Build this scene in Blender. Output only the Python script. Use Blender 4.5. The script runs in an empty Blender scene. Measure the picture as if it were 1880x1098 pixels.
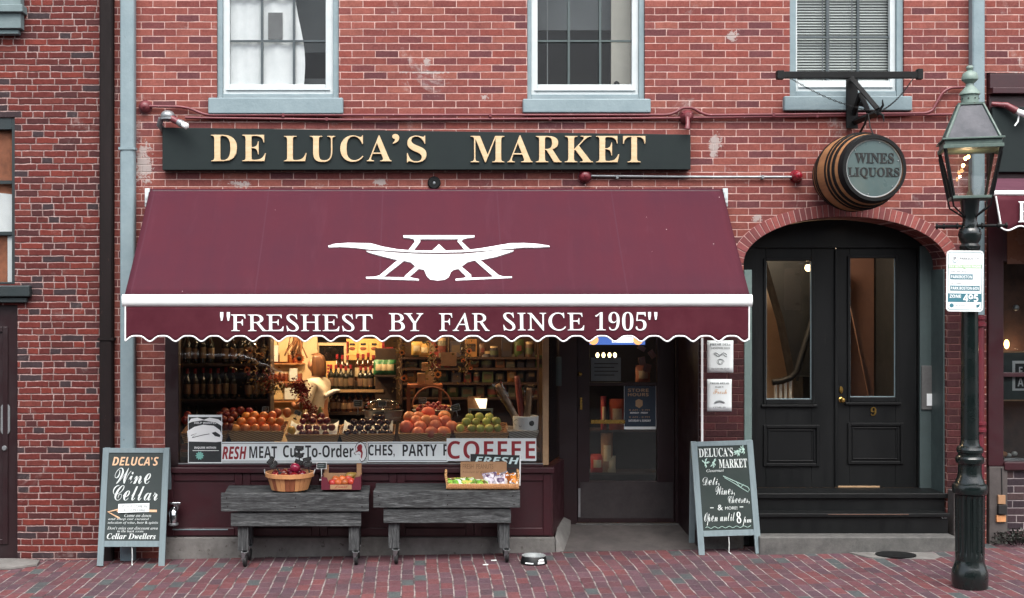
import bpy, bmesh, math, random
from mathutils import Vector, Matrix, Euler
R = math.radians
sc = bpy.context.scene
COL = sc.collection
random.seed(7)
# ---------------------------------------------------------------- camera, sky, sun, exposure
F, D, H, XC, YC = 2220.0, 11.5, 2.32, 778.0, 565.0     # focal length in photo pixels, distance to the facade, eye height
cam = bpy.data.cameras.new('camera'); cam_o = bpy.data.objects.new('camera', cam); COL.objects.link(cam_o)
cam_o.location = (0, -D, H); cam_o.rotation_euler = (R(90), 0, 0)
cam.sensor_width = 36; cam.lens = 36 * F / 1880
cam.shift_x = (940 - XC) / 1880; cam.shift_y = (YC - 549) / 1880
cam.clip_start = .05; cam.clip_end = 600
sc.camera = cam_o
SUN_EL, SUN_AZ = R(56), R(-150)
w = bpy.data.worlds.new("World"); sc.world = w; w.use_nodes = True
nt = w.node_tree; bg = nt.nodes['Background']
sky = nt.nodes.new('ShaderNodeTexSky'); sky.sky_type = 'NISHITA'; sky.sun_disc = False
sky.sun_elevation = SUN_EL; sky.sun_rotation = R(150); sky.dust_density = 4; sky.ozone_density = 1; sky.air_density = 1
hs = nt.nodes.new('ShaderNodeHueSaturation'); hs.inputs['Saturation'].default_value = .42
nt.links.new(sky.outputs[0], hs.inputs['Color']); nt.links.new(hs.outputs[0], bg.inputs[0])
bg.inputs[1].default_value = .14
sl = bpy.data.lights.new('sun', 'SUN'); sl.energy = 1.3; sl.angle = R(32); sl.color = (1, .97, .93)
so = bpy.data.objects.new('sun', sl); COL.objects.link(so)
_d = Vector((.3, 1, -1.5)).normalized()
so.rotation_euler = _d.to_track_quat('-Z', 'Y').to_euler()
sc.view_settings.view_transform = 'Standard'; sc.view_settings.look = 'None'
sc.view_settings.gamma = 1; sc.view_settings.use_curve_mapping = False
sc.view_settings.exposure = 1.35
try:
    sc.cycles.use_denoising = True
    sc.cycles.max_bounces = 10; sc.cycles.transparent_max_bounces = 16
    sc.cycles.caustics_reflective = False; sc.cycles.caustics_refractive = False
    sc.cycles.sample_clamp_indirect = 6
except Exception: pass

# ---------------------------------------------------------------- measuring helpers
def S(d=0): return F / (D - d)
def X(px, d=0): return (px - XC) / S(d)
def Z(py, d=0): return H - (py - YC) / S(d)
def g(x): return .0175 * (x - 1)                        # the street falls gently to the west

# ---------------------------------------------------------------- mesh builder
ORG = {}
class MB:
    def __init__(s): s.v = []; s.f = []
    def add(s, vs, fs, M=None):
        o = len(s.v)
        for p in vs:
            p = Vector(p)
            s.v.append(M @ p if M is not None else p)
        s.f += [tuple(i + o for i in f) for f in fs]
        return s
    def box(s, x0, x1, y0, y1, z0, z1, M=None):
        if x0 > x1: x0, x1 = x1, x0
        if y0 > y1: y0, y1 = y1, y0
        if z0 > z1: z0, z1 = z1, z0
        vs = [(x0,y0,z0),(x1,y0,z0),(x1,y1,z0),(x0,y1,z0),(x0,y0,z1),(x1,y0,z1),(x1,y1,z1),(x0,y1,z1)]
        return s.add(vs, [(0,3,2,1),(4,5,6,7),(0,1,5,4),(1,2,6,5),(2,3,7,6),(3,0,4,7)], M)
    def ring(s, x0, x1, z0, z1, t, y0, y1, tb=None, tt=None, M=None):       # rectangular frame, butted
        tb = t if tb is None else tb; tt = t if tt is None else tt
        s.box(x0, x0+t, y0, y1, z0, z1, M); s.box(x1-t, x1, y0, y1, z0, z1, M)
        s.box(x0+t, x1-t, y0, y1, z0, z0+tb, M); return s.box(x0+t, x1-t, y0, y1, z1-tt, z1, M)
    def prism(s, poly, y0, y1, M=None, plane='xz'):
        a = sum(poly[i][0]*poly[(i+1) % len(poly)][1] - poly[(i+1) % len(poly)][0]*poly[i][1] for i in range(len(poly)))
        if a < 0: poly = poly[::-1]
        n = len(poly)
        if plane == 'xz': mk = lambda p, t: (p[0], t, p[1])
        elif plane == 'xy': mk = lambda p, t: (p[0], p[1], t)
        else: mk = lambda p, t: (t, p[0], p[1])
        vs = [mk(p, y0) for p in poly] + [mk(p, y1) for p in poly]
        fs = [tuple(range(n)), tuple(range(2*n-1, n-1, -1))] + [(i, i+n, (i+1) % n + n, (i+1) % n) for i in range(n)]
        return s.add(vs, fs, M)
    def tube(s, pts, r, seg=8, cap=True, M=None, closed=False):
        pts = [Vector(p) for p in pts]; n = len(pts)
        rs = r if isinstance(r, (list, tuple)) else [r]*n
        vs = []; up = None
        for i, p in enumerate(pts):
            if closed: t = pts[(i+1) % n] - pts[i-1]
            else: t = pts[min(i+1, n-1)] - pts[max(i-1, 0)]
            t = t.normalized() if t.length > 1e-9 else Vector((0,0,1))
            if up is None:
                up = Vector((0,0,1)) if abs(t.z) < .9 else Vector((1,0,0))
            a = up - t*up.dot(t)
            if a.length < 1e-6: a = Vector((1,0,0)) - t*t.x
            a.normalize(); up = a; b = t.cross(a)
            for k in range(seg):
                q = 2*math.pi*k/seg
                vs.append(p + (a*math.cos(q) + b*math.sin(q))*rs[i])
        fs = []
        for i in range(n if closed else n-1):
            for k in range(seg):
                j = (i+1) % n
                fs.append((i*seg+k, i*seg+(k+1) % seg, j*seg+(k+1) % seg, j*seg+k))
        if cap and not closed:
            fs.append(tuple(range(seg-1, -1, -1))); fs.append(tuple((n-1)*seg+k for k in range(seg)))
        return s.add(vs, fs, M)
    def lathe(s, prof, c=(0,0,0), seg=24, M=None, axis='z', flute=None, sx=1, sy=1, cap=True):
        vs = []; n = len(prof)
        for i, (r, h) in enumerate(prof):
            for k in range(seg):
                q = 2*math.pi*k/seg
                rr = r*(1 - flute(i, q)) if flute else r
                a, b = rr*math.cos(q)*sx, rr*math.sin(q)*sy
                if axis == 'z': p = (c[0]+a, c[1]+b, c[2]+h)
                elif axis == 'y': p = (c[0]+a, c[1]+h, c[2]-b)
                else: p = (c[0]+h, c[1]+a, c[2]+b)
                vs.append(p)
        fs = [(i*seg+k, i*seg+(k+1) % seg, (i+1)*seg+(k+1) % seg, (i+1)*seg+k) for i in range(n-1) for k in range(seg)]
        if cap and prof[0][0] > 1e-5: fs.append(tuple(range(seg-1, -1, -1)))
        if cap and prof[-1][0] > 1e-5: fs.append(tuple((n-1)*seg+k for k in range(seg)))
        return s.add(vs, fs, M)
    def sphere(s, c, r, seg=12, rings=8, sc3=(1,1,1), M=None, jit=0):
        vs = [(c[0], c[1], c[2]-r*sc3[2])]
        for i in range(1, rings):
            t = math.pi*i/rings
            for k in range(seg):
                q = 2*math.pi*k/seg; rr = r*(1+random.uniform(-jit, jit))
                vs.append((c[0]+rr*math.sin(t)*math.cos(q)*sc3[0], c[1]+rr*math.sin(t)*math.sin(q)*sc3[1], c[2]-rr*math.cos(t)*sc3[2]))
        vs.append((c[0], c[1], c[2]+r*sc3[2]))
        fs = [(0, 1+(k+1) % seg, 1+k) for k in range(seg)]
        for i in range(rings-2):
            for k in range(seg):
                a = 1+i*seg; fs.append((a+k, a+(k+1) % seg, a+seg+(k+1) % seg, a+seg+k))
        a = 1+(rings-2)*seg; t = len(vs)-1
        fs += [(a+k, a+(k+1) % seg, t) for k in range(seg)]
        return s.add(vs, fs, M)
    def grid(s, fn, nu, nv, M=None):
        vs = [fn(i/nu, j/nv) for j in range(nv+1) for i in range(nu+1)]
        return s.add(vs, [(j*(nu+1)+i, j*(nu+1)+i+1, (j+1)*(nu+1)+i+1, (j+1)*(nu+1)+i) for j in range(nv) for i in range(nu)], M)
    def text(s, body, x0, x1, z0, z1, y, depth=.003, off=0, M=None, sp=1.0, bev=0, lh=1.0, align='CENTER', fn=None, shear=0):
        c = bpy.data.curves.new('lettering', 'FONT'); c.body = body; c.offset = off; c.space_character = sp
        c.extrude = .02; c.align_x = align; c.resolution_u = 4; c.space_line = lh
        if bev: c.bevel_depth = bev; c.bevel_resolution = 1
        o = bpy.data.objects.new('lettering', c); COL.objects.link(o)
        dg = bpy.context.evaluated_depsgraph_get(); dg.update()
        me = bpy.data.meshes.new_from_object(o.evaluated_get(dg))
        vs = [v.co.copy() for v in me.vertices]; fs = [tuple(p.vertices) for p in me.polygons]
        if shear: vs = [Vector((v.x - v.y*shear, v.y, v.z)) for v in vs]
        bpy.data.objects.remove(o); bpy.data.curves.remove(c); bpy.data.meshes.remove(me)
        if not vs: return s
        ax, bx = min(v.x for v in vs), max(v.x for v in vs); ay, by = min(v.y for v in vs), max(v.y for v in vs)
        az, bz = min(v.z for v in vs), max(v.z for v in vs)
        out = []
        for v in vs:
            p = (x0 + (v.x-ax)/(bx-ax)*(x1-x0), y - (v.z-az)/(bz-az)*depth, z0 + (v.y-ay)/(by-ay)*(z1-z0))
            out.append(fn(p) if fn else p)
        return s.add(out, fs, M)
    def build(s, name, mat, parent=None, smooth=None, bevel=0, local=False, solid=0, sub=0):
        me = bpy.data.meshes.new(name)
        o = bpy.data.objects.new(name, me); COL.objects.link(o)
        if local: org = Vector((0,0,0))
        elif parent is not None: org = ORG[parent.name]
        else:
            lo = Vector([min(v[i] for v in s.v) for i in range(3)]); hi = Vector([max(v[i] for v in s.v) for i in range(3)])
            org = Vector(((lo.x+hi.x)/2, (lo.y+hi.y)/2, lo.z)); o.location = org
        ORG[o.name] = org.copy()
        me.from_pydata([v - org for v in s.v], [], s.f); me.update()
        me.materials.append(mat)
        if parent is not None: o.parent = parent
        if smooth is not None:
            me.polygons.foreach_set('use_smooth', [True]*len(me.polygons))
            if smooth < 179: me.set_sharp_from_angle(angle=R(smooth))
        if solid:
            m = o.modifiers.new('solid', 'SOLIDIFY'); m.thickness = solid; m.offset = 0
        if bevel:
            m = o.modifiers.new('edge', 'BEVEL'); m.width = bevel; m.segments = 2; m.limit_method = 'ANGLE'; m.angle_limit = R(40)
            me.polygons.foreach_set('use_smooth', [True]*len(me.polygons))
            m.harden_normals = True
        if sub:
            m = o.modifiers.new('sub', 'SUBSURF'); m.levels = sub; m.render_levels = sub
        return o
def tag(o, label=None, cat=None, group=None, kind=None):
    if label: o['label'] = label
    if cat: o['category'] = cat
    if group: o['group'] = group
    if kind: o['kind'] = kind
    return o
def thing(name, label, cat, loc=(0,0,0), rot=(0,0,0), group=None):
    o = bpy.data.objects.new(name, None); COL.objects.link(o); o.empty_display_size = .1
    o.location = loc; o.rotation_euler = rot; ORG[o.name] = Vector(loc)
    return tag(o, label, cat, group)
def struct(o): o['kind'] = 'structure'; return o
def copy_tree(o, loc=None, label=None, group=None, rot=None, parent=None, scale=None):
    c = o.copy(); COL.objects.link(c)
    if parent is not None: c.parent = parent
    if loc is not None: c.location = loc; ORG[c.name] = Vector(loc)
    if rot is not None: c.rotation_euler = rot
    if scale is not None: c.scale = scale
    if label: c['label'] = label
    if group: c['group'] = group
    for ch in list(o.children): copy_tree(ch, parent=c)
    return c
SCR = 0x1D49C; SCR_X = dict(zip('BEFHILMRego', '\u212c\u2130\u2131\u210b\u2110\u2112\u2133\u211b\u212f\u210a\u2134'))
SERIF, SCRIPT, SANSB, SANSBI, MONO, ITAL, BITAL = 0x1D400, 0x1D4D0, 0x1D5D4, 0x1D63C, 0x1D670, 0x1D434, 0x1D468
def fnt(t, off):
    r = ''
    for c in t:
        if off == SCR and c in SCR_X: r += SCR_X[c]
        elif 'A' <= c <= 'Z': r += chr(off + ord(c) - 65)
        elif 'a' <= c <= 'z': r += chr(off + 26 + ord(c) - 97) if not (off == ITAL and c == 'h') else '\u210e'
        elif '0' <= c <= '9' and off in (SERIF, SANSB): r += chr((0x1D7CE if off == SERIF else 0x1D7EC) + ord(c) - 48)
        else: r += c
    return r
# ---------------------------------------------------------------- materials
def lin(c): c /= 255; return c/12.92 if c <= .04045 else ((c+.055)/1.055)**2.4
def C(r, g_, b): return (lin(r), lin(g_), lin(b), 1)
class NG:
    def __init__(s, name):
        s.m = bpy.data.materials.new(name); s.m.use_nodes = True; s.t = s.m.node_tree
        s.b = s.t.nodes['Principled BSDF']
        s.tc = s.t.nodes.new('ShaderNodeTexCoord'); s.obj = s.tc.outputs['Object']
    def set(s, sock, v):
        if hasattr(v, 'is_linked'): s.t.links.new(v, sock)
        else: sock.default_value = v
    def n(s, typ, **kw):
        n = s.t.nodes.new(typ)
        for k, v in kw.items(): setattr(n, k, v)
        return n
    def math(s, op, a, b=None, c=None, clamp=False):
        n = s.n('ShaderNodeMath', operation=op, use_clamp=clamp)
        for i, v in enumerate((a, b, c)):
            if v is not None: s.set(n.inputs[i], v)
        return n.outputs[0]
    def noise(s, vec=None, scale=5, detail=4, rough=.55, dist=0, col=False):
        n = s.n('ShaderNodeTexNoise'); s.set(n.inputs['Vector'], vec or s.obj)
        n.inputs['Scale'].default_value = scale; n.inputs['Detail'].default_value = detail
        n.inputs['Roughness'].default_value = rough; n.inputs['Distortion'].default_value = dist
        return n.outputs['Color' if col else 'Fac']
    def maprange(s, v, a, b, c=0, d=1, smooth=False):
        n = s.n('ShaderNodeMapRange', interpolation_type='SMOOTHSTEP' if smooth else 'LINEAR')
        for i, x in enumerate((v, a, b, c, d)): s.set(n.inputs[i], x)
        return n.outputs[0]
    def mix(s, f, a, b, mode='MIX'):
        n = s.n('ShaderNodeMix', data_type='RGBA', blend_type=mode)
        s.set(n.inputs[0], f); s.set(n.inputs[6], a); s.set(n.inputs[7], b); return n.outputs[2]
    def ramp(s, v, stops, interp='LINEAR'):
        n = s.n('ShaderNodeValToRGB'); s.set(n.inputs[0], v); r = n.color_ramp; r.interpolation = interp
        while len(r.elements) < len(stops): r.elements.new(.5)
        for e, (p, c) in zip(r.elements, stops): e.position = p; e.color = c
        return n.outputs[0]
    def scaled(s, sx, sy, sz, rnd=False):
        n = s.n('ShaderNodeVectorMath', operation='MULTIPLY'); s.set(n.inputs[0], s.obj); n.inputs[1].default_value = (sx, sy, sz)
        if not rnd: return n.outputs[0]
        oi = s.n('ShaderNodeObjectInfo'); k = s.math('MULTIPLY', oi.outputs['Random'], 37.)
        a = s.n('ShaderNodeVectorMath', operation='ADD'); s.set(a.inputs[0], n.outputs[0]); s.set(a.inputs[1], k); return a.outputs[0]
    def bump(s, h, strength=.5, dist=.01):
        n = s.n('ShaderNodeBump'); n.inputs['Strength'].default_value = strength; n.inputs['Distance'].default_value = dist
        s.set(n.inputs['Height'], h); s.t.links.new(n.outputs[0], s.b.inputs['Normal'])
    def out(s, **kw):
        for k, v in kw.items(): s.set(s.b.inputs[k.replace('_', ' ')], v)
        return s.m
MATS = {}
def pm(name, col, col2=None, scale=6, rough=.6, rvar=.12, metal=0, bump=.15, bscale=60, stretch=(1,1,1), chips=None, cth=.66, cscale=14, spec=.5, emit=0, objvar=0, coat=0, bdist=.004, trans=0):
    if name in MATS: return MATS[name]
    k = NG(name); v = k.scaled(*stretch, rnd=True)
    n1 = k.noise(v, scale, 5, .6); n2 = k.noise(v, scale*5.3, 3, .6)
    col2 = col2 or tuple(c*.72 for c in col[:3]) + (1,)
    f = k.maprange(k.math('ADD', k.math('MULTIPLY', n1, .7), k.math('MULTIPLY', n2, .3)), .32, .68)
    base = k.mix(f, col, col2)
    if objvar:
        oi = k.n('ShaderNodeObjectInfo'); h = k.n('ShaderNodeHueSaturation'); k.set(h.inputs['Color'], base)
        k.set(h.inputs['Value'], k.maprange(oi.outputs['Random'], 0, 1, 1-objvar, 1+objvar))
        k.set(h.inputs['Hue'], k.maprange(k.math('FRACT', k.math('MULTIPLY', oi.outputs['Random'], 7.3)), 0, 1, .5-objvar*.06, .5+objvar*.06))
        base = h.outputs[0]
    h_ = k.noise(v, bscale, 4, .6)
    if chips:
        cm = k.maprange(k.noise(v, cscale, 6, .7), cth, cth+.03); base = k.mix(cm, base, chips)
        h_ = k.math('SUBTRACT', h_, k.math('MULTIPLY', cm, .6))
    k.out(Base_Color=base, Roughness=k.maprange(n1, .3, .7, max(0, rough-rvar), min(1, rough+rvar)), Metallic=metal)
    k.b.inputs['Specular IOR Level'].default_value = spec
    if coat: k.b.inputs['Coat Weight'].default_value = coat; k.b.inputs['Coat Roughness'].default_value = .1
    if bump: k.bump(h_, bump, bdist)
    if emit: k.set(k.b.inputs['Emission Color'], base); k.b.inputs['Emission Strength'].default_value = emit
    MATS[name] = k.m; return k.m
def glass(name, tint=(.92,.95,.94,1), ior=1.35, refl=1.0, wob=.02):
    if name in MATS: return MATS[name]
    k = NG(name); t = k.t; t.nodes.remove(k.b)
    o = t.nodes['Material Output']; tr = k.n('ShaderNodeBsdfTransparent'); tr.inputs[0].default_value = tint
    gl = k.n('ShaderNodeBsdfGlossy'); gl.inputs['Roughness'].default_value = .02
    fr = k.n('ShaderNodeFresnel'); fr.inputs[0].default_value = ior
    bp = k.n('ShaderNodeBump'); bp.inputs['Strength'].default_value = wob; bp.inputs['Distance'].default_value = .05
    k.set(bp.inputs['Height'], k.noise(k.obj, 2.2, 2, .5)); t.links.new(bp.outputs[0], gl.inputs['Normal'])
    mx = k.n('ShaderNodeMixShader'); k.set(mx.inputs[0], k.math('MULTIPLY', fr.outputs[0], refl))
    t.links.new(tr.outputs[0], mx.inputs[1]); t.links.new(gl.outputs[0], mx.inputs[2]); t.links.new(mx.outputs[0], o.inputs[0])
    MATS[name] = k.m; return k.m
def emis(name, col, st):
    if name in MATS: return MATS[name]
    k = NG(name); k.out(Base_Color=col, Emission_Color=col, Emission_Strength=st, Roughness=.5); MATS[name] = k.m; return k.m

def brick(name, L, h, mort, cols, mcol, mcol2, split=0.0, rough_edge=.3, wob=.006, plane='wall', stain=.0, jit=.0, bump=.8, dark=.25, swob=None, soft=.003, dirt=None, cross=1.0, spots=()):
    """Brickwork from the object's own coordinates: running bond, each brick with its own colour."""
    k = NG(name); sp = k.n('ShaderNodeSeparateXYZ'); k.set(sp.inputs[0], k.obj); x, y, z = sp.outputs
    if plane == 'wall': u = k.math('ADD', x, y); v = z
    else: u = y; v = x
    nz = k.noise(k.obj, 9, 3, .6, col=True); ns = k.n('ShaderNodeSeparateColor'); k.set(ns.inputs[0], nz)
    u = k.math('ADD', u, k.math('MULTIPLY', k.math('SUBTRACT', ns.outputs[0], .5), wob*2))
    v = k.math('ADD', v, k.math('MULTIPLY', k.math('SUBTRACT', ns.outputs[1], .5), wob*2))
    if swob:
        for sc_, am in swob:
            v = k.math('ADD', v, k.math('MULTIPLY', k.math('SUBTRACT', k.noise(k.obj, sc_, 1, .4), .5), am))
    vr = k.math('DIVIDE', v, h); row = k.math('FLOOR', vr)
    wn0 = k.n('ShaderNodeTexWhiteNoise', noise_dimensions='1D'); k.set(wn0.inputs['W'], row)
    off = k.math('ADD', k.math('MULTIPLY', k.math('FLOORED_MODULO', row, 2.), .5), k.math('MULTIPLY', k.math('SUBTRACT', wn0.outputs[0], .5), jit))
    ur = k.math('ADD', k.math('DIVIDE', u, L), off); col = k.math('FLOOR', ur)
    fu = k.math('FRACT', ur); fv = k.math('FRACT', vr)
    def wn(a, b):
        cx = k.n('ShaderNodeCombineXYZ'); k.set(cx.inputs[0], a); k.set(cx.inputs[1], b)
        q = k.n('ShaderNodeTexWhiteNoise', noise_dimensions='2D'); k.set(q.inputs['Vector'], cx.outputs[0]); return q
    du = k.math('MULTIPLY', k.math('MINIMUM', fu, k.math('SUBTRACT', 1., fu)), L)
    dv = k.math('MULTIPLY', k.math('MINIMUM', fv, k.math('SUBTRACT', 1., fv)), h)
    if split:
        q = wn(col, row); is_s = k.math('LESS_THAN', q.outputs[0], split)
        dh = k.math('ABSOLUTE', k.math('SUBTRACT', fu, .5)); dh = k.math('MULTIPLY', dh, L)
        du = k.math('MINIMUM', du, k.math('ADD', dh, k.math('MULTIPLY', k.math('SUBTRACT', 1., is_s), 9.)))
        col = k.math('ADD', col, k.math('MULTIPLY', k.math('MULTIPLY', k.math('GREATER_THAN', fu, .5), is_s), .37))
    q = wn(col, k.math('ADD', row, 31.7)); rnd = q.outputs[0]
    q2 = wn(col, k.math('ADD', row, 77.3)); rnd2 = q2.outputs[0]
    fine = k.noise(k.obj, 55, 4, .65); med = k.noise(k.obj, 14, 4, .6); big = k.noise(k.obj, .9, 4, .6)
    du = k.math('MULTIPLY', du, cross)
    d = k.n('ShaderNodeMath', operation='SMOOTH_MIN'); k.set(d.inputs[0], du); k.set(d.inputs[1], dv); d.inputs[2].default_value = .006
    d = k.math('ADD', d.outputs[0], k.math('MULTIPLY', k.math('SUBTRACT', k.noise(k.obj, 34, 3, .6), .5), rough_edge*mort))
    face = k.maprange(d, mort*.5-soft, mort*.5+soft, 0, 1, True)
    n = len(cols); bc = k.ramp(rnd, [(i/n, c) for i, c in enumerate(cols)], 'CONSTANT')
    bc = k.mix(k.maprange(k.math('ADD', k.math('MULTIPLY', fine, .5), k.math('MULTIPLY', med, .5)), .36, .66), bc, k.mix(1., bc, (1-dark*1.7, 1-dark*1.9, 1-dark*1.8, 1), 'MULTIPLY'))
    bc = k.mix(k.math('MULTIPLY', rnd2, .3), bc, k.mix(1., bc, (.62,.6,.64,1), 'MULTIPLY'))
    bc = k.mix(k.maprange(big, .4, .7, 0, .45), bc, k.mix(1., bc, (.72,.68,.7,1), 'MULTIPLY'))
    mc = k.mix(k.maprange(k.noise(k.obj, 5, 5, .7), .4, .62), mcol, mcol2)
    base = k.mix(face, mc, bc)
    if stain:
        st = k.math('MULTIPLY', k.maprange(k.noise(k.obj, 2.1, 7, .72, .6), .60, .70), k.maprange(k.noise(k.obj, 26, 4, .7), .4, .6, .15, 1))
        base = k.mix(k.math('MULTIPLY', st, stain), base, C(176,168,164))
    if spots:
        acc = None; sn = k.math('SUBTRACT', k.noise(k.obj, 11, 6, .75, .8), .5); s2 = k.math('SUBTRACT', k.noise(k.obj, 40, 4, .7), .5)
        for sx_, sz_, rx_, rz_ in spots:
            qx = k.math('DIVIDE', k.math('SUBTRACT', x, sx_), rx_); qz = k.math('DIVIDE', k.math('SUBTRACT', z, sz_), rz_)
            qd = k.math('SUBTRACT', 1., k.math('SQRT', k.math('ADD', k.math('MULTIPLY', qx, qx), k.math('MULTIPLY', qz, qz))))
            acc = qd if acc is None else k.math('MAXIMUM', acc, qd)
        acc = k.math('ADD', acc, k.math('ADD', k.math('MULTIPLY', sn, 2.6), k.math('MULTIPLY', s2, 1.2)))
        base = k.mix(k.maprange(acc, .35, .6, 0, .8, True), base, C(164,156,152))
    if dirt:
        st = k.maprange(k.noise(k.obj, 1.7, 6, .7, .3), .5, .72, 0, .6); base = k.mix(st, base, dirt)
    k.out(Base_Color=base, Roughness=k.maprange(fine, .3, .7, .72, .95)); k.b.inputs['Specular IOR Level'].default_value = .3
    hgt = k.math('ADD', k.math('MULTIPLY', face, k.math('ADD', .75, k.math('MULTIPLY', rnd2, .25))), k.math('MULTIPLY', k.math('ADD', fine, med), .12))
    k.bump(hgt, bump, .008)
    MATS[name] = k.m; return k.m

M_brick = brick('red_brick', .222, .0681, .0084, [C(137,75,66), C(147,85,75), C(127,67,62), C(116,64,63), C(141,78,69), C(131,74,69), C(138,72,63), C(104,60,62), C(134,76,68), C(149,89,77), C(122,65,60), C(142,80,70)], C(198,164,156), C(164,126,120), wob=.0034, rough_edge=.6, stain=.6, jit=.05, dark=.22, soft=.0018, spots=[(X(262)-1.2,Z(300),.16,.30),(X(785)-1.2,Z(113),.07,.06),(X(780)-1.2,Z(133),.38,.02),(X(1390)-1.2,Z(401),.09,.06),(X(1312)-1.2,Z(268),.10,.16),(X(440)-1.2,Z(338),.16,.05),(X(700)-1.2,Z(335),.1,.05),(X(890)-1.2,Z(178),.06,.05),(X(1345)-1.2,Z(62),.1,.1)])
M_brick_old = brick('old_brick', .213, .0625, .0098, [C(106,43,37), C(90,39,35), C(118,50,41), C(78,40,40), C(98,41,37), C(110,53,46), C(60,47,50), C(92,39,36), C(102,43,38), C(98,40,36)], C(162,138,134), C(130,106,102), split=.3, wob=.0075, rough_edge=1.0, stain=.25, jit=.4, bump=1.0, dark=.2, soft=.004)
M_brick_dim = brick('shade_toned_brick', .21, .0681, .007, [C(70,33,35), C(60,30,32), C(78,37,38), C(65,32,35)], C(100,68,63), C(76,52,50), wob=.003, dark=.2, jit=.1)  # darker copy of the wall brick, with shade put into its colour
M_brick_dark = brick('dark_base_brick', .2, .07, .009, [C(66,52,56), C(54,44,50), C(74,58,58)], C(148,138,138), C(110,104,106), wob=.004, split=.3, dark=.2, jit=.2)
M_pave = brick('brick_paving', .205, .1090, .0125, [C(104,68,74), C(93,67,74), C(113,69,71), C(98,70,79), C(84,65,72), C(106,73,78), C(96,63,68), C(100,74,81), C(109,67,69), C(104,67,72), C(93,69,75), C(102,65,70), C(88,67,75), C(114,69,70), C(98,71,78), C(80,87,87)], C(150,140,137), C(62,54,54), plane='floor', wob=.006, rough_edge=.9, swob=[(.9,.07),(3.2,.016)], dark=.2, jit=.8, bump=.9, soft=.003, dirt=C(66,56,60), cross=2.2)
M_dgreen = pm('dark_green_board', C(22,31,32), C(27,37,37), 3, .62, spec=.25, bump=.1, chips=C(84,92,90), cth=.75, cscale=9)
M_gold = pm('gilded_wood', C(212,188,152), C(194,164,122), 9, .5, stretch=(1,1,4), bump=.15)
M_bluegrey = pm('bluegrey_paint', C(128,145,150), C(112,130,136), 5, .6, bump=.5, bscale=45, chips=C(88,100,104), cth=.68)
M_greygreen = pm('greygreen_paint', C(70,83,83), C(60,72,72), 4, .55, bump=.2, chips=C(60,66,66), cth=.7)
M_white = pm('white_paint', C(196,203,204), C(180,188,189), 4, .5, bump=.08, chips=C(150,150,146), cth=.72)
M_muntin = pm('dark_muntin', C(66,76,80), None, 5, .5)
M_maroon = pm('maroon_paint', C(58,25,31), C(48,21,27), 5, .4, bump=.12, chips=C(110,70,70), cth=.72, cscale=20)
M_maroon_dk = pm('dark_maroon_paint', C(38,21,24), C(32,18,21), 5, .42, bump=.12, chips=C(90,66,64), cth=.73, cscale=20)
M_canvas = None
M_valance = pm('valance_canvas', C(78,29,40), C(70,25,36), 5, .85, bump=.25, bscale=300, spec=.2)
M_print = pm('white_print', C(238,240,240), C(228,232,232), 5, .7, bump=.05)
M_alu = pm('white_enamel', C(246,248,247), C(240,243,242), 3, .35, bump=0)
M_black = pm('black_door_paint', C(11,13,14), C(7,9,10), 7, .5, spec=.3, bump=.3, bscale=24, stretch=(1,1,.18), chips=C(52,50,47), cth=.715, cscale=12)
M_iron = pm('black_iron', C(15,17,18), C(11,12,13), 8, .6, bump=.3, bscale=90, spec=.25)
M_lampgreen = pm('dark_green_enamel', C(12,23,22), C(9,17,17), 6, .28, bump=.2, bscale=70, coat=.4, chips=C(80,100,96), cth=.74, cscale=30)
M_verdigris = pm('verdigris_copper', C(96,114,106), C(68,84,79), 7, .5, bump=.3, chips=C(70,66,56), cth=.62, cscale=16)
M_granite = pm('granite', C(96,95,92), C(70,70,69), 9, .8, bump=.7, bscale=120, chips=C(60,60,58), cth=.64, cscale=40)
M_concrete = pm('concrete', C(124,122,119), C(92,90,87), 4, .85, bump=.6, bscale=60, chips=C(84,80,76), cth=.62, cscale=12)
M_concrete_dk = pm('worn_concrete', C(84,78,76), C(62,58,57), 4, .85, bump=.5, bscale=60)
M_rust = pm('rusted_iron', C(30,21,21), C(22,17,17), 6, .65, spec=.2, stretch=(1,1,.25), bump=.4, chips=C(64,44,38), cth=.66, cscale=30)
M_redpipe = pm('red_painted_metal', C(114,50,56), C(94,42,48), 8, .4, bump=.2, chips=C(188,150,150), cth=.66, cscale=22)
M_galv = pm('galvanised_metal', C(158,162,164), C(128,132,134), 10, .4, metal=.6, bump=.15)
M_steel = pm('pale_steel', C(146,150,150), C(120,125,126), 8, .3, bump=0)
M_chrome = pm('chrome', C(200,204,206), C(170,174,178), 12, .18, metal=1, bump=.02)
M_brass = pm('brass', C(206,170,96), C(176,140,74), 14, .28, metal=1, bump=.04)
M_tan = pm('tan_metal_trim', C(176,146,112), C(150,122,92), 8, .4, bump=.05)
M_barrel = pm('oak_staves', C(176,128,84), C(132,90,58), 7, .55, stretch=(1,.12,1), bump=.3, bscale=50)
M_paper = pm('white_paper', C(236,243,243), C(226,233,233), 4, .7, bump=.1, bscale=20)
M_ink = pm('dark_ink', C(46,50,52), None, 8, .7, bump=0)
M_inkgrey = pm('grey_ink', C(120,126,128), None, 8, .7, bump=0)
M_slate = pm('chalk_slate', C(42,51,51), C(53,62,61), 3.5, .8, bump=.1)
M_slate_g = pm('green_chalk_slate', C(31,43,41), C(40,52,49), 3.5, .8, bump=.1)
M_chalk = pm('white_chalk', C(226,232,230), C(190,198,196), 60, .9, bump=0)
M_chalk_g = pm('mint_chalk', C(196,224,214), C(150,182,172), 50, .9, bump=0)
M_chalk_o = pm('peach_chalk', C(228,190,156), C(204,164,128), 50, .9, bump=0)
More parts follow.
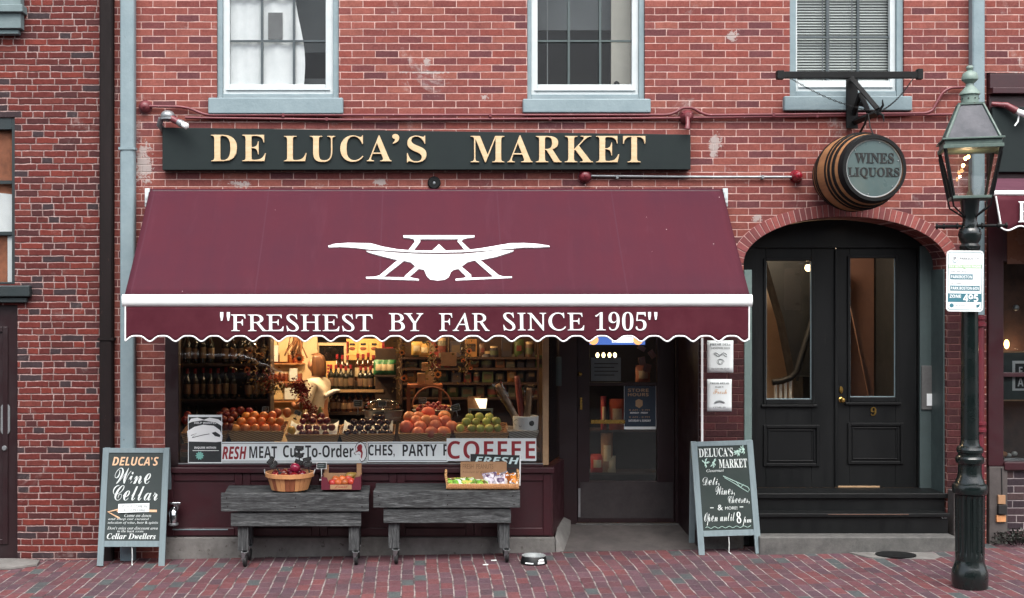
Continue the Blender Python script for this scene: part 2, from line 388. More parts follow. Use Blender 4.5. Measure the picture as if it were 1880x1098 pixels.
M_frame = pm('grey_painted_wood', C(118,134,138), C(104,119,124), 6, .6, stretch=(6,6,.8), bump=.3, chips=C(90,96,96), cth=.7)
M_teal = pm('teal_print', C(62,120,134), None, 6, .5, bump=0)
M_lime = pm('pale_green_print', C(172,206,162), None, 6, .5, bump=0)
M_redink = pm('red_print', C(150,40,48), C(140,34,42), 8, .6, bump=0)
M_blackrub = pm('black_rubber', C(26,26,27), None, 8, .7, bump=.1)
M_dark = pm('dark_room', C(17,18,20), C(13,14,15), 3, .9, bump=0)
M_card = pm('cardboard', C(170,132,98), C(150,114,84), 8, .85, bump=.15)
M_crim = pm('crimson_card', C(100,26,44), C(86,22,38), 8, .6, bump=.05)
M_splint = pm('wood_splint', C(206,150,100), C(178,120,78), 5, .6, stretch=(4,4,.6), bump=.2)
M_splint_d = pm('brown_splint', C(150,90,60), C(128,72,48), 5, .6, stretch=(4,4,.6), bump=.2)
G_shop = glass('shop_glass', (.96,.97,.965,1), 1.5, 1.15)
G_up = glass('upper_glass', (.985,.99,.99,1), 1.5, .4, .05)
G_lamp = glass('lantern_glass', (.88,.88,.87,1), 1.5, 2.2, .3)
def wood_grey(nm='weathered_wood', ax=(1.2, 14, 14)):
    k = NG(nm); v = k.scaled(*ax, rnd=True)
    n = k.noise(v, 3.0, 6, .65, 1.2); n2 = k.noise(v, 14, 4, .7)
    f = k.math('ADD', k.math('MULTIPLY', n, .6), k.math('MULTIPLY', n2, .4))
    c = k.ramp(f, [(.32, C(15,16,17)), (.44, C(46,47,48)), (.55, C(74,76,77)), (.68, C(124,126,126))])
    k.out(Base_Color=c, Roughness=.8); k.b.inputs['Specular IOR Level'].default_value = .3; k.bump(f, .7, .006); return k.m
M_wood = wood_grey(); M_wood_v = wood_grey('weathered_post', (14, 14, 1.2))
def wicker(name, a, b):
    k = NG(name); sp = k.n('ShaderNodeSeparateXYZ'); k.set(sp.inputs[0], k.obj); x, y, z = sp.outputs
    u = k.math('MULTIPLY', k.math('ADD', x, y), 105.); v = k.math('MULTIPLY', z, 330.)
    row = k.math('FLOOR', k.math('DIVIDE', v, math.pi))
    wv = k.math('SINE', k.math('ADD', u, k.math('MULTIPLY', row, math.pi)))
    hh = k.math('ADD', k.math('MULTIPLY', k.math('ABSOLUTE', k.math('SINE', v)), .6), k.math('MULTIPLY', wv, .4))
    f = k.math('ADD', k.math('MULTIPLY', hh, .8), k.math('MULTIPLY', k.noise(k.obj, 60, 3), .3))
    k.out(Base_Color=k.ramp(f, [(.05, tuple(c*.35 for c in a[:3])+(1,)), (.5, a), (.95, b)]), Roughness=.7); k.bump(hh, .9, .006); return k.m
M_wicker = wicker('honey_wicker', C(196,142,90), C(226,184,130))
M_wicker_w = wicker('white_wicker', C(196,186,172), C(226,220,208))
def canvas():
    k = NG('awning_canvas'); sp = k.n('ShaderNodeSeparateXYZ'); k.set(sp.inputs[0], k.obj)
    n = k.noise(k.scaled(.5, 1, 1), 1.6, 4, .55); n2 = k.noise(k.scaled(2.2, .25, .25), 3, 4, .6)
    base = k.mix(k.maprange(k.math('ADD', k.math('MULTIPLY', n, .6), k.math('MULTIPLY', n2, .4)), .35, .65), C(72,27,39), C(65,27,40))
    st = k.maprange(k.noise(k.scaled(3.2, .55, .55), 2.2, 6, .7, .5), .55, .75, 0, .35); base = k.mix(st, base, C(82,42,54))
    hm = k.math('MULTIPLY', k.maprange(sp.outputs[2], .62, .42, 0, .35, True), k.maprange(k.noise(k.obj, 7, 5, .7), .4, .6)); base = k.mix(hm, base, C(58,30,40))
    sm = k.math('FRACT', k.math('DIVIDE', k.math('ADD', sp.outputs[0], 10.13), 1.07))
    base = k.mix(k.math('LESS_THAN', sm, .012), base, C(71,34,46))
    vo = k.n('ShaderNodeTexVoronoi'); k.set(vo.inputs['Vector'], k.obj); vo.inputs['Scale'].default_value = 5.5
    sep = k.n('ShaderNodeSeparateColor'); k.set(sep.inputs[0], vo.outputs['Color'])
    dot = k.math('MULTIPLY', k.math('LESS_THAN', vo.outputs['Distance'], .022), k.math('GREATER_THAN', sep.outputs[0], .45))
    base = k.mix(dot, base, C(190,176,176))
    k.out(Base_Color=base, Roughness=.85); k.b.inputs['Specular IOR Level'].default_value = .2
    k.bump(k.math('ADD', k.math('MULTIPLY', k.noise(k.obj, 380, 2), .06), k.noise(k.scaled(1.6, .7, .7), 1.7, 3, .5, .4)), .35, .06); return k.m
M_canvas = canvas()
# ---------------------------------------------------------------- ground
def slab(name, x0, x1, y0, y1, dz, mat, thick=.12, nx=1):
    b = MB(); b.add([(x0,y0,g(x0)+dz-thick),(x1,y0,g(x1)+dz-thick),(x1,y1,g(x1)+dz-thick),(x0,y1,g(x0)+dz-thick),
                     (x0,y0,g(x0)+dz),(x1,y0,g(x1)+dz),(x1,y1,g(x1)+dz),(x0,y1,g(x0)+dz)],
                    [(0,3,2,1),(4,5,6,7),(0,1,5,4),(1,2,6,5),(2,3,7,6),(3,0,4,7)])
    return struct(b.build(name, mat))
slab('sidewalk', -14, 16, -2.42, .06, 0, M_pave)
slab('kerb', -14, 16, -2.58, -2.422, .004, M_granite, .3)
M_asphalt = pm('asphalt', C(64,65,67), C(50,51,53), 12, .85, bump=.8, bscale=160)
slab('road', -14, 16, -16, -2.582, -.13, M_asphalt)
b = MB(); b.box(-150, 150, -150, 150, -1.2, -.6); struct(b.build('ground', M_asphalt))
# pale concrete patch by the neighbour's door
b = MB(); b.prism([(-5.2,-.02),(X(30),-.02),(X(72,.12),-.10),(X(66,.3),-.26),(X(20,.4),-.42),(-5.2,-.5)], g(-4)+.006, g(-4)+.03, plane='xy')
struct(b.build('pavement_patch', M_concrete, bevel=.004))
# ---------------------------------------------------------------- far side of the street (mirrored in the glass)
op = thing('brick_building', 'long brick building across the street, mirrored in the shop glass', 'building', (0,-18,0))
b = MB(); b.box(-22, 24, -24, -18, -.3, 7.5); b.build('wall', pm('dull_stucco', C(80,68,64), C(70,60,56), 2, .9), op)
for i in range(10):
    for zz in (1.0, 4.4):
        b = MB(); b.box(-19+i*4.2, -17.6+i*4.2, -17.999, -17.96, zz, zz+2.1); b.build('window', M_dark, op)

# ---------------------------------------------------------------- market building
mk = thing('market_building', 'red brick building with the maroon shopfront and the arched black doors', 'building', (1.2,0,0))
XL, XR, ZT = X(200), X(1811), 8.4
TH = .36
AX0, AX1 = X(1365), X(1738); ACX, AHW = (AX0+AX1)/2, (AX1-AX0)/2; ASP = Z(484); ARISE = Z(398)-ASP
def arch_z(x): return ASP + ARISE*math.sqrt(max(0, 1-((x-ACX)/AHW)**2))
SX0, SX1, SZ1 = X(303), X(1286), Z(538)
WIN = [dict(c=(398,622), f=(408,611), gl=(420,597), s=(382,630), py=(180,209), gy=153, fy=171),
       dict(c=(968,1184), f=(976,1174), gl=(988,1162), s=(960,1195), py=(182,207), gy=153, fy=172),
       dict(c=(1450,1660), f=(1463,1648), gl=(1467,1638), s=(1440,1675), py=(177,203), gy=146, fy=166)]
def wall_mesh(xs, zs, hole, y0=0, th=TH):
    """Sheet of quads over a grid with openings left out, plus the reveals round each opening."""
    b = MB(); nx, nz = len(xs)-1, len(zs)-1
    H_ = [[hole((xs[i]+xs[i+1])/2, (zs[j]+zs[j+1])/2) for j in range(nz)] for i in range(nx)]
    for i in range(nx):
        for j in range(nz):
            xa, xb, za, zb = xs[i], xs[i+1], zs[j], zs[j+1]
            if not H_[i][j]:
                b.add([(xa,y0,za),(xb,y0,za),(xb,y0,zb),(xa,y0,zb)], [(0,1,2,3)])
                continue
            if i and not H_[i-1][j]: b.add([(xa,y0,za),(xa,y0,zb),(xa,y0+th,zb),(xa,y0+th,za)], [(0,1,2,3)])
            if i < nx-1 and not H_[i+1][j]: b.add([(xb,y0,za),(xb,y0+th,za),(xb,y0+th,zb),(xb,y0,zb)], [(0,1,2,3)])
            if j and not H_[i][j-1]: b.add([(xa,y0,za),(xa,y0+th,za),(xb,y0+th,za),(xb,y0,za)], [(0,1,2,3)])
            if j < nz-1 and not H_[i][j+1]: b.add([(xa,y0,zb),(xb,y0,zb),(xb,y0+th,zb),(xa,y0+th,zb)], [(0,1,2,3)])
    return b
holes = [(SX0, SX1, -1, SZ1)] + [(X(q['c'][0]), X(q['c'][1]), Z(q['py'][0]), Z(q['py'][0])+1.95) for q in WIN]
ATOP = Z(390)
xs = sorted({XL, XR, AX0, AX1} | {h[0] for h in holes} | {h[1] for h in holes})
zs = sorted({-.4, ZT, ATOP} | {h[2] for h in holes if h[2] > -.4} | {h[3] for h in holes})
def is_hole(x, z):
    if AX0 < x < AX1 and z < ATOP: return True
    return any(a < x < b_ and c < z < d for a, b_, c, d in holes)
b = wall_mesh(xs, zs, is_hole)
# the arch column: infill above the curve, soffit under it (its plain-column reveals stop at the springing)
NA = 40
for i in range(NA):
    t0, t1 = math.pi*(1-i/NA), math.pi*(1-(i+1)/NA)
    xa, xb = ACX+AHW*math.cos(t0), ACX+AHW*math.cos(t1); za, zb = ASP+ARISE*math.sin(t0), ASP+ARISE*math.sin(t1)
    b.add([(xa,0,za),(xb,0,zb),(xb,0,ATOP),(xa,0,ATOP)], [(0,1,2,3)])
    b.add([(xa,0,za),(xa,TH,za),(xb,TH,zb),(xb,0,zb)], [(0,1,2,3)])
b.build('brick_wall', M_brick, mk)
# roofline out of frame, back of the building
b = MB(); b.box(XL, XR, -.12, 0, ZT, ZT+.3); b.box(XL, XR, .01, .4, ZT, ZT+.3); b.build('cornice', M_bluegrey, mk)
b = MB(); b.box(XL+.02, XR-.02, 7.5, 7.7, -.3, ZT); b.box(XL+.02, XL+.22, TH+.02, 7.5, -.3, ZT); b.box(XR-.22, XR-.02, TH+.02, 7.5, -.3, ZT)
b.box(XL+.24, XR-.24, TH+.02, 7.48, ZT-.2, ZT); b.build('rear_wall', M_dark, mk)
# brick arch ring: every voussoir with mortar between
def voussoir_mat():
    k = NG('arch_brick'); gi = k.n('ShaderNodeNewGeometry')
    c = k.ramp(gi.outputs['Random Per Island'], [(i/5, q) for i, q in enumerate([C(140,72,68), C(126,64,62), C(150,80,74), C(116,60,60), C(134,72,72)])], 'CONSTANT')
    f = k.noise(k.obj, 40, 4, .6); c = k.mix(k.maprange(f, .4, .7, 0, .4), c, C(92,56,58))
    k.out(Base_Color=c, Roughness=.85); k.bump(f, .5, .004); return k.m
b = MB(); bm_ = MB(); NV = 44; RT = .118
def ap(t, o): # point on the ellipse pushed outward by o
    nx, nz = math.cos(t)*ARISE, math.sin(t)*AHW; l = math.hypot(nx, nz)
    return (ACX+AHW*math.cos(t)+nx/l*o, ASP+ARISE*math.sin(t)+nz/l*o)
arc = [(math.pi*i/600) for i in range(601)]; ln = [0]
for i in range(600):
    p, q = ap(arc[i], 0), ap(arc[i+1], 0); ln.append(ln[-1]+math.hypot(p[0]-q[0], p[1]-q[1]))
def at_len(l):
    for i in range(600):
        if ln[i+1] >= l: return arc[i] + (arc[i+1]-arc[i])*(l-ln[i])/(ln[i+1]-ln[i])
    return math.pi
for i in range(NV):
    l0, l1 = ln[-1]*i/NV, ln[-1]*(i+1)/NV
    ta, tb = at_len(l0+.004), at_len(l1-.004); o = RT+random.uniform(-.004,.004)
    b.prism([ap(ta,.002), ap(tb,.002), ap(tb,o), ap(ta,o)], -.006-random.uniform(0,.003), .0)
    a0, a1 = at_len(l0), at_len(l1)
    bm_.prism([ap(a0,.003), ap(a1,.003), ap(a1,RT), ap(a0,RT)], -.003, .0)
ar = b.build('arch_ring', voussoir_mat(), mk, bevel=.002)
bm_.build('mortar_bed', pm('arch_mortar', C(190,156,150), C(166,132,126), 20, .9), ar)
# upper windows
def upper_window(q, i):
    x0, x1 = X(q['c'][0]), X(q['c'][1]); z0 = Z(q['py'][0]); z1 = z0+1.95
    f0, f1 = X(q['f'][0]), X(q['f'][1]); g0, g1 = X(q['gl'][0]), X(q['gl'][1]); gz = Z(q['gy']); fz = Z(q['fy'])
    b = MB(); b.box(x0, f0, .025, .12, z0, z1); b.box(f1, x1, .025, .12, z0, z1); b.box(f0, f1, .03, .12, z0, fz); b.box(f0, f1, .03, .12, z1-.09, z1)
    wn = b.build('window', M_bluegrey, mk, bevel=.006)
    b = MB(); b.box(f0, g0, .055, .11, fz, z1-.09); b.box(g1, f1, .055, .11, fz, z1-.09); b.box(g0, g1, .055, .11, fz, gz); b.box(g0, g1, .055, .11, z1-.15, z1-.09)
    m_ = (f0+.03, f1-.03)
    b.box(m_[0], m_[1], .04, .054, fz+.035, fz+.05)
    b.build('frame', M_white, wn, bevel=.004)
    b = MB(); w3 = (g1-g0)/3; t = .011
    hz = [gz+.42*k for k in range(1, 4)]
    for k in (1, 2): b.box(g0+w3*k-t, g0+w3*k+t, .075, .1, gz, z1-.15)
    for hzz in hz:
        for k in range(3): b.box(g0+w3*k+(t if k else 0), g0+w3*(k+1)-(t if k < 2 else 0), .078, .098, hzz-.009, hzz+.009)
    b.build('muntin', M_muntin if i != 1 else M_greygreen, wn)
    b = MB(); b.box(g0, g1, .104, .108, gz, z1-.15); b.build('pane', G_up, wn)
    b = MB(); b.box(X(q['s'][0],.05), X(q['s'][1],.05), -.055, .024, Z(q['py'][1],.05), Z(q['py'][0],.05)+.004); b.build('sill', M_bluegrey, wn, bevel=.012)
    # the room behind
    b = MB(); xa, xb, y0, y1, za, zb = x0-.05, x1+.05, .13, 1.6, z0-.02, z1+.02
    b.add([(xa,y0,za),(xb,y0,za),(xb,y1,za),(xa,y1,za),(xa,y0,zb),(xb,y0,zb),(xb,y1,zb),(xa,y1,zb)], [(0,1,2,3),(4,7,6,5),(3,2,6,7),(0,3,7,4),(1,5,6,2)])
    b.build('room', M_dark, wn)
    return wn, g0, g1, gz, z1
M_whitesheet = pm('white_reflection_cloth', C(226,230,230), C(206,212,212), 3, .9, bump=.1)  # white cloth, standing in for a reflection in the left upper window
wn, g0, g1, gz, z1 = upper_window(WIN[0], 0)
def wavy_sheet(xa, xb, y, za, zb, amp=.012, waves=7, cut=None):
    b = MB()
    def fn(u, v):
        x = xa+(xb-xa)*u; z = za+(zb-za)*v
        if cut: x = xa + (cut(v)-xa)*u
        return (x, y+amp*math.sin(u*waves*6.28+v), z)
    return b.grid(fn, 60, 24)
wavy_sheet(g0-.0, g0+.30, .118, gz-.02, z1-.1, .004, 3).build('reflection_sheet', M_whitesheet, wn, smooth=180)  # pale sheet in place of the white house mirrored in the glass
wavy_sheet(g0+.302, g0+.62, .120, gz-.02, z1-.1, .008, 2, cut=lambda v: g0+.70-.10*v+.03*math.sin(v*9)).build('reflection_sheet', M_whitesheet, wn, smooth=180)  # second pale sheet of the same mirrored house
b = MB(); b.box(g0+.36, g0+.50, .1095, .1115, gz+.44, gz+.70); b.build('reflection_patch', pm('reflection_grey', C(110,112,112), None, 9, .9), wn, bevel=.002)  # dark patch of the mirrored image, put in as a grey piece
M_dim = pm('dim_grey_room', C(92,98,100), C(78,84,86), 2, .9)
b = MB(); b.box(g0+.55, g1+.03, .5, .52, gz+.4, z1-.05); b.box(g0+.55, g1+.03, .45, .6, gz, gz+.13); b.build('furniture', M_dim, wn)
wn, g0, g1, gz, z1 = upper_window(WIN[1], 1)
b = MB(); b.box(g1-.16, g1+.04, .3, .32, gz-.1, z1-.1); b.build('door_edge', pm('dim_cream', C(186,184,172), C(170,168,158), 3, .8), wn)
b = MB(); b.sphere((g1-.11, .285, gz+.045), .03, 12, 8); b.build('ornament', M_black, wn, smooth=180)
b = MB(); b.box(g0+.115, g0+.123, .3, .31, gz-.1, z1-.1); b.build('cord', M_inkgrey, wn)
b = MB(); b.box(g0, g1, .5, .52, gz+.62, gz+.95); b.build('picture', M_dim, wn)
wn, g0, g1, gz, z1 = upper_window(WIN[2], 2)
b = MB()
for k in range(62):
    zz = gz+.01+k*.0265
    b.add([(g0-.01,.135,zz),(g1+.01,.135,zz),(g1+.01,.158,zz+.02),(g0-.01,.158,zz+.02)], [(0,1,2,3)])
b.build('blind', pm('grey_blind', C(196,204,198), C(180,188,184), 3, .6), wn, solid=.0015)
b = MB()
for f in (.3, .37, .62): b.box(g0+(g1-g0)*f-.004, g0+(g1-g0)*f+.004, .128, .131, gz, z1-.15)
b.build('blind_cord', M_inkgrey, wn)

# ------------------------------------------------ shopfront (inside its opening)
ZW0, ZS0, ZB = Z(851,.02), Z(985,.03), -.2      # glass bottom, bottom of the maroon riser
WX1 = 1.166                                     # end of the display glass
RD = .6                                         # depth of the recessed entry
b = MB(); b.box(SX0+.003, X(328), -.012, .10, ZS0, SZ1-.002); b.box(X(328), 2.62, -.01, .10, Z(575), SZ1-.002)
post = b.build('shopfront_frame', M_maroon_dk, mk, bevel=.006)
b = MB(); b.box(X(328)+.002, WX1-.035, -.05, .09, ZW0-.03, ZW0); b.box(X(320)-.05, 1.235, -.075, .10, ZW0-.085, ZW0-.031); b.build('window_sill', M_maroon, mk, bevel=.008)
b = MB(); b.box(X(329), WX1-.036, -.056, -.045, ZW0-.001, ZW0+.007); b.build('sill_strip', M_galv, mk)
b = MB(); b.box(WX1-.035, WX1+.022, .0, .05, ZW0-.02, Z(575)); b.build('corner_bar', M_tan, mk, bevel=.006)
b = MB(); b.box(X(328), WX1-.036, .03, .036, ZW0+.001, Z(575)); b.build('display_pane', G_shop, mk)
p0, p1 = (WX1+.03, .03), (1.355, RD)
b = MB(); b.add([(p0[0],p0[1],ZW0),(p1[0],p1[1],ZW0),(p1[0],p1[1],Z(575)),(p0[0],p0[1],Z(575))], [(0,1,2,3)]); b.build('side_pane', G_shop, mk, solid=.006)
# stall riser with panels
RX0, RX1 = X(318), 1.222
b = MB(); b.box(SX0+.004, RX1, -.03, .10, ZS0, ZW0-.086)
b.add([(RX1+.001,-.028,ZS0-.02),(1.40,RD-.02,ZS0+.06),(1.40,RD-.02,ZW0-.032),(RX1+.001,-.028,ZW0-.032),(RX1-.1,.05,ZS0),(1.25,RD,ZS0),(1.25,RD,ZW0-.032),(RX1-.1,.05,ZW0-.032)], [(0,1,2,3),(3,2,6,7)])
b.build('stall_riser', M_maroon, mk)
b = MB(); n = 5; xw = (RX1-SX0-.03)/n
for i in range(n):
    a = SX0+.015+xw*i; b.ring(a, a+xw-.002, ZS0+.01, ZW0-.088, .075, -.046, -.0305)
b.build('riser_moulding', M_maroon, mk, bevel=.007)
b = MB(); b.box(X(318), X(420), -.052, -.047, ZS0+.065, ZS0+.075); b.build('worn_edge', M_bluegrey, mk)
b = MB(); b.prism([(SX0+.01, ZB), (RX1+.03, ZB), (RX1+.02, ZS0-.004), (SX0+.01, ZS0-.004)], -.055, .1); b.build('concrete_plinth', M_concrete, mk, bevel=.012)
b = MB(); b.add([(RX1+.03,-.055,-.1),(RX1+.16,-.04,-.1),(1.47,RD-.02,-.1),(1.3,RD,-.1),(RX1+.022,-.05,ZS0+.0),(RX1+.10,-.03,g(1.3)+.02),(1.47,RD-.02,.2),(1.36,RD,.25)],
                [(0,3,2,1),(4,5,6,7),(0,1,5,4),(1,2,6,5),(2,3,7,6),(3,0,4,7)]); b.build('splay_plinth', M_concrete, mk, bevel=.01)
# recessed entry
FZ = .157
b = MB(); b.add([(RX1-.02,-.045,g(1.3)+.004),(2.61,-.045,g(2.6)+.004),(2.56,RD,FZ),(1.34,RD,FZ),(RX1-.02,-.045,-.2),(2.61,-.045,-.2),(2.56,RD,-.2),(1.34,RD,-.2)], [(0,1,2,3),(0,4,5,1),(1,5,6,2),(3,7,4,0)])
b.build('entry_ramp', M_concrete_dk, mk)
b = MB(); b.add([(2.615,-.002,-.1),(2.615,-.002,SZ1-.003),(2.545,RD+.06,SZ1-.003),(2.545,RD+.06,-.1)], [(0,1,2,3)]); b.build('entry_lining', M_maroon_dk, mk, solid=.008)
b = MB(); b.add([(WX1,.1,SZ1-.03),(2.61,.1,SZ1-.03),(2.55,RD+.1,SZ1-.03),(1.3,RD+.1,SZ1-.03)], [(0,1,2,3)]); b.build('entry_ceiling', M_maroon_dk, mk, solid=.02)
b = MB(); b.box(1.352, 1.535, RD-.01, RD+.11, .1, SZ1-.04); b.box(2.52, 2.56, RD+.005, RD+.11, FZ, SZ1-.04); b.box(1.537, 2.518, RD+.005, RD+.11, 2.30, SZ1-.04); b.build('door_frame', M_maroon_dk, mk, bevel=.006)
def px(p, d=-RD): return X(p, d)
def pz(p, d=-RD): return Z(p, d)
d0, d1 = 1.539, 2.516; gx0, gx1 = px(1083), px(1207); gzb, gzm, gzt = pz(884), pz(706), 2.16
b = MB(); y0, y1 = RD+.02, RD+.07
b.box(d0, gx0, y0, y1, FZ+.01, 2.297); b.box(gx1, d1, y0, y1, FZ+.01, 2.297); b.box(gx0, gx1, y0, y1, FZ+.01, gzb); b.box(gx0, gx1, y0, y1, gzt, 2.297); b.box(gx0, gx1, y0+.004, y1, gzm-.012, gzm+.02)
dr = b.build('door', M_maroon_dk, mk, bevel=.006); dr['label'] = 'dark maroon shop door with posters'
b = MB(); b.box(gx0, gx1, y0+.025, y0+.03, gzb, gzt); b.build('pane', G_shop, dr)
b = MB(); b.box(d0+.03, d1-.02, y0-.004, y0-.001, pz(952), pz(886)); b.build('kick_plate', pm('scuffed_plate', C(78,74,74), C(58,54,55), 6, .5, metal=.5, bump=.3), dr)
b = MB(); b.box(px(1062), px(1066), y0-.008, y0-.0045, pz(950), pz(897)); b.build('plate_edge', M_galv, dr)
b = MB(); b.box(px(1085), px(1148), y0-.012, y0+.012, pz(778), pz(771)); b.build('push_bar', M_brass, dr, bevel=.002)
b = MB(); b.lathe([(.0,-.02),(.014,-.02),(.02,-.012),(.024,0)], (px(1065), y0-.001, pz(687)), 16, axis='y'); b.build('lock', M_brass, dr, smooth=40)
b = MB(); b.box(px(1065), px(1069), y0-.02, y0-.001, pz(752), pz(730)); b.build('door_pull', M_brass, dr, bevel=.002)
b = MB(); b.box(px(1020), px(1030), RD-.05, RD-.012, pz(708), pz(655)); b.box(px(1015), px(1022), RD-.045, RD-.012, pz(705), pz(678)); b.build('entry_buzzer', M_greygreen, mk, bevel=.004)
b = MB(); b.box(px(1057), px(1247), RD-.03, RD+.018, FZ-.02, FZ+.008); b.build('threshold', M_granite, mk)
# quoin stone under the pier
b = MB(); b.box(2.632, X(1364), -.03, -.001, -.1, Z(976,.03)); b.build('pier_base', M_granite, mk, bevel=.01)
b = MB(); b.box(X(1366), X(1380), -.012, .06, .15, ASP-.06); b.build('door_casing', pm('faded_green_paint', C(104,122,118), C(88,106,104), 5, .6, bump=.3, chips=C(70,76,74), cth=.68), mk, bevel=.004)
b = MB(); b.box(X(1292), X(1365.5), -.004, -.0005, Z(976,.03)+.002, SZ1-.1); b.build('shaded_brick', M_brick_dim, mk); b = MB(); b.box(AX1+.001, X(1786), -.004, -.0005, .602, ASP-.02); b.build('shaded_brick', M_brick_dim, mk)  # thin sheets over the wall bricks, their shade put into the colour
b = MB(); b.box(X(1287), X(1291), -.006, .0, Z(812), Z(620)); b.build('whitewash_edge', M_print, mk)
# ------------------------------------------------ arched doorway with the pair of black doors
DD = .35
def ax(p, d=-DD): return X(p, d)
def az(p, d=-DD): return Z(p, d)
ST = az(896)
b = MB()                                            # dark head board filling the arch, as slices under the curve
ex0, ex1 = AX0+.005, AX1-.005
pts = [(ACX+(AHW-.004)*math.cos(math.pi*i/40), ASP+(ARISE-.004)*math.sin(math.pi*i/40)) for i in range(41)]
HB = az(455)
poly = [p for p in pts if p[1] > HB]
if poly: b.prism([(poly[0][0], HB)] + poly + [(poly[-1][0], HB)], DD-.03, DD+.03)
b.box(AX0+.004, ax(1388), DD-.02, DD+.05, ST, HB-.001)
b.box(ax(1684), AX1-.004, DD-.012, DD+.05, ST, HB-.001)
b.build('arch_infill', M_black, mk, bevel=.003)
b = MB(); b.box(ax(1686), ax(1712), DD-.04, DD-.013, ST, az(452)); b.box(AX1-.018, AX1-.004, .03, DD-.045, ST-.2, ASP-.05); b.box(ax(1716), AX1-.02, DD-.03, DD-.013, ST, az(462)); b.build('jamb_panel', M_greygreen, mk, bevel=.004)
b = MB(); b.box(AX0+.004, AX0+.016, .065, DD-.03, ST-.2, ASP-.06); b.build('jamb_lining', M_black, mk)
def leaf(p0, p1, gp0, gp1, gt, gb, pp0, pp1, pt, pb, left):
    x0, x1 = ax(p0), ax(p1); q0, q1 = ax(gp0), ax(gp1); zt, zb = az(gt), az(gb); y0, y1 = DD+.0, DD+.055
    b = MB(); top = HB-.0008
    b.box(x0, q0, y0, y1, ST+.004, top); b.box(q1, x1, y0, y1, ST+.004, top); b.box(q0, q1, y0, y1, ST+.004, zb); b.box(q0, q1, y0, y1, zt, top)
    d = b.build('door', M_black, mk, bevel=.004); d['label'] = 'black door leaf with the %s' % ('view of a stair rail' if left else 'brass number 9')
    b = MB(); b.ring(q0-.025, q1+.025, zb-.05, zt+.025, .026, y0-.018, y0-.001, tb=.05); b.box(q0-.05, q1+.05, y0-.03, y0-.001, zb-.075, zb-.051); b.build('glazing_bead', M_black, d, bevel=.006)
    b = MB(); b.box(q0, q1, y0+.02, y0+.025, zb, zt); b.build('pane', G_shop, d)
    b = MB(); b.box(q0+.001, q0+.008, y0+.005, y0+.019, zb, zt); b.box(q0+.008, q1-.008, y0+.005, y0+.019, zb, zb+.007); b.box(q1-.008, q1-.001, y0+.005, y0+.019, zb, zt); b.build('bare_edge', M_bluegrey, d)
    a0, a1, a2, a3 = ax(pp0), ax(pp1), az(pb), az(pt)
    b = MB(); b.ring(a0, a1, a2, a3, .03, y0-.02, y0-.001); b.ring(a0+.045, a1-.045, a2+.045, a3-.045, .014, y0-.01, y0-.001); b.build('panel', M_black, d, bevel=.006)
    return d, y0
dl, y0 = leaf(1388, 1534, 1406, 1490, 479, 733, 1401, 1504, 780, 856, True)
dr2, y0 = leaf(1536, 1683, 1560, 1644, 474, 729, 1556, 1658, 776, 852, False)
b = MB(); b.box(ax(1532), ax(1538), y0-.022, y0-.001, ST+.01, az(458)); b.build('astragal', M_black, dl, bevel=.004)
b = MB(); b.lathe([(0,-.012),(.016,-.011),(.02,-.004),(.021,0)], (ax(1544), y0-.001, az(716)), 16, axis='y', sy=1.7); b.build('lock', M_brass, dr2, smooth=40)
b = MB(); b.lathe([(0,-.07),(.018,-.066),(.027,-.05),(.02,-.034),(.012,-.025),(.012,-.012),(.026,-.004),(.027,0)], (ax(1544), y0-.001, az(734)), 18, axis='y'); b.build('knob', M_brass, dr2, smooth=40)
b = MB(); b.text(fnt('9', SERIF), ax(1598), ax(1608), az(763), az(747), y0-.001, .012); b.build('number', M_brass, dr2)
b = MB(); b.box(ax(1537), ax(1615), y0-.008, y0-.001, ST+.006, ST+.022); b.build('worn_edge', M_tan, dr2, bevel=.002)
# intercom on the grey-green jamb
b = MB(); b.box(ax(1688), ax(1713), DD-.056, DD-.041, az(751), az(671)); ic = b.build('intercom_plate', pm('steel_plate', C(130,130,128), C(104,102,102), 8, .45, metal=.5), mk, bevel=.003)
b = MB(); b.box(ax(1697), ax(1710), DD-.062, DD-.0565, az(744), az(722)); b.build('name_card', M_print, ic)
b = MB(); b.tube([(ax(1722), DD-.05, az(830)), (ax(1720), DD-.09, az(838)), (ax(1724), DD-.09, az(845)), (ax(1719), DD-.09, az(852)), (ax(1727), DD-.05, az(852))], .009, 6); b.build('boot_hook', M_iron, mk, smooth=60)
# steps
b = MB(); b.box(AX0+.02, AX1-.02, -.005, DD-.002, .2, Z(905)); b.box(AX0+.01, AX1+.0, -.03, -.0051, Z(905)-.05, Z(905)); b.build('upper_step', M_black, mk, bevel=.008)
b = MB(); b.box(X(1394,.15), X(1741,.15), -.15, -.0052, .15, Z(942,.15)); b.box(X(1392,.15), X(1743,.15), -.175, -.1501, Z(942,.15)-.035, Z(942,.15)); b.build('lower_step', M_black, mk, bevel=.006)
b = MB(); b.box(X(1520,.176), X(1668,.176), -.1785, -.1752, Z(942,.15)-.012, Z(942,.15)-.004); b.build('scuffed_nosing', pm('scuffed_wood', C(104,74,60), C(60,46,40), 30, .7), mk)
b = MB(); b.box(X(1394,.32), X(1757,.32), -.33, -.15, -.1, Z(985,.32)); b.build('granite_step', M_granite, mk, bevel=.018)
b = MB(); b.box(AX1+.004, X(1752), -.1495, -.002, -.1, .60); b.build('step_cheek', M_concrete_dk, mk, bevel=.01)
b = MB(); M_i = M_chalk
random.seed(3)
for i in range(26):
    x, z = random.uniform(X(1728,.16), X(1740,.16)), random.uniform(Z(952,.16), Z(944,.16)); b.box(x-.006, x+.006, -.1525, -.1506, z-.002, z+.003, Matrix.Identity(4))
b.build('paint_flecks', M_chalk, mk)
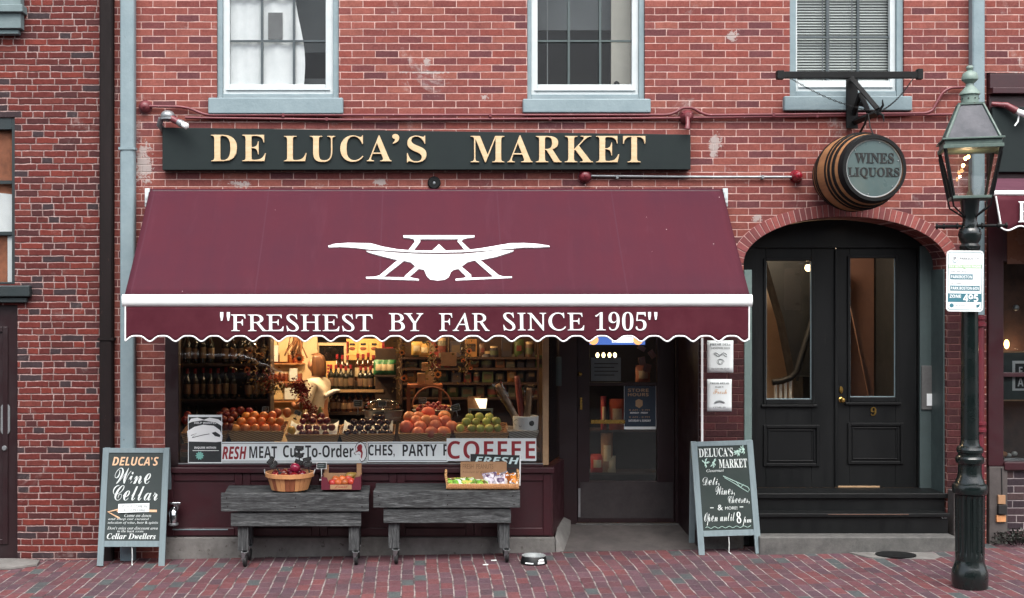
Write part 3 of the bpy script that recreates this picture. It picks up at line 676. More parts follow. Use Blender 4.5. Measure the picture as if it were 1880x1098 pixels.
# drain cover in the paving in front of the granite step
b = MB(); x, yy = X(1640,.42), -.48; zz = g(x)+.004
b.lathe([(.0,.0),(.17,0),(.18,.006),(.18,.012),(.0,.013)], (x, yy, zz), 28, sy=.8); dc = tag(b.build('drain_cover', M_iron, smooth=40), 'round iron drain cover set in concrete before the granite step', 'drain cover')
b = MB(); b.prism([(X(1560,.36),-.34),(X(1560,.36)+.1,-.56),(X(1700,.5),-.66),(X(1735,.4),-.46),(X(1730,.36),-.34)], g(4.4)-.01, g(4.4)+.005, plane='xy'); struct(b.build('pavement_patch', M_concrete))
# hall behind the black doors
M_hall = pm('hall_plaster', C(170,152,134), C(150,134,118), 2, .85)
hx0, hx1, hz0, hz1 = 2.75, 5.2, ST-.02, 3.4
hall = MB(); hall.add([(hx0,.42,hz0),(hx1,.42,hz0),(hx1,3.4,hz0),(hx0,3.4,hz0),(hx0,.42,hz1),(hx1,.42,hz1),(hx1,3.4,hz1),(hx0,3.4,hz1)], [(0,1,2,3),(4,7,6,5),(3,2,6,7),(0,3,7,4),(1,5,6,2)])
hl = hall.build('entrance_hall', M_hall, mk)
hd = -1.7
b = MB(); b.prism([(X(1405,hd), Z(470,hd)), (X(1510,hd), Z(470,hd)), (X(1500,hd), Z(690,hd)), (X(1462,hd), Z(700,hd)), (X(1440,hd), Z(590,hd))], 1.7, 2.0); b.build('stair_underside', M_iron, hl)
b = MB(); b.tube([(X(1418,hd+.2), 1.5, Z(702,hd+.2)), (X(1435,hd+.2), 1.5, Z(700,hd+.2)), (X(1452,hd+.2), 1.5, Z(694,hd+.2)), (X(1463,hd+.2), 1.5, Z(682,hd+.2)), (X(1500,hd+.2), 1.5, Z(560,hd+.2))], .034, 8); b.build('handrail', M_iron, hl, smooth=60)
for p in (1424, 1433, 1442, 1451):
    b = MB(); b.box(X(p,hd+.2)-.014, X(p,hd+.2)+.014, 1.49, 1.52, hz0, Z(699,hd+.2)); b.build('baluster', M_white, hl)
b = MB(); b.prism([(X(1470,hd), hz0), (X(1520,hd), hz0), (X(1510,hd), Z(690,hd)), (X(1466,hd), Z(690,hd))], 1.55, 1.9); b.build('stair_string', M_iron, hl)
hd = -1.1
b = MB(); b.prism([(X(1561,hd),Z(560,hd)),(X(1566,hd),Z(560,hd)),(X(1606,hd),Z(740,hd)),(X(1598,hd),Z(740,hd))], 1.1, 1.13); b.build('leaning_board', pm('dull_board', C(104,76,62), C(88,64,52), 4, .6), hl)
b = MB(); b.box(X(1548,hd), 5.1, 2.2, 2.24, hz0, 3.3); b.build('inner_door', pm('brown_door', C(92,66,56), C(78,54,47), 3, .6), hl)
b = MB(); b.sphere((X(1484,-.62), .62, Z(492,-.62)), .035, 12, 8); b.build('wall_lamp', emis('hall_bulb', C(255,214,160), 3), hl, smooth=180)
def point(name, loc, e, col, r=.08, parent=None):
    l = bpy.data.lights.new(name, 'POINT'); l.energy = e; l.color = col; l.shadow_soft_size = r
    o = bpy.data.objects.new(name, l); COL.objects.link(o); o.location = loc; return o
point('hall_light', (X(1425,-.9), 1.1, 3.2), 65, (1,.78,.55))

# ---------------------------------------------------------------- neighbour on the west side
lb = thing('brick_house', 'old dark brick house with the black framed window and maroon door', 'building', (-6,0,0))
wx0, wx1, wz0, wz1 = -5.2, X(28), Z(522), Z(216)
dx0, dx1, dz1 = -5.1, X(33), Z(560)
hs_ = [(wx0, wx1, wz0, wz1), (dx0, dx1, -1, dz1)]
xs = sorted({-11, XL-.001, wx0, wx1, dx0, dx1}); zs = sorted({-.4, 8.2, wz0, wz1, dz1})
wall_mesh(xs, zs, lambda x, z: any(a < x < b_ and c < z < d for a, b_, c, d in hs_), y0=-.012, th=.3).build('brick_wall', M_brick_old, lb)
b = MB(); b.box(-11, XL-.03, .4, 7.6, -.3, 8.1); b.build('rear_wall', M_dark, lb)
M_blk = pm('black_window_paint', C(38,48,50), C(30,38,40), 5, .5, bump=.3)
b = MB(); b.ring(wx0+.002, wx1-.002, wz0+.002, wz1-.002, X(27)-X(21), .0, .08, tb=.02, tt=.11)
wn = b.build('window', M_blk, lb, bevel=.004)
b = MB()
for p in (334, 428): b.box(wx0+.04, X(21), .02, .06, Z(p+3), Z(p-3))
b.build('muntin', M_blk, wn)
b = MB(); b.box(wx0+.04, X(21), .04, .044, wz0+.02, wz1-.11); b.build('pane', G_up, wn)
b = MB(); b.box(wx0, X(21), .075, .09, wz0+.02, wz1-.1); b.build('reflection_sheet', pm('orange_reflection', C(166,104,74), C(120,76,58), 5, .8), wn)  # orange of the mirrored brick, put into a sheet behind the pane
b = MB(); b.grid(lambda u, v: (wx0+(X(20)-wx0)*u, .058+.006*math.sin(u*9), Z(432)+(Z(344+30*abs(u-.6))-Z(432))*v), 20, 6); b.build('blind', M_whitesheet, wn, smooth=180)
b = MB(); b.box(X(10), X(19), .055, .065, Z(520), Z(432)); b.build('shutter', M_whitesheet, wn, bevel=.004)
b = MB(); b.box(wx0-.1, X(55,.08), -.09, -.0125, Z(545,.08), Z(524,.08)); b.box(wx0-.1, X(48,.08), -.06, -.0126, Z(556,.06), Z(546,.08)); b.build('sill', M_blk, wn, bevel=.012)
b = MB(); b.box(dx0+.002, dx1-.002, .02, .08, -.2, dz1-.002); d_ = b.build('door', M_maroon_dk, lb)
b = MB(); b.ring(dx0+.3, X(14), Z(1000), Z(600), .05, .005, .0195); b.build('panel', M_maroon_dk, d_, bevel=.006)
b = MB(); b.prism([(X(9)+.045*math.cos(a*.3927), Z(750 if a < 8 else 790)+.045*math.sin(a*.3927)) for a in range(17)], .008, .0195); b.build('push_plate', M_galv, d_, bevel=.002)
b = MB(); b.lathe([(0,-.03),(.02,-.028),(.026,-.012),(.03,0)], (X(8), .0195, Z(823)), 16, axis='y'); b.build('lock', M_galv, d_, smooth=40)
b = MB(); b.box(dx0-.05, X(20), -.03, .1, -.2, Z(1028)); b.build('door_step', M_concrete, lb)
b = MB(); b.box(-5.4, X(38,.12), -.12, -.0125, Z(52,.12), Z(-60,.12)); b.box(-5.4, X(33,.1), -.09, -.0126, Z(62,.1), Z(52.5,.12)); b.box(-5.4, X(41,.16), -.16, -.0124, Z(22,.15), Z(8,.15)); b.build('upper_sill', pm('green_grey_stone', C(112,128,130), C(96,112,114), 4, .7, bump=.3), lb, bevel=.008)
b = MB()
for x in (-7.8, -6.4): b.box(x, x+.9, -.03, -.0125, 3.4, 5.2)
b.build('far_window', M_blk, lb)
# ---------------------------------------------------------------- neighbour on the east side: maroon storefront
rb = thing('maroon_storefront', 'maroon painted storefront beside the street lamp with lit window', 'building', (7,0,0))
RX = XR+.002
b = wall_mesh([RX, 12], [Z(134), 8.2], lambda x, z: False, y0=.002); b.build('brick_wall', M_brick, rb)
b = MB(); b.box(RX+.02, 11.98, .45, 7.6, -.3, 8.1); b.build('rear_wall', M_dark, rb)
b = MB(); b.box(RX+.004, 12, -.06, .3, Z(162,.06), Z(135,.06)); b.box(RX+.004, 12, -.12, .3, Z(172,.1), Z(162.5,.06)); b.box(RX+.004, 12, -.04, .3, Z(330), Z(172.5,.1)); b.build('cornice', M_maroon, rb, bevel=.006)
car = thing('parked_car', 'dark car parked across the street, mirrored in the shop window', 'car', (-4.4,-15.6,-.13))
M_car = pm('dark_car_paint', C(14,18,22), C(12,16,20), 2, .2, bump=0, coat=.8)
cy0, cy1 = -16.4, -14.7
b = MB(); b.prism([(-6.7,.12),(-6.75,.5),(-6.5,.74),(-5.9,.82),(-3.2,.84),(-2.35,.70),(-2.1,.55),(-2.1,.14)], cy0, cy1); b.build('body', M_car, car, bevel=.06)
b = MB(); b.prism([(-6.2,.82),(-5.6,1.24),(-4.4,1.30),(-3.8,1.2),(-3.1,.84)], cy0+.12, cy1-.12); cb = b.build('cabin', M_car, car, bevel=.05)
b = MB(); b.prism([(-5.95,.86),(-5.5,1.19),(-4.75,1.22),(-4.75,.86)], cy1-.119, cy1-.1); b.build('window', G_up, cb)
b = MB(); b.prism([(-4.65,.86),(-4.65,1.22),(-4.35,1.23),(-3.85,1.14),(-3.3,.86)], cy1-.119, cy1-.1); b.build('window', G_up, cb)
b = MB(); b.tube([(-6.2,cy1-.09,.845),(-3.2,cy1-.09,.86)], .02, 6); b.tube([(-6.1,cy1-.1,.9),(-5.55,cy1-.1,1.25),(-4.4,cy1-.1,1.30),(-3.75,cy1-.1,1.2),(-3.0,cy1-.08,.85),(-2.3,cy1-.05,.7)], .02, 6); b.build('chrome_line', M_chrome, car)
for x in (-5.9, -2.9):
    for yy in (cy1-.02, cy0+.02):
        b = MB(); b.lathe([(.2,-.1),(.31,-.1),(.32,-.06),(.32,.06),(.31,.1),(.2,.1)], (x,yy,.19), 24, axis='y'); b.build('wheel', M_blackrub, car, smooth=40)
sw0, sz0, szt = X(1840), Z(848), Z(480)
b = MB(); b.box(RX+.004, sw0, -.03, .3, Z(855), Z(331)); b.box(sw0, 12, -.03, .3, szt, Z(331)); b.box(sw0, 12, -.05, .3, Z(862), sz0); b.box(sw0, 12, -.02, .05, Z(668+24), Z(668+16)); b.build('shopfront_frame', M_maroon, rb, bevel=.006)
b = MB(); b.box(sw0, 12, .02, .026, sz0, szt); b.build('pane', G_shop, rb)
b = MB(); b.box(X(1846), 12, -.034, -.0305, Z(485), Z(420)); b.build('transom_light', pm('amber_glass', C(120,78,58), C(98,60,46), 3, .3), rb)
b = MB(); b.add([(sw0-.03,.31,.3),(11.9,.31,.3),(11.9,.44,.3),(sw0-.03,.44,.3),(sw0-.03,.31,3),(11.9,.31,3),(11.9,.44,3),(sw0-.03,.44,3)], [(0,1,2,3),(3,2,6,7),(0,3,7,4)]); b.build('window_back', pm('dim_brown_room', C(88,58,46), C(44,34,32), 3, .8), rb)
b = MB(); b.box(X(1846), X(1890), .06, .08, Z(736), Z(648)); ps = b.build('poster_board', M_greygreen, rb)
b = MB(); b.ring(X(1846)-.012, X(1890), Z(737), Z(645), .012, .05, .0595); b.build('board_frame', M_tan, ps)
b = MB(); b.box(X(1864), X(1890), .055, .059, Z(718), Z(663)); b.build('white_mount', M_print, ps)
b = MB(); b.box(X(1869), X(1890), .051, .0545, Z(714), Z(668)); b.build('dark_print', M_ink, ps)
b = MB(); b.text(fnt('F\nA', SANSB), X(1873), X(1884), Z(710), Z(674), .0505, .001); b.build('lettering', M_print, ps)
b = MB(); b.sphere((X(1848,-.1), .1, Z(632,-.1)), .03, 10, 8, (.8,.8,1.5)); b.build('candle_lamp', emis('candle_glow', C(255,190,110), 4), rb, smooth=180)
b = MB(); b.sphere((X(1867,-.1), .12, Z(565,-.1)), .03, 12, 8); b.build('bauble', M_galv, rb, smooth=180)
for i, (p, q) in enumerate(((1852, 836), (1861, 838), (1872, 835))):
    b = MB(); b.sphere((X(p), .1, Z(q)), .028 if i else .035, 10, 8, (1,1,.75)); b.build('pastry', M_splint if i == 0 else M_chalk, rb, smooth=180)
b = MB(); b.box(X(1848), X(1890), .04, .2, Z(847), Z(842)); b.build('display_tray', M_chrome, rb)
b = MB(); b.box(X(1848), 12, -.012, .3, -.3, Z(863)); b.build('base_wall', M_brick_dark, rb)
b = MB(); b.box(RX+.01, X(1847), -.034, .3, -.2, Z(856)); b.build('stone_pilaster', M_concrete_dk, rb, bevel=.008)
point('window_lamp', (5.75, .25, 1.9), 1.2, (1,.7,.42), .03)
# roof and sign of the neighbour
b = MB(); b.box(X(1822,.1), 8.5, -.10, -.0405, Z(316,.1), Z(196,.1)); tag(b.build('sign_board', M_dgreen, bevel=.006), 'plain dark green sign board above the small maroon awning', 'sign board')
# small awning of the neighbour
a2 = thing('small_awning', 'partly seen maroon awning of the next shop behind the lantern', 'awning', (7.2,-.5,2.9))
yb = .75; zt_, zb_ = Z(328,.12), Z(350,yb)
b = MB(); b.add([(X(1826,.12),-.12,zt_),(9.2,-.12,zt_),(9.2,-yb,zb_),(X(1826,yb),-yb,zb_)], [(0,1,2,3)]); b.build('canopy', pm('violet_canvas', C(80,36,54), C(72,32,49), 4, .85), a2, solid=.003)
b = MB(); b.tube([(X(1824,yb), -yb, zb_-.022), (9.2, -yb, zb_-.022)], .024, 10); b.build('front_bar', M_alu, a2, smooth=60)
xa = X(1828, yb+.02)
b = MB(); b.grid(lambda u, v: (xa+(9.2-xa)*u+.05*(1-v)*(1-u), -yb-.02+.01*math.sin(u*40), zb_-.045-(1-v)*(.29+.02*math.sin(u*110))), 160, 6); vl = b.build('valance', M_valance, a2, solid=.003, smooth=180)
b = MB(); b.tube([(xa+(9.2-xa)*i/160+.05*(1-i/160), -yb-.023+.01*math.sin(i/160*40), zb_-.045-.29-.02*math.sin(i/160*110)) for i in range(161)], .008, 6); b.tube([(xa, -yb-.023, zb_-.05), (xa+.05, -yb-.023, zb_-.335)], .008, 6); b.build('trim', M_print, vl)
b = MB(); b.text(fnt('E', SERIF), X(1868,yb+.02), X(1890,yb+.02), Z(408,yb+.02), Z(370,yb+.02), -yb-.034, .003); b.build('lettering', M_print, vl)
# ---------------------------------------------------------------- drainpipes
def drain(name, label, p0, p1, d, z0, z1, mat, flange=(), kind='rect', lean=0):
    x0, x1 = X(p0, d), X(p1, d); t = thing(name, label, 'drainpipe', ((x0+x1)/2, -d+.05, z0))
    b = MB(); cx = (x0+x1)/2; w_ = (x1-x0)/2
    M = Matrix.Translation((cx, -d+w_, z0)) @ Matrix.Shear('XY', 4, (lean, 0)) @ Matrix.Translation((-cx, d-w_, -z0)) if lean else None
    if kind == 'rect':
        b.prism([(x0+.012,-d),(x0+.3*w_*2,-d-.004),(x1-.3*w_*2,-d-.004),(x1-.012,-d),(x1,-d+.012),(x1,-d+.085),(x0,-d+.085),(x0,-d+.012)], z0, z1, plane='xy', M=M)
    else: b.lathe([(w_, z0), (w_, z1)], (cx, -d+w_, 0), 20, M=M)
    b.build('pipe', mat, t, smooth=35)
    for z in flange:
        b = MB()
        if kind == 'rect': b.box(x0-.012, x1+.012, -d-.012, -d+.084, z-.012, z+.012, M=M)
        else: b.lathe([(w_+.004, z-.05), (w_+.02, z-.045), (w_+.02, z-.02), (w_+.008, z-.01), (w_+.008, z+.01), (w_+.02, z+.02), (w_+.02, z+.045), (w_+.004, z+.05)], (cx, -d+w_, 0), 20, M=M)
        b.build('collar', mat, t, smooth=35)
    return t
drain('drainpipe', 'rusted dark brown drainpipe along the old brick house', 182, 206, .1, g(-3)-.02, 8.2, M_rust, (Z(622), 6.3), lean=0)
drain('drainpipe', 'pale blue-grey drainpipe beside the rusted brown one', 220, 246, .1, g(-2.8)-.02, 8.2, M_bluegrey, (Z(275), 6.5))
drain('drainpipe', 'pale blue-grey drainpipe running down behind the street lamp', 1786, 1809, .1, Z(578), 8.2, M_bluegrey, (6.4,))
drain('drainpipe', 'maroon iron drainpipe with collars beside the lamp post', 1791, 1811, .13, g(5.3)-.02, Z(578)-.002, M_redpipe if False else pm('maroon_iron', C(104,36,46), C(84,28,38), 7, .4, bump=.2, chips=C(150,110,110), cth=.73, cscale=30), (Z(782), Z(905), Z(590)), kind='round')
# ---------------------------------------------------------------- shop sign
sd = .085
sg = thing('shop_sign', 'long dark green board with gilded letters above the maroon awning', 'sign', ((X(298,sd)+X(1268,sd))/2, -.04, Z(312,sd)))
b = MB(); b.add([(X(298,sd),-sd,Z(312,sd)),(X(1268,sd),-sd,Z(311,sd)),(X(1268,sd),0,Z(311,sd)),(X(298,sd),0,Z(312,sd)),(X(298,sd),-sd,Z(234,sd)),(X(1268,sd),-sd,Z(247,sd)),(X(1268,sd),0,Z(247,sd)),(X(298,sd),0,Z(234,sd))],
               [(0,3,2,1),(4,5,6,7),(0,1,5,4),(1,2,6,5),(2,3,7,6),(3,0,4,7)]); b.build('board', M_dgreen, sg, bevel=.004)
b = MB()
for wd, p0, p1, q0, q1 in (('DE', 387, 488, 247.5, 296), ('LUCA', 521, 719, 248.5, 297.5), ('S', 747, 783, 249, 298.5), ('MARKET', 864, 1185, 248.5, 298)):
    b = MB(); b.text(fnt(wd, SERIF), X(p0,sd+.02), X(p1,sd+.02), Z(q1,sd+.02), Z(q0,sd+.02), -sd+.002, .022, off=-.010, bev=.006, sp=1.12 if len(wd) > 1 else 1)
    if wd == 'S': b.text(fnt('’', SERIF), X(720,sd+.02), X(733,sd+.02), Z(264,sd+.02), Z(246,sd+.02), -sd+.002, .022, bev=.004)
    b.build('lettering', M_gold, sg)
# ---------------------------------------------------------------- awning
YT, ZTOP, YF = .15, Z(347,.15), 1.10
ax0, ax1 = -2.572, 2.803
ZF = Z(541, YF+.03)
aw = thing('awning', 'large maroon awning with a white emblem over the shop window', 'awning', (.11, -.6, 2.03))
KS = (ZTOP-ZF)/(YF-YT)
def slope(px_, py_, off=0):
    q = (py_-YC)/F; t = (H-ZTOP+(D-YT)*KS)/(KS+q); p = Vector(((px_-XC)/F*t, -D+t, H-q*t))
    return p + Vector((0, -KS, 1)).normalized()*off if False else p + Vector((0, -math.sin(math.atan(KS)), math.cos(math.atan(KS))))*off
b = MB()
def can(u, v):
    x = ax0+(ax1-ax0)*u; sag = .018*math.sin(math.pi*v)+.004*math.sin(u*31)*math.sin(math.pi*v)
    return (x, -(YT+(YF-YT)*v), ZTOP-(ZTOP-ZF)*v-sag)
b.grid(can, 90, 16); b.build('canopy', M_canvas, aw, smooth=180, solid=.002)
b = MB(); b.box(ax0+.02, ax1-.02, -YT-.02, -.002, ZTOP-.08, ZTOP-.012); b.build('roller_housing', M_maroon_dk, aw, bevel=.01)
bz1, bz0 = Z(540.5,YF+.06), Z(563,YF+.06)
b = MB(); prof = [(-YF+.0, bz1-.01), (-YF-.03, bz1), (-YF-.05, bz1-.015), (-YF-.058, (bz0+bz1)/2), (-YF-.05, bz0+.02), (-YF-.03, bz0), (-YF+.0, bz0)]
b.prism(prof, ax0-.012, ax1+.012, plane='yz'); b.build('front_bar', M_alu, aw, smooth=50)
VY = YF+.03; vz1 = bz0+.004
def vbot(x): return Z(627, VY)+.030+.023*math.sin((x-ax0)/.2228*2*math.pi-1.2)+.006*math.sin((x-ax0)/.2228*4*math.pi-.8)
def vy(x, v): return -VY+(.008*math.sin(x*5.1)+.006*math.sin(x*13+1)+.004*math.sin(x*29))*(1-v)*.9
b = MB()
b.grid(lambda u, v: (ax0+.012+(ax1-ax0-.024)*u, vy(ax0+(ax1-ax0)*u, v), vbot(ax0+(ax1-ax0)*u)+(vz1-vbot(ax0+(ax1-ax0)*u))*v), 400, 8)
vl = b.build('valance', M_valance, aw, smooth=180, solid=.002)
b = MB(); b.tube([(ax0+.012+(ax1-ax0-.024)*i/600, vy(ax0+(ax1-ax0)*i/600, 0)-.002, vbot(ax0+(ax1-ax0)*i/600)) for i in range(601)], .0075, 6)
for x in (ax0+.013, ax1-.013): b.tube([(x, -VY-.002, vz1), (x, vy(x, 0)-.002, vbot(x))], .007, 6)
b.build('trim', M_print, vl, smooth=80)
b = MB(); vd = VY+.012
for wd, p0, p1 in (('"', 404, 422), ('FRESHEST', 424, 684), ('BY', 714, 777), ('FAR', 806, 899), ('SINCE', 924, 1073), ('1905', 1093, 1187), ('"', 1190, 1207)):
    z0, z1 = (Z(608.5,vd), Z(577-.004*(p0-400)*1.5,vd)) if wd != '"' else (Z(589,vd), Z(573,vd))
    tx = fnt(wd, SERIF)
    b = MB(); b.text(fnt(wd, ITAL) if wd.isalpha() else tx, X(p0,vd), X(p1,vd), z0-.003*(p0-400)/800*-3, z1, 0, .004, off=.004 if wd.isalpha() else (-.013 if wd != '"' else -.004), shear=.277 if wd.isalpha() else 0, fn=lambda p: (p[0], vy(p[0], max(0, min(1, (p[2]-vbot(p[0]))/(vz1-vbot(p[0])))))-.004+p[1], p[2]))
    b.build('lettering', M_print, vl)
lg = [
 [(155,335),(200,322),(290,315),(440,318),(520,340),(620,358),(700,365),(900,368),(1100,362),(1190,350),(1290,333),(1380,318),(1470,316),(1560,322),(1640,334),(1645,341),(1560,345),(1470,345),(1400,352),(1290,360),(1180,369),(1050,377),(900,380),(740,378),(620,371),(420,358),(330,347),(240,342),(160,345)],
 [(410,370),(500,373),(620,383),(740,390),(900,393),(1060,390),(1180,379),(1290,366),(1405,366),(1385,376),(1280,410),(1190,428),(1130,435),(1090,445),(1050,475),(1035,490),(1000,495),(980,510),(965,545),(940,562),(890,568),(840,560),(820,540),(800,495),(765,490),(740,470),(710,445),(660,435),(600,425),(520,405),(430,380)],
 [(660,265),(1138,265),(1138,277),(1080,285),(1060,292),(1050,305),(1110,362),(1075,364),(1025,305),(1030,290),(770,290),(775,305),(730,364),(695,365),(740,305),(730,290),(700,283),(660,278)],
 [(855,366),(900,325),(945,366)],
 [(630,425),(665,435),(525,545),(670,548),(670,540),(740,475),(765,488),(705,540),(705,548),(765,560),(765,568),(410,555),(410,545),(470,543),(500,535)],
 [(1140,432),(1175,430),(1300,532),(1330,542),(1390,542),(1390,551),(1010,569),(1012,558),(1070,552),(1083,542),(1028,488),(1050,475),(1115,530),(1118,551),(1268,545),(1245,525)]]
b = MB()
for i, p in enumerate(lg):
    n = len(p); q = [slope(560+a/3.66, 360+c/3.66, -.012+.0003*i) for a, c in p]; r = [slope(560+a/3.66, 360+c/3.66, .002+.0004*i) for a, c in p]
    b.add(q + r, [tuple(range(n-1, -1, -1)), tuple(range(n, 2*n))] + [(k, (k+1) % n, (k+1) % n+n, k+n) for k in range(n)])
b.build('emblem', M_print, aw)
for x, s_ in ((ax0-.04, 1), (ax1+.0, -1)):
    b = MB(); b.box(x, x+.045, -YT-.03, -.002, Z(382), Z(349)); b.box(x+.005, x+.04, -YT-.05, -YT-.031, Z(376), Z(355)); b.box(x+.012, x+.03, -YT-.056, -YT-.051, Z(369), Z(362)); b.build('bracket', M_white, aw, bevel=.006)
for x in (ax0+.5, ax1-.5):
    e = x+(.8 if x < 0 else -.8)
    b = MB(); b.tube([(x,-.1,2.95),(e,-.62,2.72)], .022, 8); b.tube([(e,-.62,2.72),(x,-YF+.02,2.40)], .018, 8); b.build('folding_arm', M_alu, aw, smooth=60)
# ---------------------------------------------------------------- pipes, bells and lamps on the wall
def conduit(label, pts, d, r, mat, clips=()):
    b = MB(); P = [(X(p, d), -d, Z(q, d)) for p, q in pts]
    # round the corners
    Q = [Vector(P[0])]
    for i in range(1, len(P)-1):
        a, c, e = Vector(P[i-1]), Vector(P[i]), Vector(P[i+1]); k = min(.06, (a-c).length*.4, (e-c).length*.4)
        s0, s1 = c+(a-c).normalized()*k, c+(e-c).normalized()*k
        for j in range(5): t = j/4; Q.append(s0*(1-t)**2+c*2*t*(1-t)+s1*t*t)
    Q.append(Vector(P[-1])); t = thing('conduit', label, 'pipe', Q[0])
    b.tube(Q, r, 8); b.build('pipe', mat, t, smooth=60)
    for p, q in clips:
        x, z = X(p, d), Z(q, d); b = MB(); b.box(x-.012, x+.012, -d-r-.003, -.001, z-r-.004, z+r+.004); b.build('clip', mat, t, bevel=.003)
    return t
conduit('red painted pipe under the sills, rising over the round fixture', [(272,195),(330,196),(348,199),(378,211.5),(1225,211),(1240,207),(1252,198),(1272,198),(1286,207),(1300,211.5),(1700,208),(1712,203),(1730,170),(1745,161),(1770,160)], .035, .0135, M_redpipe, ((520,212),(900,212),(1420,211)))
conduit('straight red painted pipe just above the long green sign', [(340,216),(640,220),(1215,217),(1748,210)], .03, .0125, M_redpipe, ((600,219),(1010,218.5),(1500,213)))
conduit('short pale grey pipe below the sign ending at a red lamp', [(1084,323),(1300,325),(1460,325)], .03, .0125, M_galv, ((1133,325),(1400,325)))
def dome(name, label, p, q, r, mat, cat, ln=.07):
    t = thing(name, label, cat, (X(p,.05), 0, Z(q,.05)))
    b = MB(); b.lathe([(0,-ln-.015),(.012,-ln-.014),(.014,-ln),(r*.55,-ln+.004),(r*.92,-ln*.55),(r,-.012),(r,-.001)], (X(p,.05), 0, Z(q,.05)), 24, axis='y'); b.build('dome', mat, t, smooth=50)
    b = MB(); b.lathe([(r*.75,-.012),(r*1.12,-.012),(r*1.12,-.0005)], (X(p,.05), 0, Z(q,.05)), 24, axis='y'); b.build('rim', mat, t, smooth=40); return t
dome('alarm_bell', 'round red alarm bell at the start of the red pipe', 265, 195, .058, M_redpipe, 'bell')
dome('junction_box', 'dark red junction box at the start of the short grey pipe', 1075, 323, .062, pm('deep_red_metal', C(120,42,50), C(92,34,42), 9, .35, bump=.3), 'junction box')
t = dome('alarm_lamp', 'glossy red alarm lamp beside the wine barrel', 1464, 323, .055, pm('red_lamp', C(140,24,40), C(110,20,34), 9, .15, bump=.05, coat=.6), 'alarm lamp', .11)
t = thing('wall_spigot', 'round red fixture with spout at the pale end of the sign board', 'fixture', (X(1262,.06), 0, Z(214,.06)))
b = MB(); b.lathe([(0,-.10),(.03,-.098),(.062,-.05),(.066,-.02),(.07,-.001)], (X(1262,.06), 0, Z(213,.06)), 18, axis='y'); b.build('body', M_redpipe, t, smooth=50)
b = MB(); b.tube([(X(1262,.1),-.1,Z(217,.1)), (X(1261,.1),-.14,Z(228,.1)), (X(1260,.1),-.14,Z(238,.1))], [.022,.02,.03], 10); b.build('spout', M_redpipe, t, smooth=50)
for a in (-.045, .045): b = MB(); b.sphere((X(1262,.06)+a, -.06, Z(207,.06)), .012, 8, 6); b.build('bolt', M_redpipe, t, smooth=180)
t = thing('wall_plug', 'round black plug in the bricks between sign and awning', 'plug', (X(797), 0, Z(336)))
b = MB(); b.lathe([(.012,-.02),(.02,-.03),(.052,-.03),(.062,-.02),(.062,-.001)], (X(797), 0, Z(336)), 22, axis='y'); b.build('ring', M_iron, t, smooth=40)
b = MB(); b.lathe([(0,-.024),(.02,-.02),(.02,-.001)], (X(797), 0, Z(336)), 16, axis='y'); b.build('bolt', M_galv, t, smooth=40)
def floodlight(label, p, q, s=1.0):
    d = .16; x, z = X(p, d), Z(q, d); t = thing('floodlight', label, 'floodlight', (x, -.05, z))
    b = MB(); b.sphere((x+.05*s, -.13, z+.05*s), .068*s, 16, 10, (1,1,.8)); b.lathe([(.045*s,-.02),(.075*s,-.015),(.075*s,.0)], (x+.05*s,-.13,z+.03*s), 16); b.build('housing', M_galv, t, smooth=50)
    b = MB(); b.tube([(x-.02*s,-.01,z-.06*s),(x-.035*s,-.1,z-.03*s),(x-.01*s,-.13,z+.03*s)], .028*s, 10); b.build('elbow', M_galv, t, smooth=60)
    a = Vector((x+.08*s,-.15,z+.03*s)); e = Vector((x+.255*s,-.22,z-.065*s)); f = lambda k: a+(e-a)*k
    b = MB(); b.tube([f(0), f(.45)], [.034*s,.03*s], 12); b.build('barrel', M_redpipe, t, smooth=50)
    b = MB(); b.tube([f(.45), f(.55), f(.56), f(.7)], [.03*s,.032*s,.036*s,.036*s], 12); b.build('socket', M_galv, t, smooth=50)
    b = MB(); b.tube([f(.7), f(.95), f(1)], [.026*s,.03*s,.018*s], 12); b.build('bulb', M_alu, t, smooth=50)
floodlight('grey and red floodlight on the end of the long green sign', 297, 222)
t = thing('floodlight', 'white headed floodlight over the plain green sign board', 'floodlight', (X(1840,.1), -.1, Z(195,.1)))
b = MB(); b.tube([(X(1822,.12),-.1,Z(190,.12)),(X(1846,.12),-.14,Z(194,.12)),(X(1862,.12),-.16,Z(205,.12))], [.02,.03,.034], 10); b.build('barrel', M_redpipe, t, smooth=50)
b = MB(); b.tube([(X(1863,.12),-.16,Z(205.5,.12)),(X(1880,.12),-.18,Z(213,.12)),(X(1890,.12),-.19,Z(216,.12))], [.026,.032,.02], 10); b.build('bulb', M_alu, t, smooth=50)
b = MB(); b.tube([(X(1868,.12),-.15,Z(212,.12)),(X(1866,.12),-.15,Z(224,.12)),(X(1860,.12),-.15,Z(232,.12))], .008, 6); b.build('lead', M_alu, t, smooth=50)
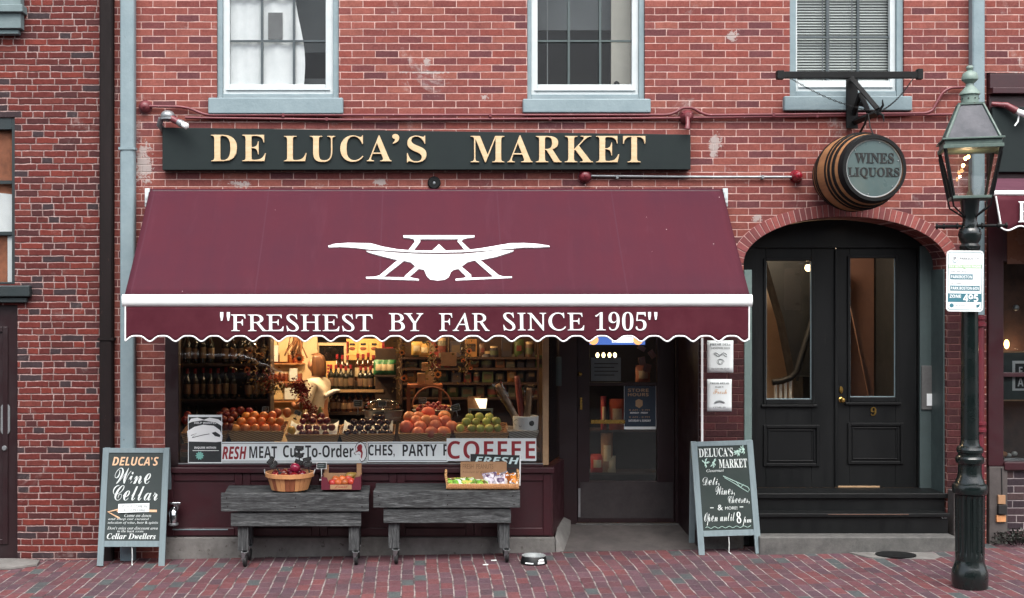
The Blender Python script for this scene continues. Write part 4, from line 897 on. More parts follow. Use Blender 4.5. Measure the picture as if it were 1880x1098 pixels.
# ---------------------------------------------------------------- wine barrel on its bracket
br = thing('sign_bracket', 'black iron wall bracket with cross bar and chains holding the barrel', 'bracket', (X(1565), 0, Z(235)))
bd = .30
b = MB(); b.box(X(1554,.08), X(1575,.08), -.085, -.0605, Z(236,.08), Z(144,.08)); b.box(X(1559,.08), X(1570,.08), -.06, -.0005, Z(234,.08), Z(212,.08)); b.build('wall_plate', M_iron, br, bevel=.004)
b = MB(); b.box(X(1425,bd), X(1693,bd), -bd-.025, -bd+.025, Z(144,bd), Z(132,bd)); b.box(X(1426,bd), X(1438,bd), -bd-.03, -bd+.03, Z(146,bd), Z(130,bd)); b.box(X(1683,bd), X(1693,bd), -bd-.03, -bd+.03, Z(146,bd), Z(127,bd)); b.build('cross_bar', M_iron, br, bevel=.004)
tipx, tipz, tipd = X(1612,.62), Z(207,.62), .62
b = MB(); b.tube([(X(1564),-.06,Z(226)), (tipx,-tipd,tipz)], .032, 4); b.tube([(X(1562,bd),-bd,Z(142,bd)), (tipx,-tipd,tipz+.03)], .026, 4); b.tube([(X(1564),-.02,Z(150)), (X(1562,bd),-bd,Z(140,bd))], .02, 4); b.build('arm', M_iron, br)
for a0, a1 in (((1566,.05,215),(1580,.25,172)), ((1580,.25,172),(1594,.42,205)), ((1575,.12,190),(1590,.33,193))):
    b = MB(); b.tube([(X(a0[0],a0[1]),-a0[1],Z(a0[2],a0[1])), (X(a1[0],a1[1]),-a1[1],Z(a1[2],a1[1]))], .024, 5); b.build('scroll', M_iron, br)
b = MB(); b.tube([(tipx,-tipd,tipz),(tipx+.03,-tipd-.04,tipz+.06),(tipx+.02,-tipd-.05,tipz+.11)], [.016,.012,.004], 6); b.build('scroll', M_iron, br); b = MB(); b.tube([(tipx,-tipd,tipz),(tipx+.03,-tipd-.04,tipz-.03),(tipx+.035,-tipd-.05,tipz-.09)], [.016,.012,.004], 6)
b.build('scroll', M_iron, br)
for e in ((1440,138),(1680,138)):
    a = Vector((X(e[0],bd), -bd-.01, Z(e[1],bd))); c = Vector((tipx, -tipd, tipz)); n = 34; b = MB()
    for i in range(n):
        p = a+(c-a)*((i+.5)/n); p.z -= .05*math.sin(math.pi*(i+.5)/n); dv = (c-a).normalized(); h = (c-a).length/n*.62
        s_ = dv.cross(Vector((0,0,1))).normalized() if i % 2 else dv.cross(dv.cross(Vector((0,0,1)))).normalized()
        b.tube([p+dv*h*math.cos(q)+s_*.006*math.sin(q) for q in [k*math.pi/4 for k in range(8)]], .0028, 5, closed=True)
    b.build('chain', M_iron, br, smooth=60)
fx, fz, fd = X(1605,.76), Z(309,.76), .76
bl = thing('barrel', 'oak wine barrel with lettered round end hanging over the black doors', 'barrel', (fx, -fd, fz), (0, 0, R(5)))
LB = .66; rp = [(0,.286),(.09,.318),(.2,.345),(.33,.356),(.46,.345),(.57,.318),(.66,.286)]
def rb_(t):
    for (a, r0), (c, r1) in zip(rp, rp[1:]):
        if a <= t <= c: return r0+(r1-r0)*(t-a)/(c-a)
b = MB(); b.lathe([(.268,.04)] + [(.268,0)] + [(r, a) for a, r in rp] + [(0,.66)], seg=48, axis='y', cap=False, flute=lambda i, q: .006*(abs(math.sin(q*12)) < .16)); b.build('staves', M_barrel, bl, local=True, smooth=25)
for a0, a1 in ((.0,.055),(.10,.135),(.165,.195),(.225,.25),(.42,.445),(.48,.51),(.60,.66)):
    b = MB(); b.lathe([(rb_(a0)+.001,a0-(.001 if a0 == 0 else 0)),(rb_(a0)+.006,a0),(rb_(a1)+.006,a1),(rb_(a1)+.001,a1)], seg=48, axis='y', cap=False); b.build('hoop', M_iron, bl, local=True, smooth=40)
b = MB(); b.lathe([(.262,-.012),(.292,-.012),(.298,.0),(.268,.035),(.262,.03)], seg=48, axis='y', cap=False); b.build('chime', M_iron, bl, local=True, smooth=40)
hb = MB(); hb.lathe([(0,.008),(.262,.008),(.262,.03)], seg=48, axis='y', cap=False); hd_ = hb.build('barrel_head', pm('grey_green_head', C(80,97,97), C(68,85,85), 3, .35, bump=.1, chips=C(130,140,140), cth=.73), bl, local=True, smooth=40)
b = MB(); b.lathe([(.248,.004),(.258,.002),(.262,.006),(.25,.0079)], seg=48, axis='y', cap=False); b.build('silver_rim', M_galv, hd_, local=True, smooth=40)
b = MB(); b.text(fnt('WINES', SERIF), -.175, .185, .045, .138, .0085, .006, off=.008); b.build('lettering', M_blackrub, hd_, local=True); b = MB(); b.text(fnt('LIQUORS', SERIF), -.238, .236, -.09, .008, .0085, .006, off=.008); b.build('lettering', M_blackrub, hd_, local=True)
b = MB()
for q in range(6): b.sphere((.235*math.cos(q*1.047+.3), .006, .235*math.sin(q*1.047+.3)), .006, 8, 6)
b.build('screw', M_galv, hd_, local=True)
b = MB(); b.tube([(0,.28,.36),(.005,.2,.42),(.01,.14,tipz-fz-.01)], .01, 6); b.tube([(.02,.05,.3),(.01,.1,.38),(.01,.14,tipz-fz-.01)], .006, 6); b.build('hanger', M_iron, bl, local=True)
# ---------------------------------------------------------------- notices on the brick pier
def notice(label, p0, p1, q0, q1, lines, extra=None, roll=0):
    x0, x1, z0, z1 = X(p0), X(p1), Z(q1), Z(q0); t = thing('notice', label, 'notice', ((x0+x1)/2, -.002, z0), (0, roll, 0))
    b = MB(); w2, h = (x1-x0)/2, z1-z0
    b.grid(lambda u, v: (-w2+2*w2*u, -.004-.003*math.sin(math.pi*u), h*v), 6, 6); b.build('sheet', M_paper, t, local=True, solid=.001, smooth=180)
    b = MB()
    for tx, f, m, a, c, e, k in lines:
        b.text(fnt(tx, f) if f else tx, -w2*e, w2*e, h*a, h*c, -.0085, .0008)
    if extra: extra(b, w2, h)
    b.build('print', M_inkgrey, t, local=True); return t
def sub_art(b, w2, h):
    for k in range(2): b.tube([(-w2*.5+w2*1.0*i/8, -.0085, h*(.58-.05*k)+.012*math.sin(i*1.3+k)) for i in range(9)], .003, 5)
    b.tube([(w2*.3*math.cos(i*.6)*(1-.03*i), -.0085, h*.33+.03*math.sin(i*.6)*(1-.02*i)) for i in range(22)], .002, 5)
def bread_art(b, w2, h):
    b.tube([(-w2*.4+w2*.8*i/8, -.0085, h*.26+.016*math.sin(i/8*math.pi)) for i in range(9)], [.006]+[.009]*7+[.006], 6)
notice('white deli sandwich notice, the upper paper on the brick pier', 1298, 1346, 625, 684, [('FRESH DELI', SERIF, 0, .84, .91, .78, 0), ('SANDWICHES', SERIF, 0, .73, .79, .72, 0), ('TO GO OR STAY', SERIF, 0, .1, .145, .7, 0)], sub_art)
n2 = notice('white bread notice with orange script, the lower paper on the pier', 1298, 1343, 696, 755, [('FRESH BREAD', SERIF, 0, .84, .9, .78, 0), ('DAILY', SERIF, 0, .73, .78, .35, 0), ('COME IN', SERIF, 0, .1, .145, .5, 0)], bread_art)
b = MB(); b.text(fnt('Fresh', SCRIPT), -.06, .07, .165, .21, -.0085, .0008); b.build('script', M_chalk_o, n2, local=True)
# hose tap
t = thing('hose_tap', 'chrome hose tap on the shopfront beside the wine cellar board', 'tap', (X(322,.1), -.03, Z(962,.1)))
x, z = X(322,.12), Z(942,.12)
b = MB(); b.tube([(x,-.03,z+.03),(x-.01,-.1,z+.035),(x-.015,-.14,z+.0),(x-.015,-.14,z-.09)], [.03,.045,.05,.038], 12); b.build('body', M_chrome, t, smooth=60)
b = MB(); b.tube([(x-.01,-.12,z+.04),(x-.005,-.13,z+.085)], .012, 8); b.box(x-.05, x+.055, -.15, -.11, z+.085, z+.105); b.build('handle', M_chrome, t, bevel=.004)
b = MB(); b.lathe([(.046,-.01),(.05,0),(.046,.012)], (x-.015,-.14,z-.1), 16); b.build('nozzle_ring', M_galv, t, smooth=40)
# ---------------------------------------------------------------- chalkboard A-frames
def aframe(label, tl, tr, bl_, br_, ytop, ybot, d, slate, lean=11):
    """A sandwich board: two hinged frames, the front one carrying a chalkboard. Measured from its feet up."""
    xl, xr = X(bl_, d), X(br_, d); xc = (xl+xr)/2; wd = xr-xl; zg = g(xc)+.004
    hgt = (Z(ytop, d-.12)-Z(ybot, d))*1.0; roll = math.atan2(X(tl,d-.1)+X(tr,d-.1)-xl-xr, 2*hgt)
    t = thing('chalkboard_sign', label, 'chalkboard', (xc, -d, zg), (R(-lean), roll, 0))
    h = hgt/math.cos(R(lean)); w2 = wd/2; f = .058; lz = .16*h
    b = MB(); b.box(-w2, -w2+f, 0, .022, 0, h); b.box(w2-f, w2, 0, .022, 0, h); b.box(-w2+f, w2-f, 0, .022, h-f*.8, h); b.box(-w2+f, w2-f, 0, .022, lz, lz+f*.95)
    b.build('frame', M_frame, t, local=True, bevel=.003)
    b = MB(); b.box(-w2+f, w2-f, .007, .015, lz+f*.95, h-f*.8); sl_ = b.build('slate', slate, t, local=True)
    M = Matrix.Translation((0, .03, h)) @ Matrix.Rotation(R(lean*2), 4, 'X') @ Matrix.Translation((0, 0, -h))
    b = MB(); b.box(-w2+.004, -w2+f, 0, .022, 0, h, M); b.box(w2-f, w2-.004, 0, .022, 0, h, M); b.box(-w2+f, w2-f, 0, .02, lz, h-.004, M); b.build('rear_frame', M_frame, t, local=True, bevel=.003)
    b = MB(); zc = lz*.95; 
    b.tube([(0,.012,lz+.01),(.004,.03,zc*.6),(0,.05,.02),(.01,.02,.006)], .0045, 6); b.build('cord', M_chalk, t, local=True)
    return t, sl_, w2-f, lz+f*.95, h-f*.8
t, sl_, w2, v0, v1 = aframe('grey framed wine cellar chalkboard standing before the drainpipes', 183, 307, 177.5, 302, 826, 1041, .36, M_slate)
L = v1-v0; Y = .0068
def tx(bld, s, f, u0, u1, a, c, off=0, dep=.0012): bld.text(fnt(s, f) if f else s, u0*w2, u1*w2, v0+a*L, v0+c*L, Y, dep, off=off)
b = MB(); tx(b, 'DELUCA’S', SANSBI, -.86, .84, .855, .955)
b.tube([(-.42*w2,.006,v0+.365*L),(-.92*w2,.006,v0+.325*L),(-.5*w2,.006,v0+.255*L)], .0085, 6); b.box(-.6*w2, .86*w2, .0035, .0065, v0+.325*L, v0+.352*L); b.build('peach_lettering', M_chalk_o, sl_, local=True)
b = MB(); tx(b, 'Wine', SCR, -.74, .58, .645, .83, .002); b.build('white_lettering', M_chalk, sl_, local=True)
b = MB(); tx(b, 'Cellar', SCR, -.78, .86, .455, .63, .002); b.build('white_lettering', M_chalk, sl_, local=True); b = MB()
tx(b, 'Come on down', ITAL, -.32, .66, .268, .305); tx(b, 'and shop our curated', ITAL, -.9, .58, .228, .262); tx(b, 'selection of wine, beer & spirits', ITAL, -.92, .92, .185, .22)
tx(b, 'Don’t miss our discount area', ITAL, -.92, .92, .128, .16); tx(b, 'in the back room', ITAL, -.55, .4, .096, .124); b.build('small_lettering', M_chalk, sl_, local=True); b = MB(); tx(b, 'Cellar Dwellers', BITAL, -.92, .86, .02, .085, .0); b.build('white_lettering', M_chalk, sl_, local=True)
b = MB(); b.grid(lambda u, v: ((-.55+1.13*u)*w2, -.004-.004*math.sin(u*5), v0+(.315+.1*v+.012*u)*L), 8, 4); nt_ = b.build('paper_note', M_paper, sl_, local=True, solid=.001)
b = MB(); b.text('PLEASE COME IN', -.4*w2, .5*w2, v0+.375*L, v0+.405*L, -.0088, .0006); b.text('& EXPLORE', -.35*w2, .45*w2, v0+.335*L, v0+.36*L, -.0088, .0006); b.build('note_writing', M_inkgrey, nt_, local=True)
t, sl_, w2, v0, v1 = aframe('grey framed deli menu chalkboard leaning before the brick pier', 1274, 1386, 1283, 1399, 811, 1018, .31, M_slate_g)
L = v1-v0
b = MB(); tx(b, 'DELUCA’S', SERIF, -.95, .42, .87, .975); b.build('headline', M_chalk, sl_, local=True); b = MB(); tx(b, 'MARKET', SERIF, -.18, .95, .735, .84); b.build('headline', M_chalk, sl_, local=True)
for wd, f, q0, q1, c0_, c1_ in (('Gourmet', ITAL, -.7, .0, .69, .725), ('Deli,', SCR, -.88, -.22, .52, .63), ('Wines,', SCR, -.4, .36, .40, .52), ('Cheeses,', SCR, .08, .92, .30, .40), ('-', SANSB, -.66, -.52, .262, .272), ('&', SERIF, -.36, -.16, .235, .30), ('MORE!', 0, -.06, .42, .24, .275), ('-', SANSB, .52, .66, .262, .272), ('Open until', SCR, -.92, .3, .06, .21), ('8', ITAL if False else SERIF, .36, .54, .075, .21), ('pm', SCR, .58, .94, .045, .15)):
    b = MB(); tx(b, wd, f, q0, q1, c0_, c1_, 0); b.build('white_lettering', M_chalk, sl_, local=True)
random.seed(5); b = MB()
for cx, cz, n in ((.6,.93,8), (-.72,.80,8), (-.4,.8,5), (.85,.95,5)):
    for k in range(n):
        q = random.uniform(0, 6.28); r0, r1 = .02, random.uniform(.03,.05)
        b.tube([((cx)*w2+r0*.2*math.cos(q), .006, v0+cz*L+r0*.2*math.sin(q)), (cx*w2+r1*.7*math.cos(q+.2), .0055, v0+cz*L+r1*.7*math.sin(q+.2)), (cx*w2+r1*math.cos(q), .006, v0+cz*L+r1*math.sin(q))], [.003,.0065,.001], 5)
    b.sphere((cx*w2, .0045, v0+cz*L), .011, 8, 6, (1,.3,1)); b.build('chalk_flower', M_chalk_g, sl_, local=True); b = MB()
b.tube([(-.05*w2,.006,v0+.64*L),(.9*w2,.006,v0+.5*L)], .0035, 5); b.tube([(.0,.006,v0+.62*L),(.4*w2,.006,v0+.545*L),(.6*w2,.006,v0+.50*L),(.9*w2,.006,v0+.44*L),(.96*w2,.006,v0+.47*L),(.9*w2,.006,v0+.5*L)], .003, 5); b.tube([(.45*w2,.006,v0+.57*L),(.6*w2,.006,v0+.5*L),(.75*w2,.006,v0+.53*L)], .003, 5)
b.build('chalk_knife', M_chalk_g, sl_, local=True); b = MB(); b.tube([(-.9*w2+1.8*w2*i/30, .006, v0+.035*L+.008*math.sin(i*1.3)) for i in range(31)], .002, 5)
b.build('chalk_drawing', M_chalk_g, sl_, local=True)
# ---------------------------------------------------------------- wheeled benches
def bench(label, p0, p1, q0, q1, plegs, ytop, yap0, yap1, ylow, yfoot, d0, d1):
    xl, xr = X(p0, d1), X(p1, d1); zt = Z(ytop, d1); xc = (xl+xr)/2; zg = g(xc)
    t = thing('bench', label, 'bench', (xc, -(d0+d1)/2, zg))
    n = 4; dp = (d1-d0)/n
    for i in range(n):
        b = MB(); ya = -d0-dp*i-.003; yb_ = -d0-dp*(i+1)+.003; za = zt+.035*(1-i/n); ex = random.uniform(-.006,.006)
        b.add([(xl+.004+ex,yb_,za-.055),(xr-.004+ex,yb_,za-.055),(xr-.004+ex,ya,za-.05),(xl+.004+ex,ya,za-.05),(xl+.004+ex,yb_,za-.03),(xr-.004+ex,yb_,za-.03),(xr-.004+ex,ya,za-.022),(xl+.004+ex,ya,za-.022)], [(0,3,2,1),(4,5,6,7),(0,1,5,4),(1,2,6,5),(2,3,7,6),(3,0,4,7)])
        b.build('top_plank', M_wood, t, bevel=.004)
    b = MB(); b.box(xl-.002, xr+.002, -d1-.034, -d1-.001, Z(yap0,d1+.03), zt+.004); fb = b.build('front_board', M_wood, t, bevel=.004)
    b = MB()
    for xx in (xl+.05, xr-.06, (xl+xr)/2):
        for zz in (zt-.04, zt-.12): b.sphere((xx+random.uniform(-.01,.01), -d1-.035, zz), .006, 8, 5, (1,.4,1))
    b.build('nail_heads', M_rust, fb)
    lx0, lx1 = X(q0, d1), X(q1, d1)
    b = MB(); b.box(lx0, lx1, -d1-.012, -d1+.02, Z(ylow,d1), Z(yap1,d1)); b.build('lower_board', M_wood, t, bevel=.004)
    b = MB(); b.box(lx0+.02, lx1-.02, -d0-.03, -d0, Z(ylow,d1), zt-.03); b.build('rear_board', M_wood, t, bevel=.004)
    zl = Z(yfoot-28, d1)
    for (a, c) in plegs:
        for yy in (-d1+.021, -d0-.10):
            if yy > -d1+.1: a_, c_ = a+.0, c+.0
            xa, xb = X(a, d1), X(c, d1)
            b = MB(); b.box(xa, xb, yy, yy+.065, zl, zt-.06); b.build('leg', M_wood_v, t, bevel=.004)
            cx = (xa+xb)/2+.01; gy = g(cx)+.002; cy = yy-.01
            b = MB(); b.lathe([(.02,-.016),(.05,-.016),(.056,-.01),(.056,.01),(.05,.016),(.02,.016)], (cx+.012, cy, gy+.057), 20, axis='x'); cs = b.build('caster', M_blackrub, t, smooth=40)
            b = MB(); b.add([(cx-.014,cy-.075,zl-.002),(cx+.03,cy-.075,zl-.002),(cx+.03,cy+.05,zl-.002),(cx-.014,cy+.05,zl-.002),(cx-.012,cy-.03,gy+.04),(cx-.006,cy-.03,gy+.04),(cx-.006,cy+.02,gy+.05),(cx-.012,cy+.02,gy+.05)], [(0,1,2,3),(4,7,6,5),(0,4,5,1),(1,5,6,2),(2,6,7,3),(3,7,4,0)])
            b.lathe([(.035,-.006),(.035,0)], (cx+.008, cy-.01, zl-.002), 14); b.build('fork', M_galv, cs)
    return t, zt
random.seed(11)
bench('weathered grey bench on casters carrying the apple tub', 407, 677, 424, 663, ((436,455),(640,659)), 905, 939, 941, 966, 1040, .07, .47)
bench('weathered grey bench on casters carrying the snack basket', 686, 954, 704, 938, ((713,733),(917,936)), 901, 932, 934, 960, 1036, .07, .47)
# ---------------------------------------------------------------- dog bowl
x, yy = X(980,.52), -.52
t = thing('dog_bowl', 'black and white dog bowl on the bricks beside the second bench', 'dog bowl', (x, yy, g(x)))
b = MB(); b.lathe([(.118,.003),(.122,.008),(.108,.066),(.104,.070)], (x, yy, g(x)), 32, cap=False); b.build('shell', M_black, t, smooth=40)
b = MB(); b.lathe([(.106,.068),(.110,.074),(.102,.076),(.092,.07),(.078,.02),(.0,.016)], (x, yy, g(x)), 32, cap=False); b.build('steel_liner', M_steel, t, smooth=60)
b = MB()
for a0, a1 in ((-2.35,-1.7), (-1.35,-.75)):
    for k in range(10):
        q0, q1 = a0+(a1-a0)*k/10, a0+(a1-a0)*(k+1)/10; f = lambda q, z, rr: (x+rr*math.cos(q), yy+rr*math.sin(q), g(x)+z)
        zt0 = .052 if a0 < -2 else .03+.022*abs(math.sin(k*1.4)); 
        b.add([f(q0,.016,.1225), f(q1,.016,.1225), f(q1,zt0 if a0 > -2 else .026,.117), f(q0,zt0 if a0 > -2 else .026,.117)], [(0,1,2,3)])
for q in (-1.15,-1.02,-.9): b.sphere((x+.117*math.cos(q), yy+.117*math.sin(q), g(x)+.047), .011, 8, 6)
b.build('paw_print', M_print, t)
# a few scraps on the paving
for p, q, nm in ((1480,1019,'small white paper scrap beside the bench caster'), (893,1031,'flat white leaflet scrap under the second bench edge')):
    dd = .42; xx = X(902 if nm[0] == 's' else 889, dd)+(0.0 if nm[0] == 's' else -.02); b = MB(); yv = -.40 if nm[0] == 's' else -.58
    b.grid(lambda u, v: (xx+.05*u, yv+.03*v, g(xx)+.004+.004*u*v), 3, 3); tag(b.build('paper_scrap', M_chalk, solid=.001), nm, 'litter')
random.seed(77); b = MB()
for k in range(150):
    x = random.uniform(-4.6, 5.2); yv = -abs(random.gauss(0,.5))-.08 if random.random() < .75 else random.uniform(-1.8,-.1); s_ = random.uniform(.004,.012); z = g(x)+.003; q = random.uniform(0,6.28)
    b.add([(x+s_*math.cos(q+a), yv+s_*random.uniform(.5,1)*math.sin(q+a), z+random.uniform(0,.004)) for a in (0,1.5,3.1,4.6)], [(0,1,2,3)])
tag(b.build('grit', pm('pale_grit', C(150,140,130), C(96,84,74), 3, .9, bump=0)), 'specks of grit and dry crumbs scattered on the brick paving', 'grit', kind='stuff')
# ---------------------------------------------------------------- street lamp
LD = 1.72; lx, ly = X(1780.5, LD), -LD; lg0 = g(lx)
lp = thing('street_lamp', 'dark green gas style lamp post with a lit copper lantern', 'street lamp', (lx, ly, lg0))
def lz(py, d=LD): return Z(py, d)-lg0
W = lambda n: n/2/S(LD)
c0 = (lx, ly, lg0)
b = MB(); b.lathe([(W(60),0),(W(62),.03),(W(63),lz(1058)),(W(62),lz(1048)),(W(56),lz(1040)),(W(51),lz(1032)),(W(50),lz(1028))], c0, 40); b.build('foot', M_lampgreen, lp, smooth=50)
b = MB(); NF = 16
b.lathe([(W(50),lz(1028)),(W(50),lz(1016)),(W(50),lz(1010)),(W(51),lz(915)),(W(52),lz(908))], c0, 128, flute=lambda i, q: (.13*max(0, math.sin(q*NF))**.6 if 2 <= i <= 3 else 0)); b.build('fluted_shaft', M_lampgreen, lp, smooth=50)
b = MB(); b.lathe([(W(50),lz(908)),(W(58),lz(905)),(W(61),lz(899)),(W(61),lz(894)),(W(58),lz(889)),(W(51),lz(887)),(W(49),lz(882)),(W(43),lz(876)),(W(40),lz(866)),(W(40),lz(852)),(W(46),lz(850)),(W(49),lz(846)),(W(49),lz(841)),(W(45),lz(838)),(W(40),lz(836)),(W(40),lz(832)),(W(45),lz(830)),(W(46),lz(825)),(W(43),lz(821)),(W(35),lz(818)),(W(32),lz(812)),(W(31),lz(806))], c0, 40); b.build('collar', M_lampgreen, lp, smooth=22)
b = MB(); b.lathe([(W(31),lz(806)),(W(29),lz(600)),(W(26.5),lz(470)),(W(27),lz(462)),(W(34),lz(458)),(W(36),lz(452)),(W(28),lz(447)),(W(36),lz(440)),(W(40),lz(430)),(W(36),lz(421)),(W(27),lz(417)),(W(27),lz(411)),(W(24),lz(404)),(W(26),lz(398)),(W(30),lz(385)),(W(33),lz(369)),(W(36),lz(366))], c0, 32); b.build('post', M_lampgreen, lp, smooth=45)
rot = R(-24)
RM = Matrix.Translation(c0) @ Matrix.Rotation(rot+R(24), 4, 'Z')
RM = Matrix.Translation(c0) @ Matrix.Rotation(R(-17), 4, 'Z')
b = MB(); zb_ = lz(415); b.tube([(-W(112),0,zb_),(W(122),0,zb_)], W(6), 10, M=RM)
for u in (-112,-88,-42,42,96,122): b.lathe([(W(3),-W(5)),(W(11),-W(3)),(W(11),W(3)),(W(3),W(5))], (W(u),0,zb_), 12, axis='x', M=RM)
b.build('ladder_bar', M_iron, lp, smooth=45)
hb_, ht_ = W(66)*.93, W(100)*.93; zb2, zt2 = lz(364), lz(277)
b = MB()
b.box(-hb_-.012, hb_+.012, -hb_-.012, hb_+.012, zb2-.012, zb2+.012, RM)
lan = b.build('lantern', M_verdigris, lp, bevel=.004)
b = MB()
for sx in (-1, 1):
    for sy in (-1, 1):
        b = MB(); b.tube([(sx*hb_, sy*hb_, zb2+.012), (sx*ht_, sy*ht_, zt2)], .013, 4, M=RM); b.build('corner_bar', M_iron, lan)
b = MB(); e = .002
for k in range(4):
    Mk = RM @ Matrix.Rotation(k*math.pi/2, 4, 'Z')
    b.add([(-hb_+.013,-hb_+e,zb2+.012),(hb_-.013,-hb_+e,zb2+.012),(ht_-.013,-ht_+e,zt2-.002),(-ht_+.013,-ht_+e,zt2-.002)], [(0,1,2,3)], Mk)
b.build('pane', G_lamp, lan)
ev = W(108)*.93; zt3 = lz(258); rt = W(40); zr = lz(195)
b = MB(); b.box(-ev, ev, -ev, ev, zt2, zt2+.03, RM); b.box(-ev+.012, ev-.012, -ev+.012, ev-.012, zt2+.031, zt3-.016, RM); b.box(-ev-.008, ev+.008, -ev-.008, ev+.008, zt3-.015, zt3, RM); b.build('eave', M_verdigris, lan, bevel=.004)
rv = ev-.025
b = MB(); b.add([(-rv,-rv,zt3+.001),(rv,-rv,zt3+.001),(rv,rv,zt3+.001),(-rv,rv,zt3+.001),(-rt,-rt,zr),(rt,-rt,zr),(rt,rt,zr),(-rt,rt,zr)], [(0,1,5,4),(1,2,6,5),(2,3,7,6),(3,0,4,7),(4,5,6,7)], RM); b.build('roof', pm('grey_violet_roof', C(84,84,91), C(64,67,72), 5, .55, bump=.3, spec=.3), lan)
b = MB()
for sx in (-1, 1):
    for sy in (-1, 1): b.tube([(sx*rv, sy*rv, zt3+.002), (sx*rt, sy*rt, zr+.002)], .012, 6, M=RM)
b.box(-rt-.01, rt+.01, -rt-.01, rt+.01, zr+.001, zr+.016, RM); b.build('hip_bar', M_verdigris, lan, smooth=60)
b = MB(); b.lathe([(W(30),zr+.016),(W(30),lz(176)),(W(36),lz(174)),(W(34),lz(170)),(W(22),lz(163)),(W(14),lz(158)),(W(13),lz(154)),(W(19),lz(151)),(W(28),lz(147)),(W(29),lz(143)),(W(24),lz(135)),(W(13),lz(131)),(W(9),lz(130)),(W(13),lz(125)),(W(10),lz(121)),(0,lz(119.5))], c0, 28); b.build('chimney', pm('pale_verdigris', C(126,146,136), C(96,112,106), 6, .5, bump=.2), lan, smooth=40)
b = MB()
for k in range(8):
    q = k*math.pi/4+.2; b.sphere((c0[0]+W(30.5)*math.cos(q), c0[1]+W(30.5)*math.sin(q), c0[2]+lz(182)), .006, 6, 5)
b.build('vent_hole', M_blackrub, lan)
b = MB()
for k in range(4):
    Mk = RM @ Matrix.Rotation(k*math.pi/2, 4, 'Z')
    b.tube([(-ht_*1.02,-ht_*1.02,lz(285)),(-hb_*1.18,-hb_*1.18,lz(350)),(-hb_*1.0,-hb_*1.0,lz(380)),(-W(20),-W(20),lz(398)),(-W(10),-W(10),lz(402))], .007, 6, M=Mk)
b.build('cradle', M_iron, lp, smooth=60)
b = MB(); b.lathe([(.03,zb2+.012),(.02,zb2+.05),(.012,zb2+.06),(.012,lz(318))], c0, 12); b.build('burner', M_galv, lan, smooth=60)
for dx, q in ((-.035, 291), (-.055, 304), (-.012, 288)):
    b = MB(); b.sphere((lx+dx, ly, Z(q,LD)), .013, 12, 8, (1,1,1.3)); b.build('mantle', emis('gas_mantle', C(255,196,120), 6), lan, smooth=180)
point('lamp_flame', (lx-.03, ly, Z(300,LD)), .8, (1,.72,.42), .012)
# parking sign on the post
sdp = LD+.09
ps = thing('parking_sign', 'white and teal parking zone sign fixed to the lamp post', 'parking sign', (X(1771,sdp), -sdp, Z(572,sdp)), (0, R(.6), 0))
sw, sh = (X(1805,sdp)-X(1737,sdp))/2, Z(460,sdp)-Z(572,sdp)
def rr(w_, z0, z1, r, n=6):
    p = []
    for cx, cz, a in ((w_-r, z1-r, 0), (-w_+r, z1-r, 90), (-w_+r, z0+r, 180), (w_-r, z0+r, 270)):
        p += [(cx+r*math.cos(R(a+90*i/n)), cz+r*math.sin(R(a+90*i/n))) for i in range(n+1)]
    return p
b = MB(); b.prism(rr(sw, 0, sh, .03), 0, .004); b.build('plate', M_print, ps, local=True)
U = lambda u: -sw+2*sw*(u-60)/580; V = lambda v: sh*(1-(v-70)/965)     # read off a 760 x 1098 enlargement
b = MB(); o = rr(sw-.012, .012, sh-.012, .022); i_ = rr(sw-.016, .016, sh-.016, .019); n = len(o)
b.add([(p[0],-.001,p[1]) for p in o]+[(p[0],-.001,p[1]) for p in i_], [(k,(k+1) % n,(k+1) % n+n,k+n) for k in range(n)])
b.box(U(92), U(608), -.001, -.0003, V(885), V(750)); b.box(U(118), U(472), -.001, -.0003, V(528), V(445)); b.box(U(118), U(582), -.001, -.0003, V(706), V(625))
b.lathe([(0,-.001),(.017,-.001),(.017,0)], (U(145),0,V(940)), 20, axis='y'); b.prism([(U(535),V(975)),(U(575),V(960)),(U(590),V(915)),(U(530),V(930))], -.001, -.0003)
b.tube([(U(190)+.024*math.cos(q/3), -.0005, V(200)+.026*math.sin(q/3)) for q in range(20)], .0015, 4); b.box(U(160), U(212), -.001, -.0003, V(272), V(262)); b.build('teal_panel', M_teal, ps, local=True)
b = MB(); b.box(U(92), U(608), -.001, -.0003, V(350), V(295)); b.add([(U(310),-.0008,V(350)),(U(340),-.0008,V(366)),(U(370),-.0008,V(350))], [(0,1,2)]); b.build('green_band', M_lime, ps, local=True)
b = MB(); b.text(fnt('495', SANSB), U(325), U(560), V(880), V(760), -.0011, .0005, off=.01); b.text(fnt('ZONE', SANSB), U(112), U(290), V(820), V(768), -.0011, .0005)
b.text(fnt('PARKBOSTON', SANSB), U(130), U(460), V(512), V(462), -.0011, .0005); b.text(fnt('PARK.BOSTON.GOV', SANSB), U(130), U(572), V(690), V(642), -.0011, .0005); b.text(fnt('PAY WITH YOUR PHONE', SANSB), U(100), U(600), V(340), V(305), -.0011, .0005); b.build('white_lettering', M_print, ps, local=True)
b = MB(); b.text(fnt('PARK', SANSB), U(265), U(385), V(215), V(180), -.0006, .0005); b.text('BOSTON', U(392), U(575), V(215), V(180), -.0006, .0005); b.text('Get the App', U(130), U(370), V(425), V(388), -.0006, .0005); b.text('or Visit', U(130), U(290), V(602), V(570), -.0006, .0005); b.text('city of boston', U(200), U(365), V(952), V(930), -.0006, .0005); b.text(fnt('P', SANSB), U(168), U(212), V(228), V(172), -.0006, .0005); b.build('grey_lettering', M_inkgrey, ps, local=True)
b = MB(); b.box(-.02, .03, .0045, .02, sh*.82, sh*.87); b.box(-.02, .03, .0045, .02, sh*.13, sh*.18); b.build('strap', M_galv, ps, local=True)
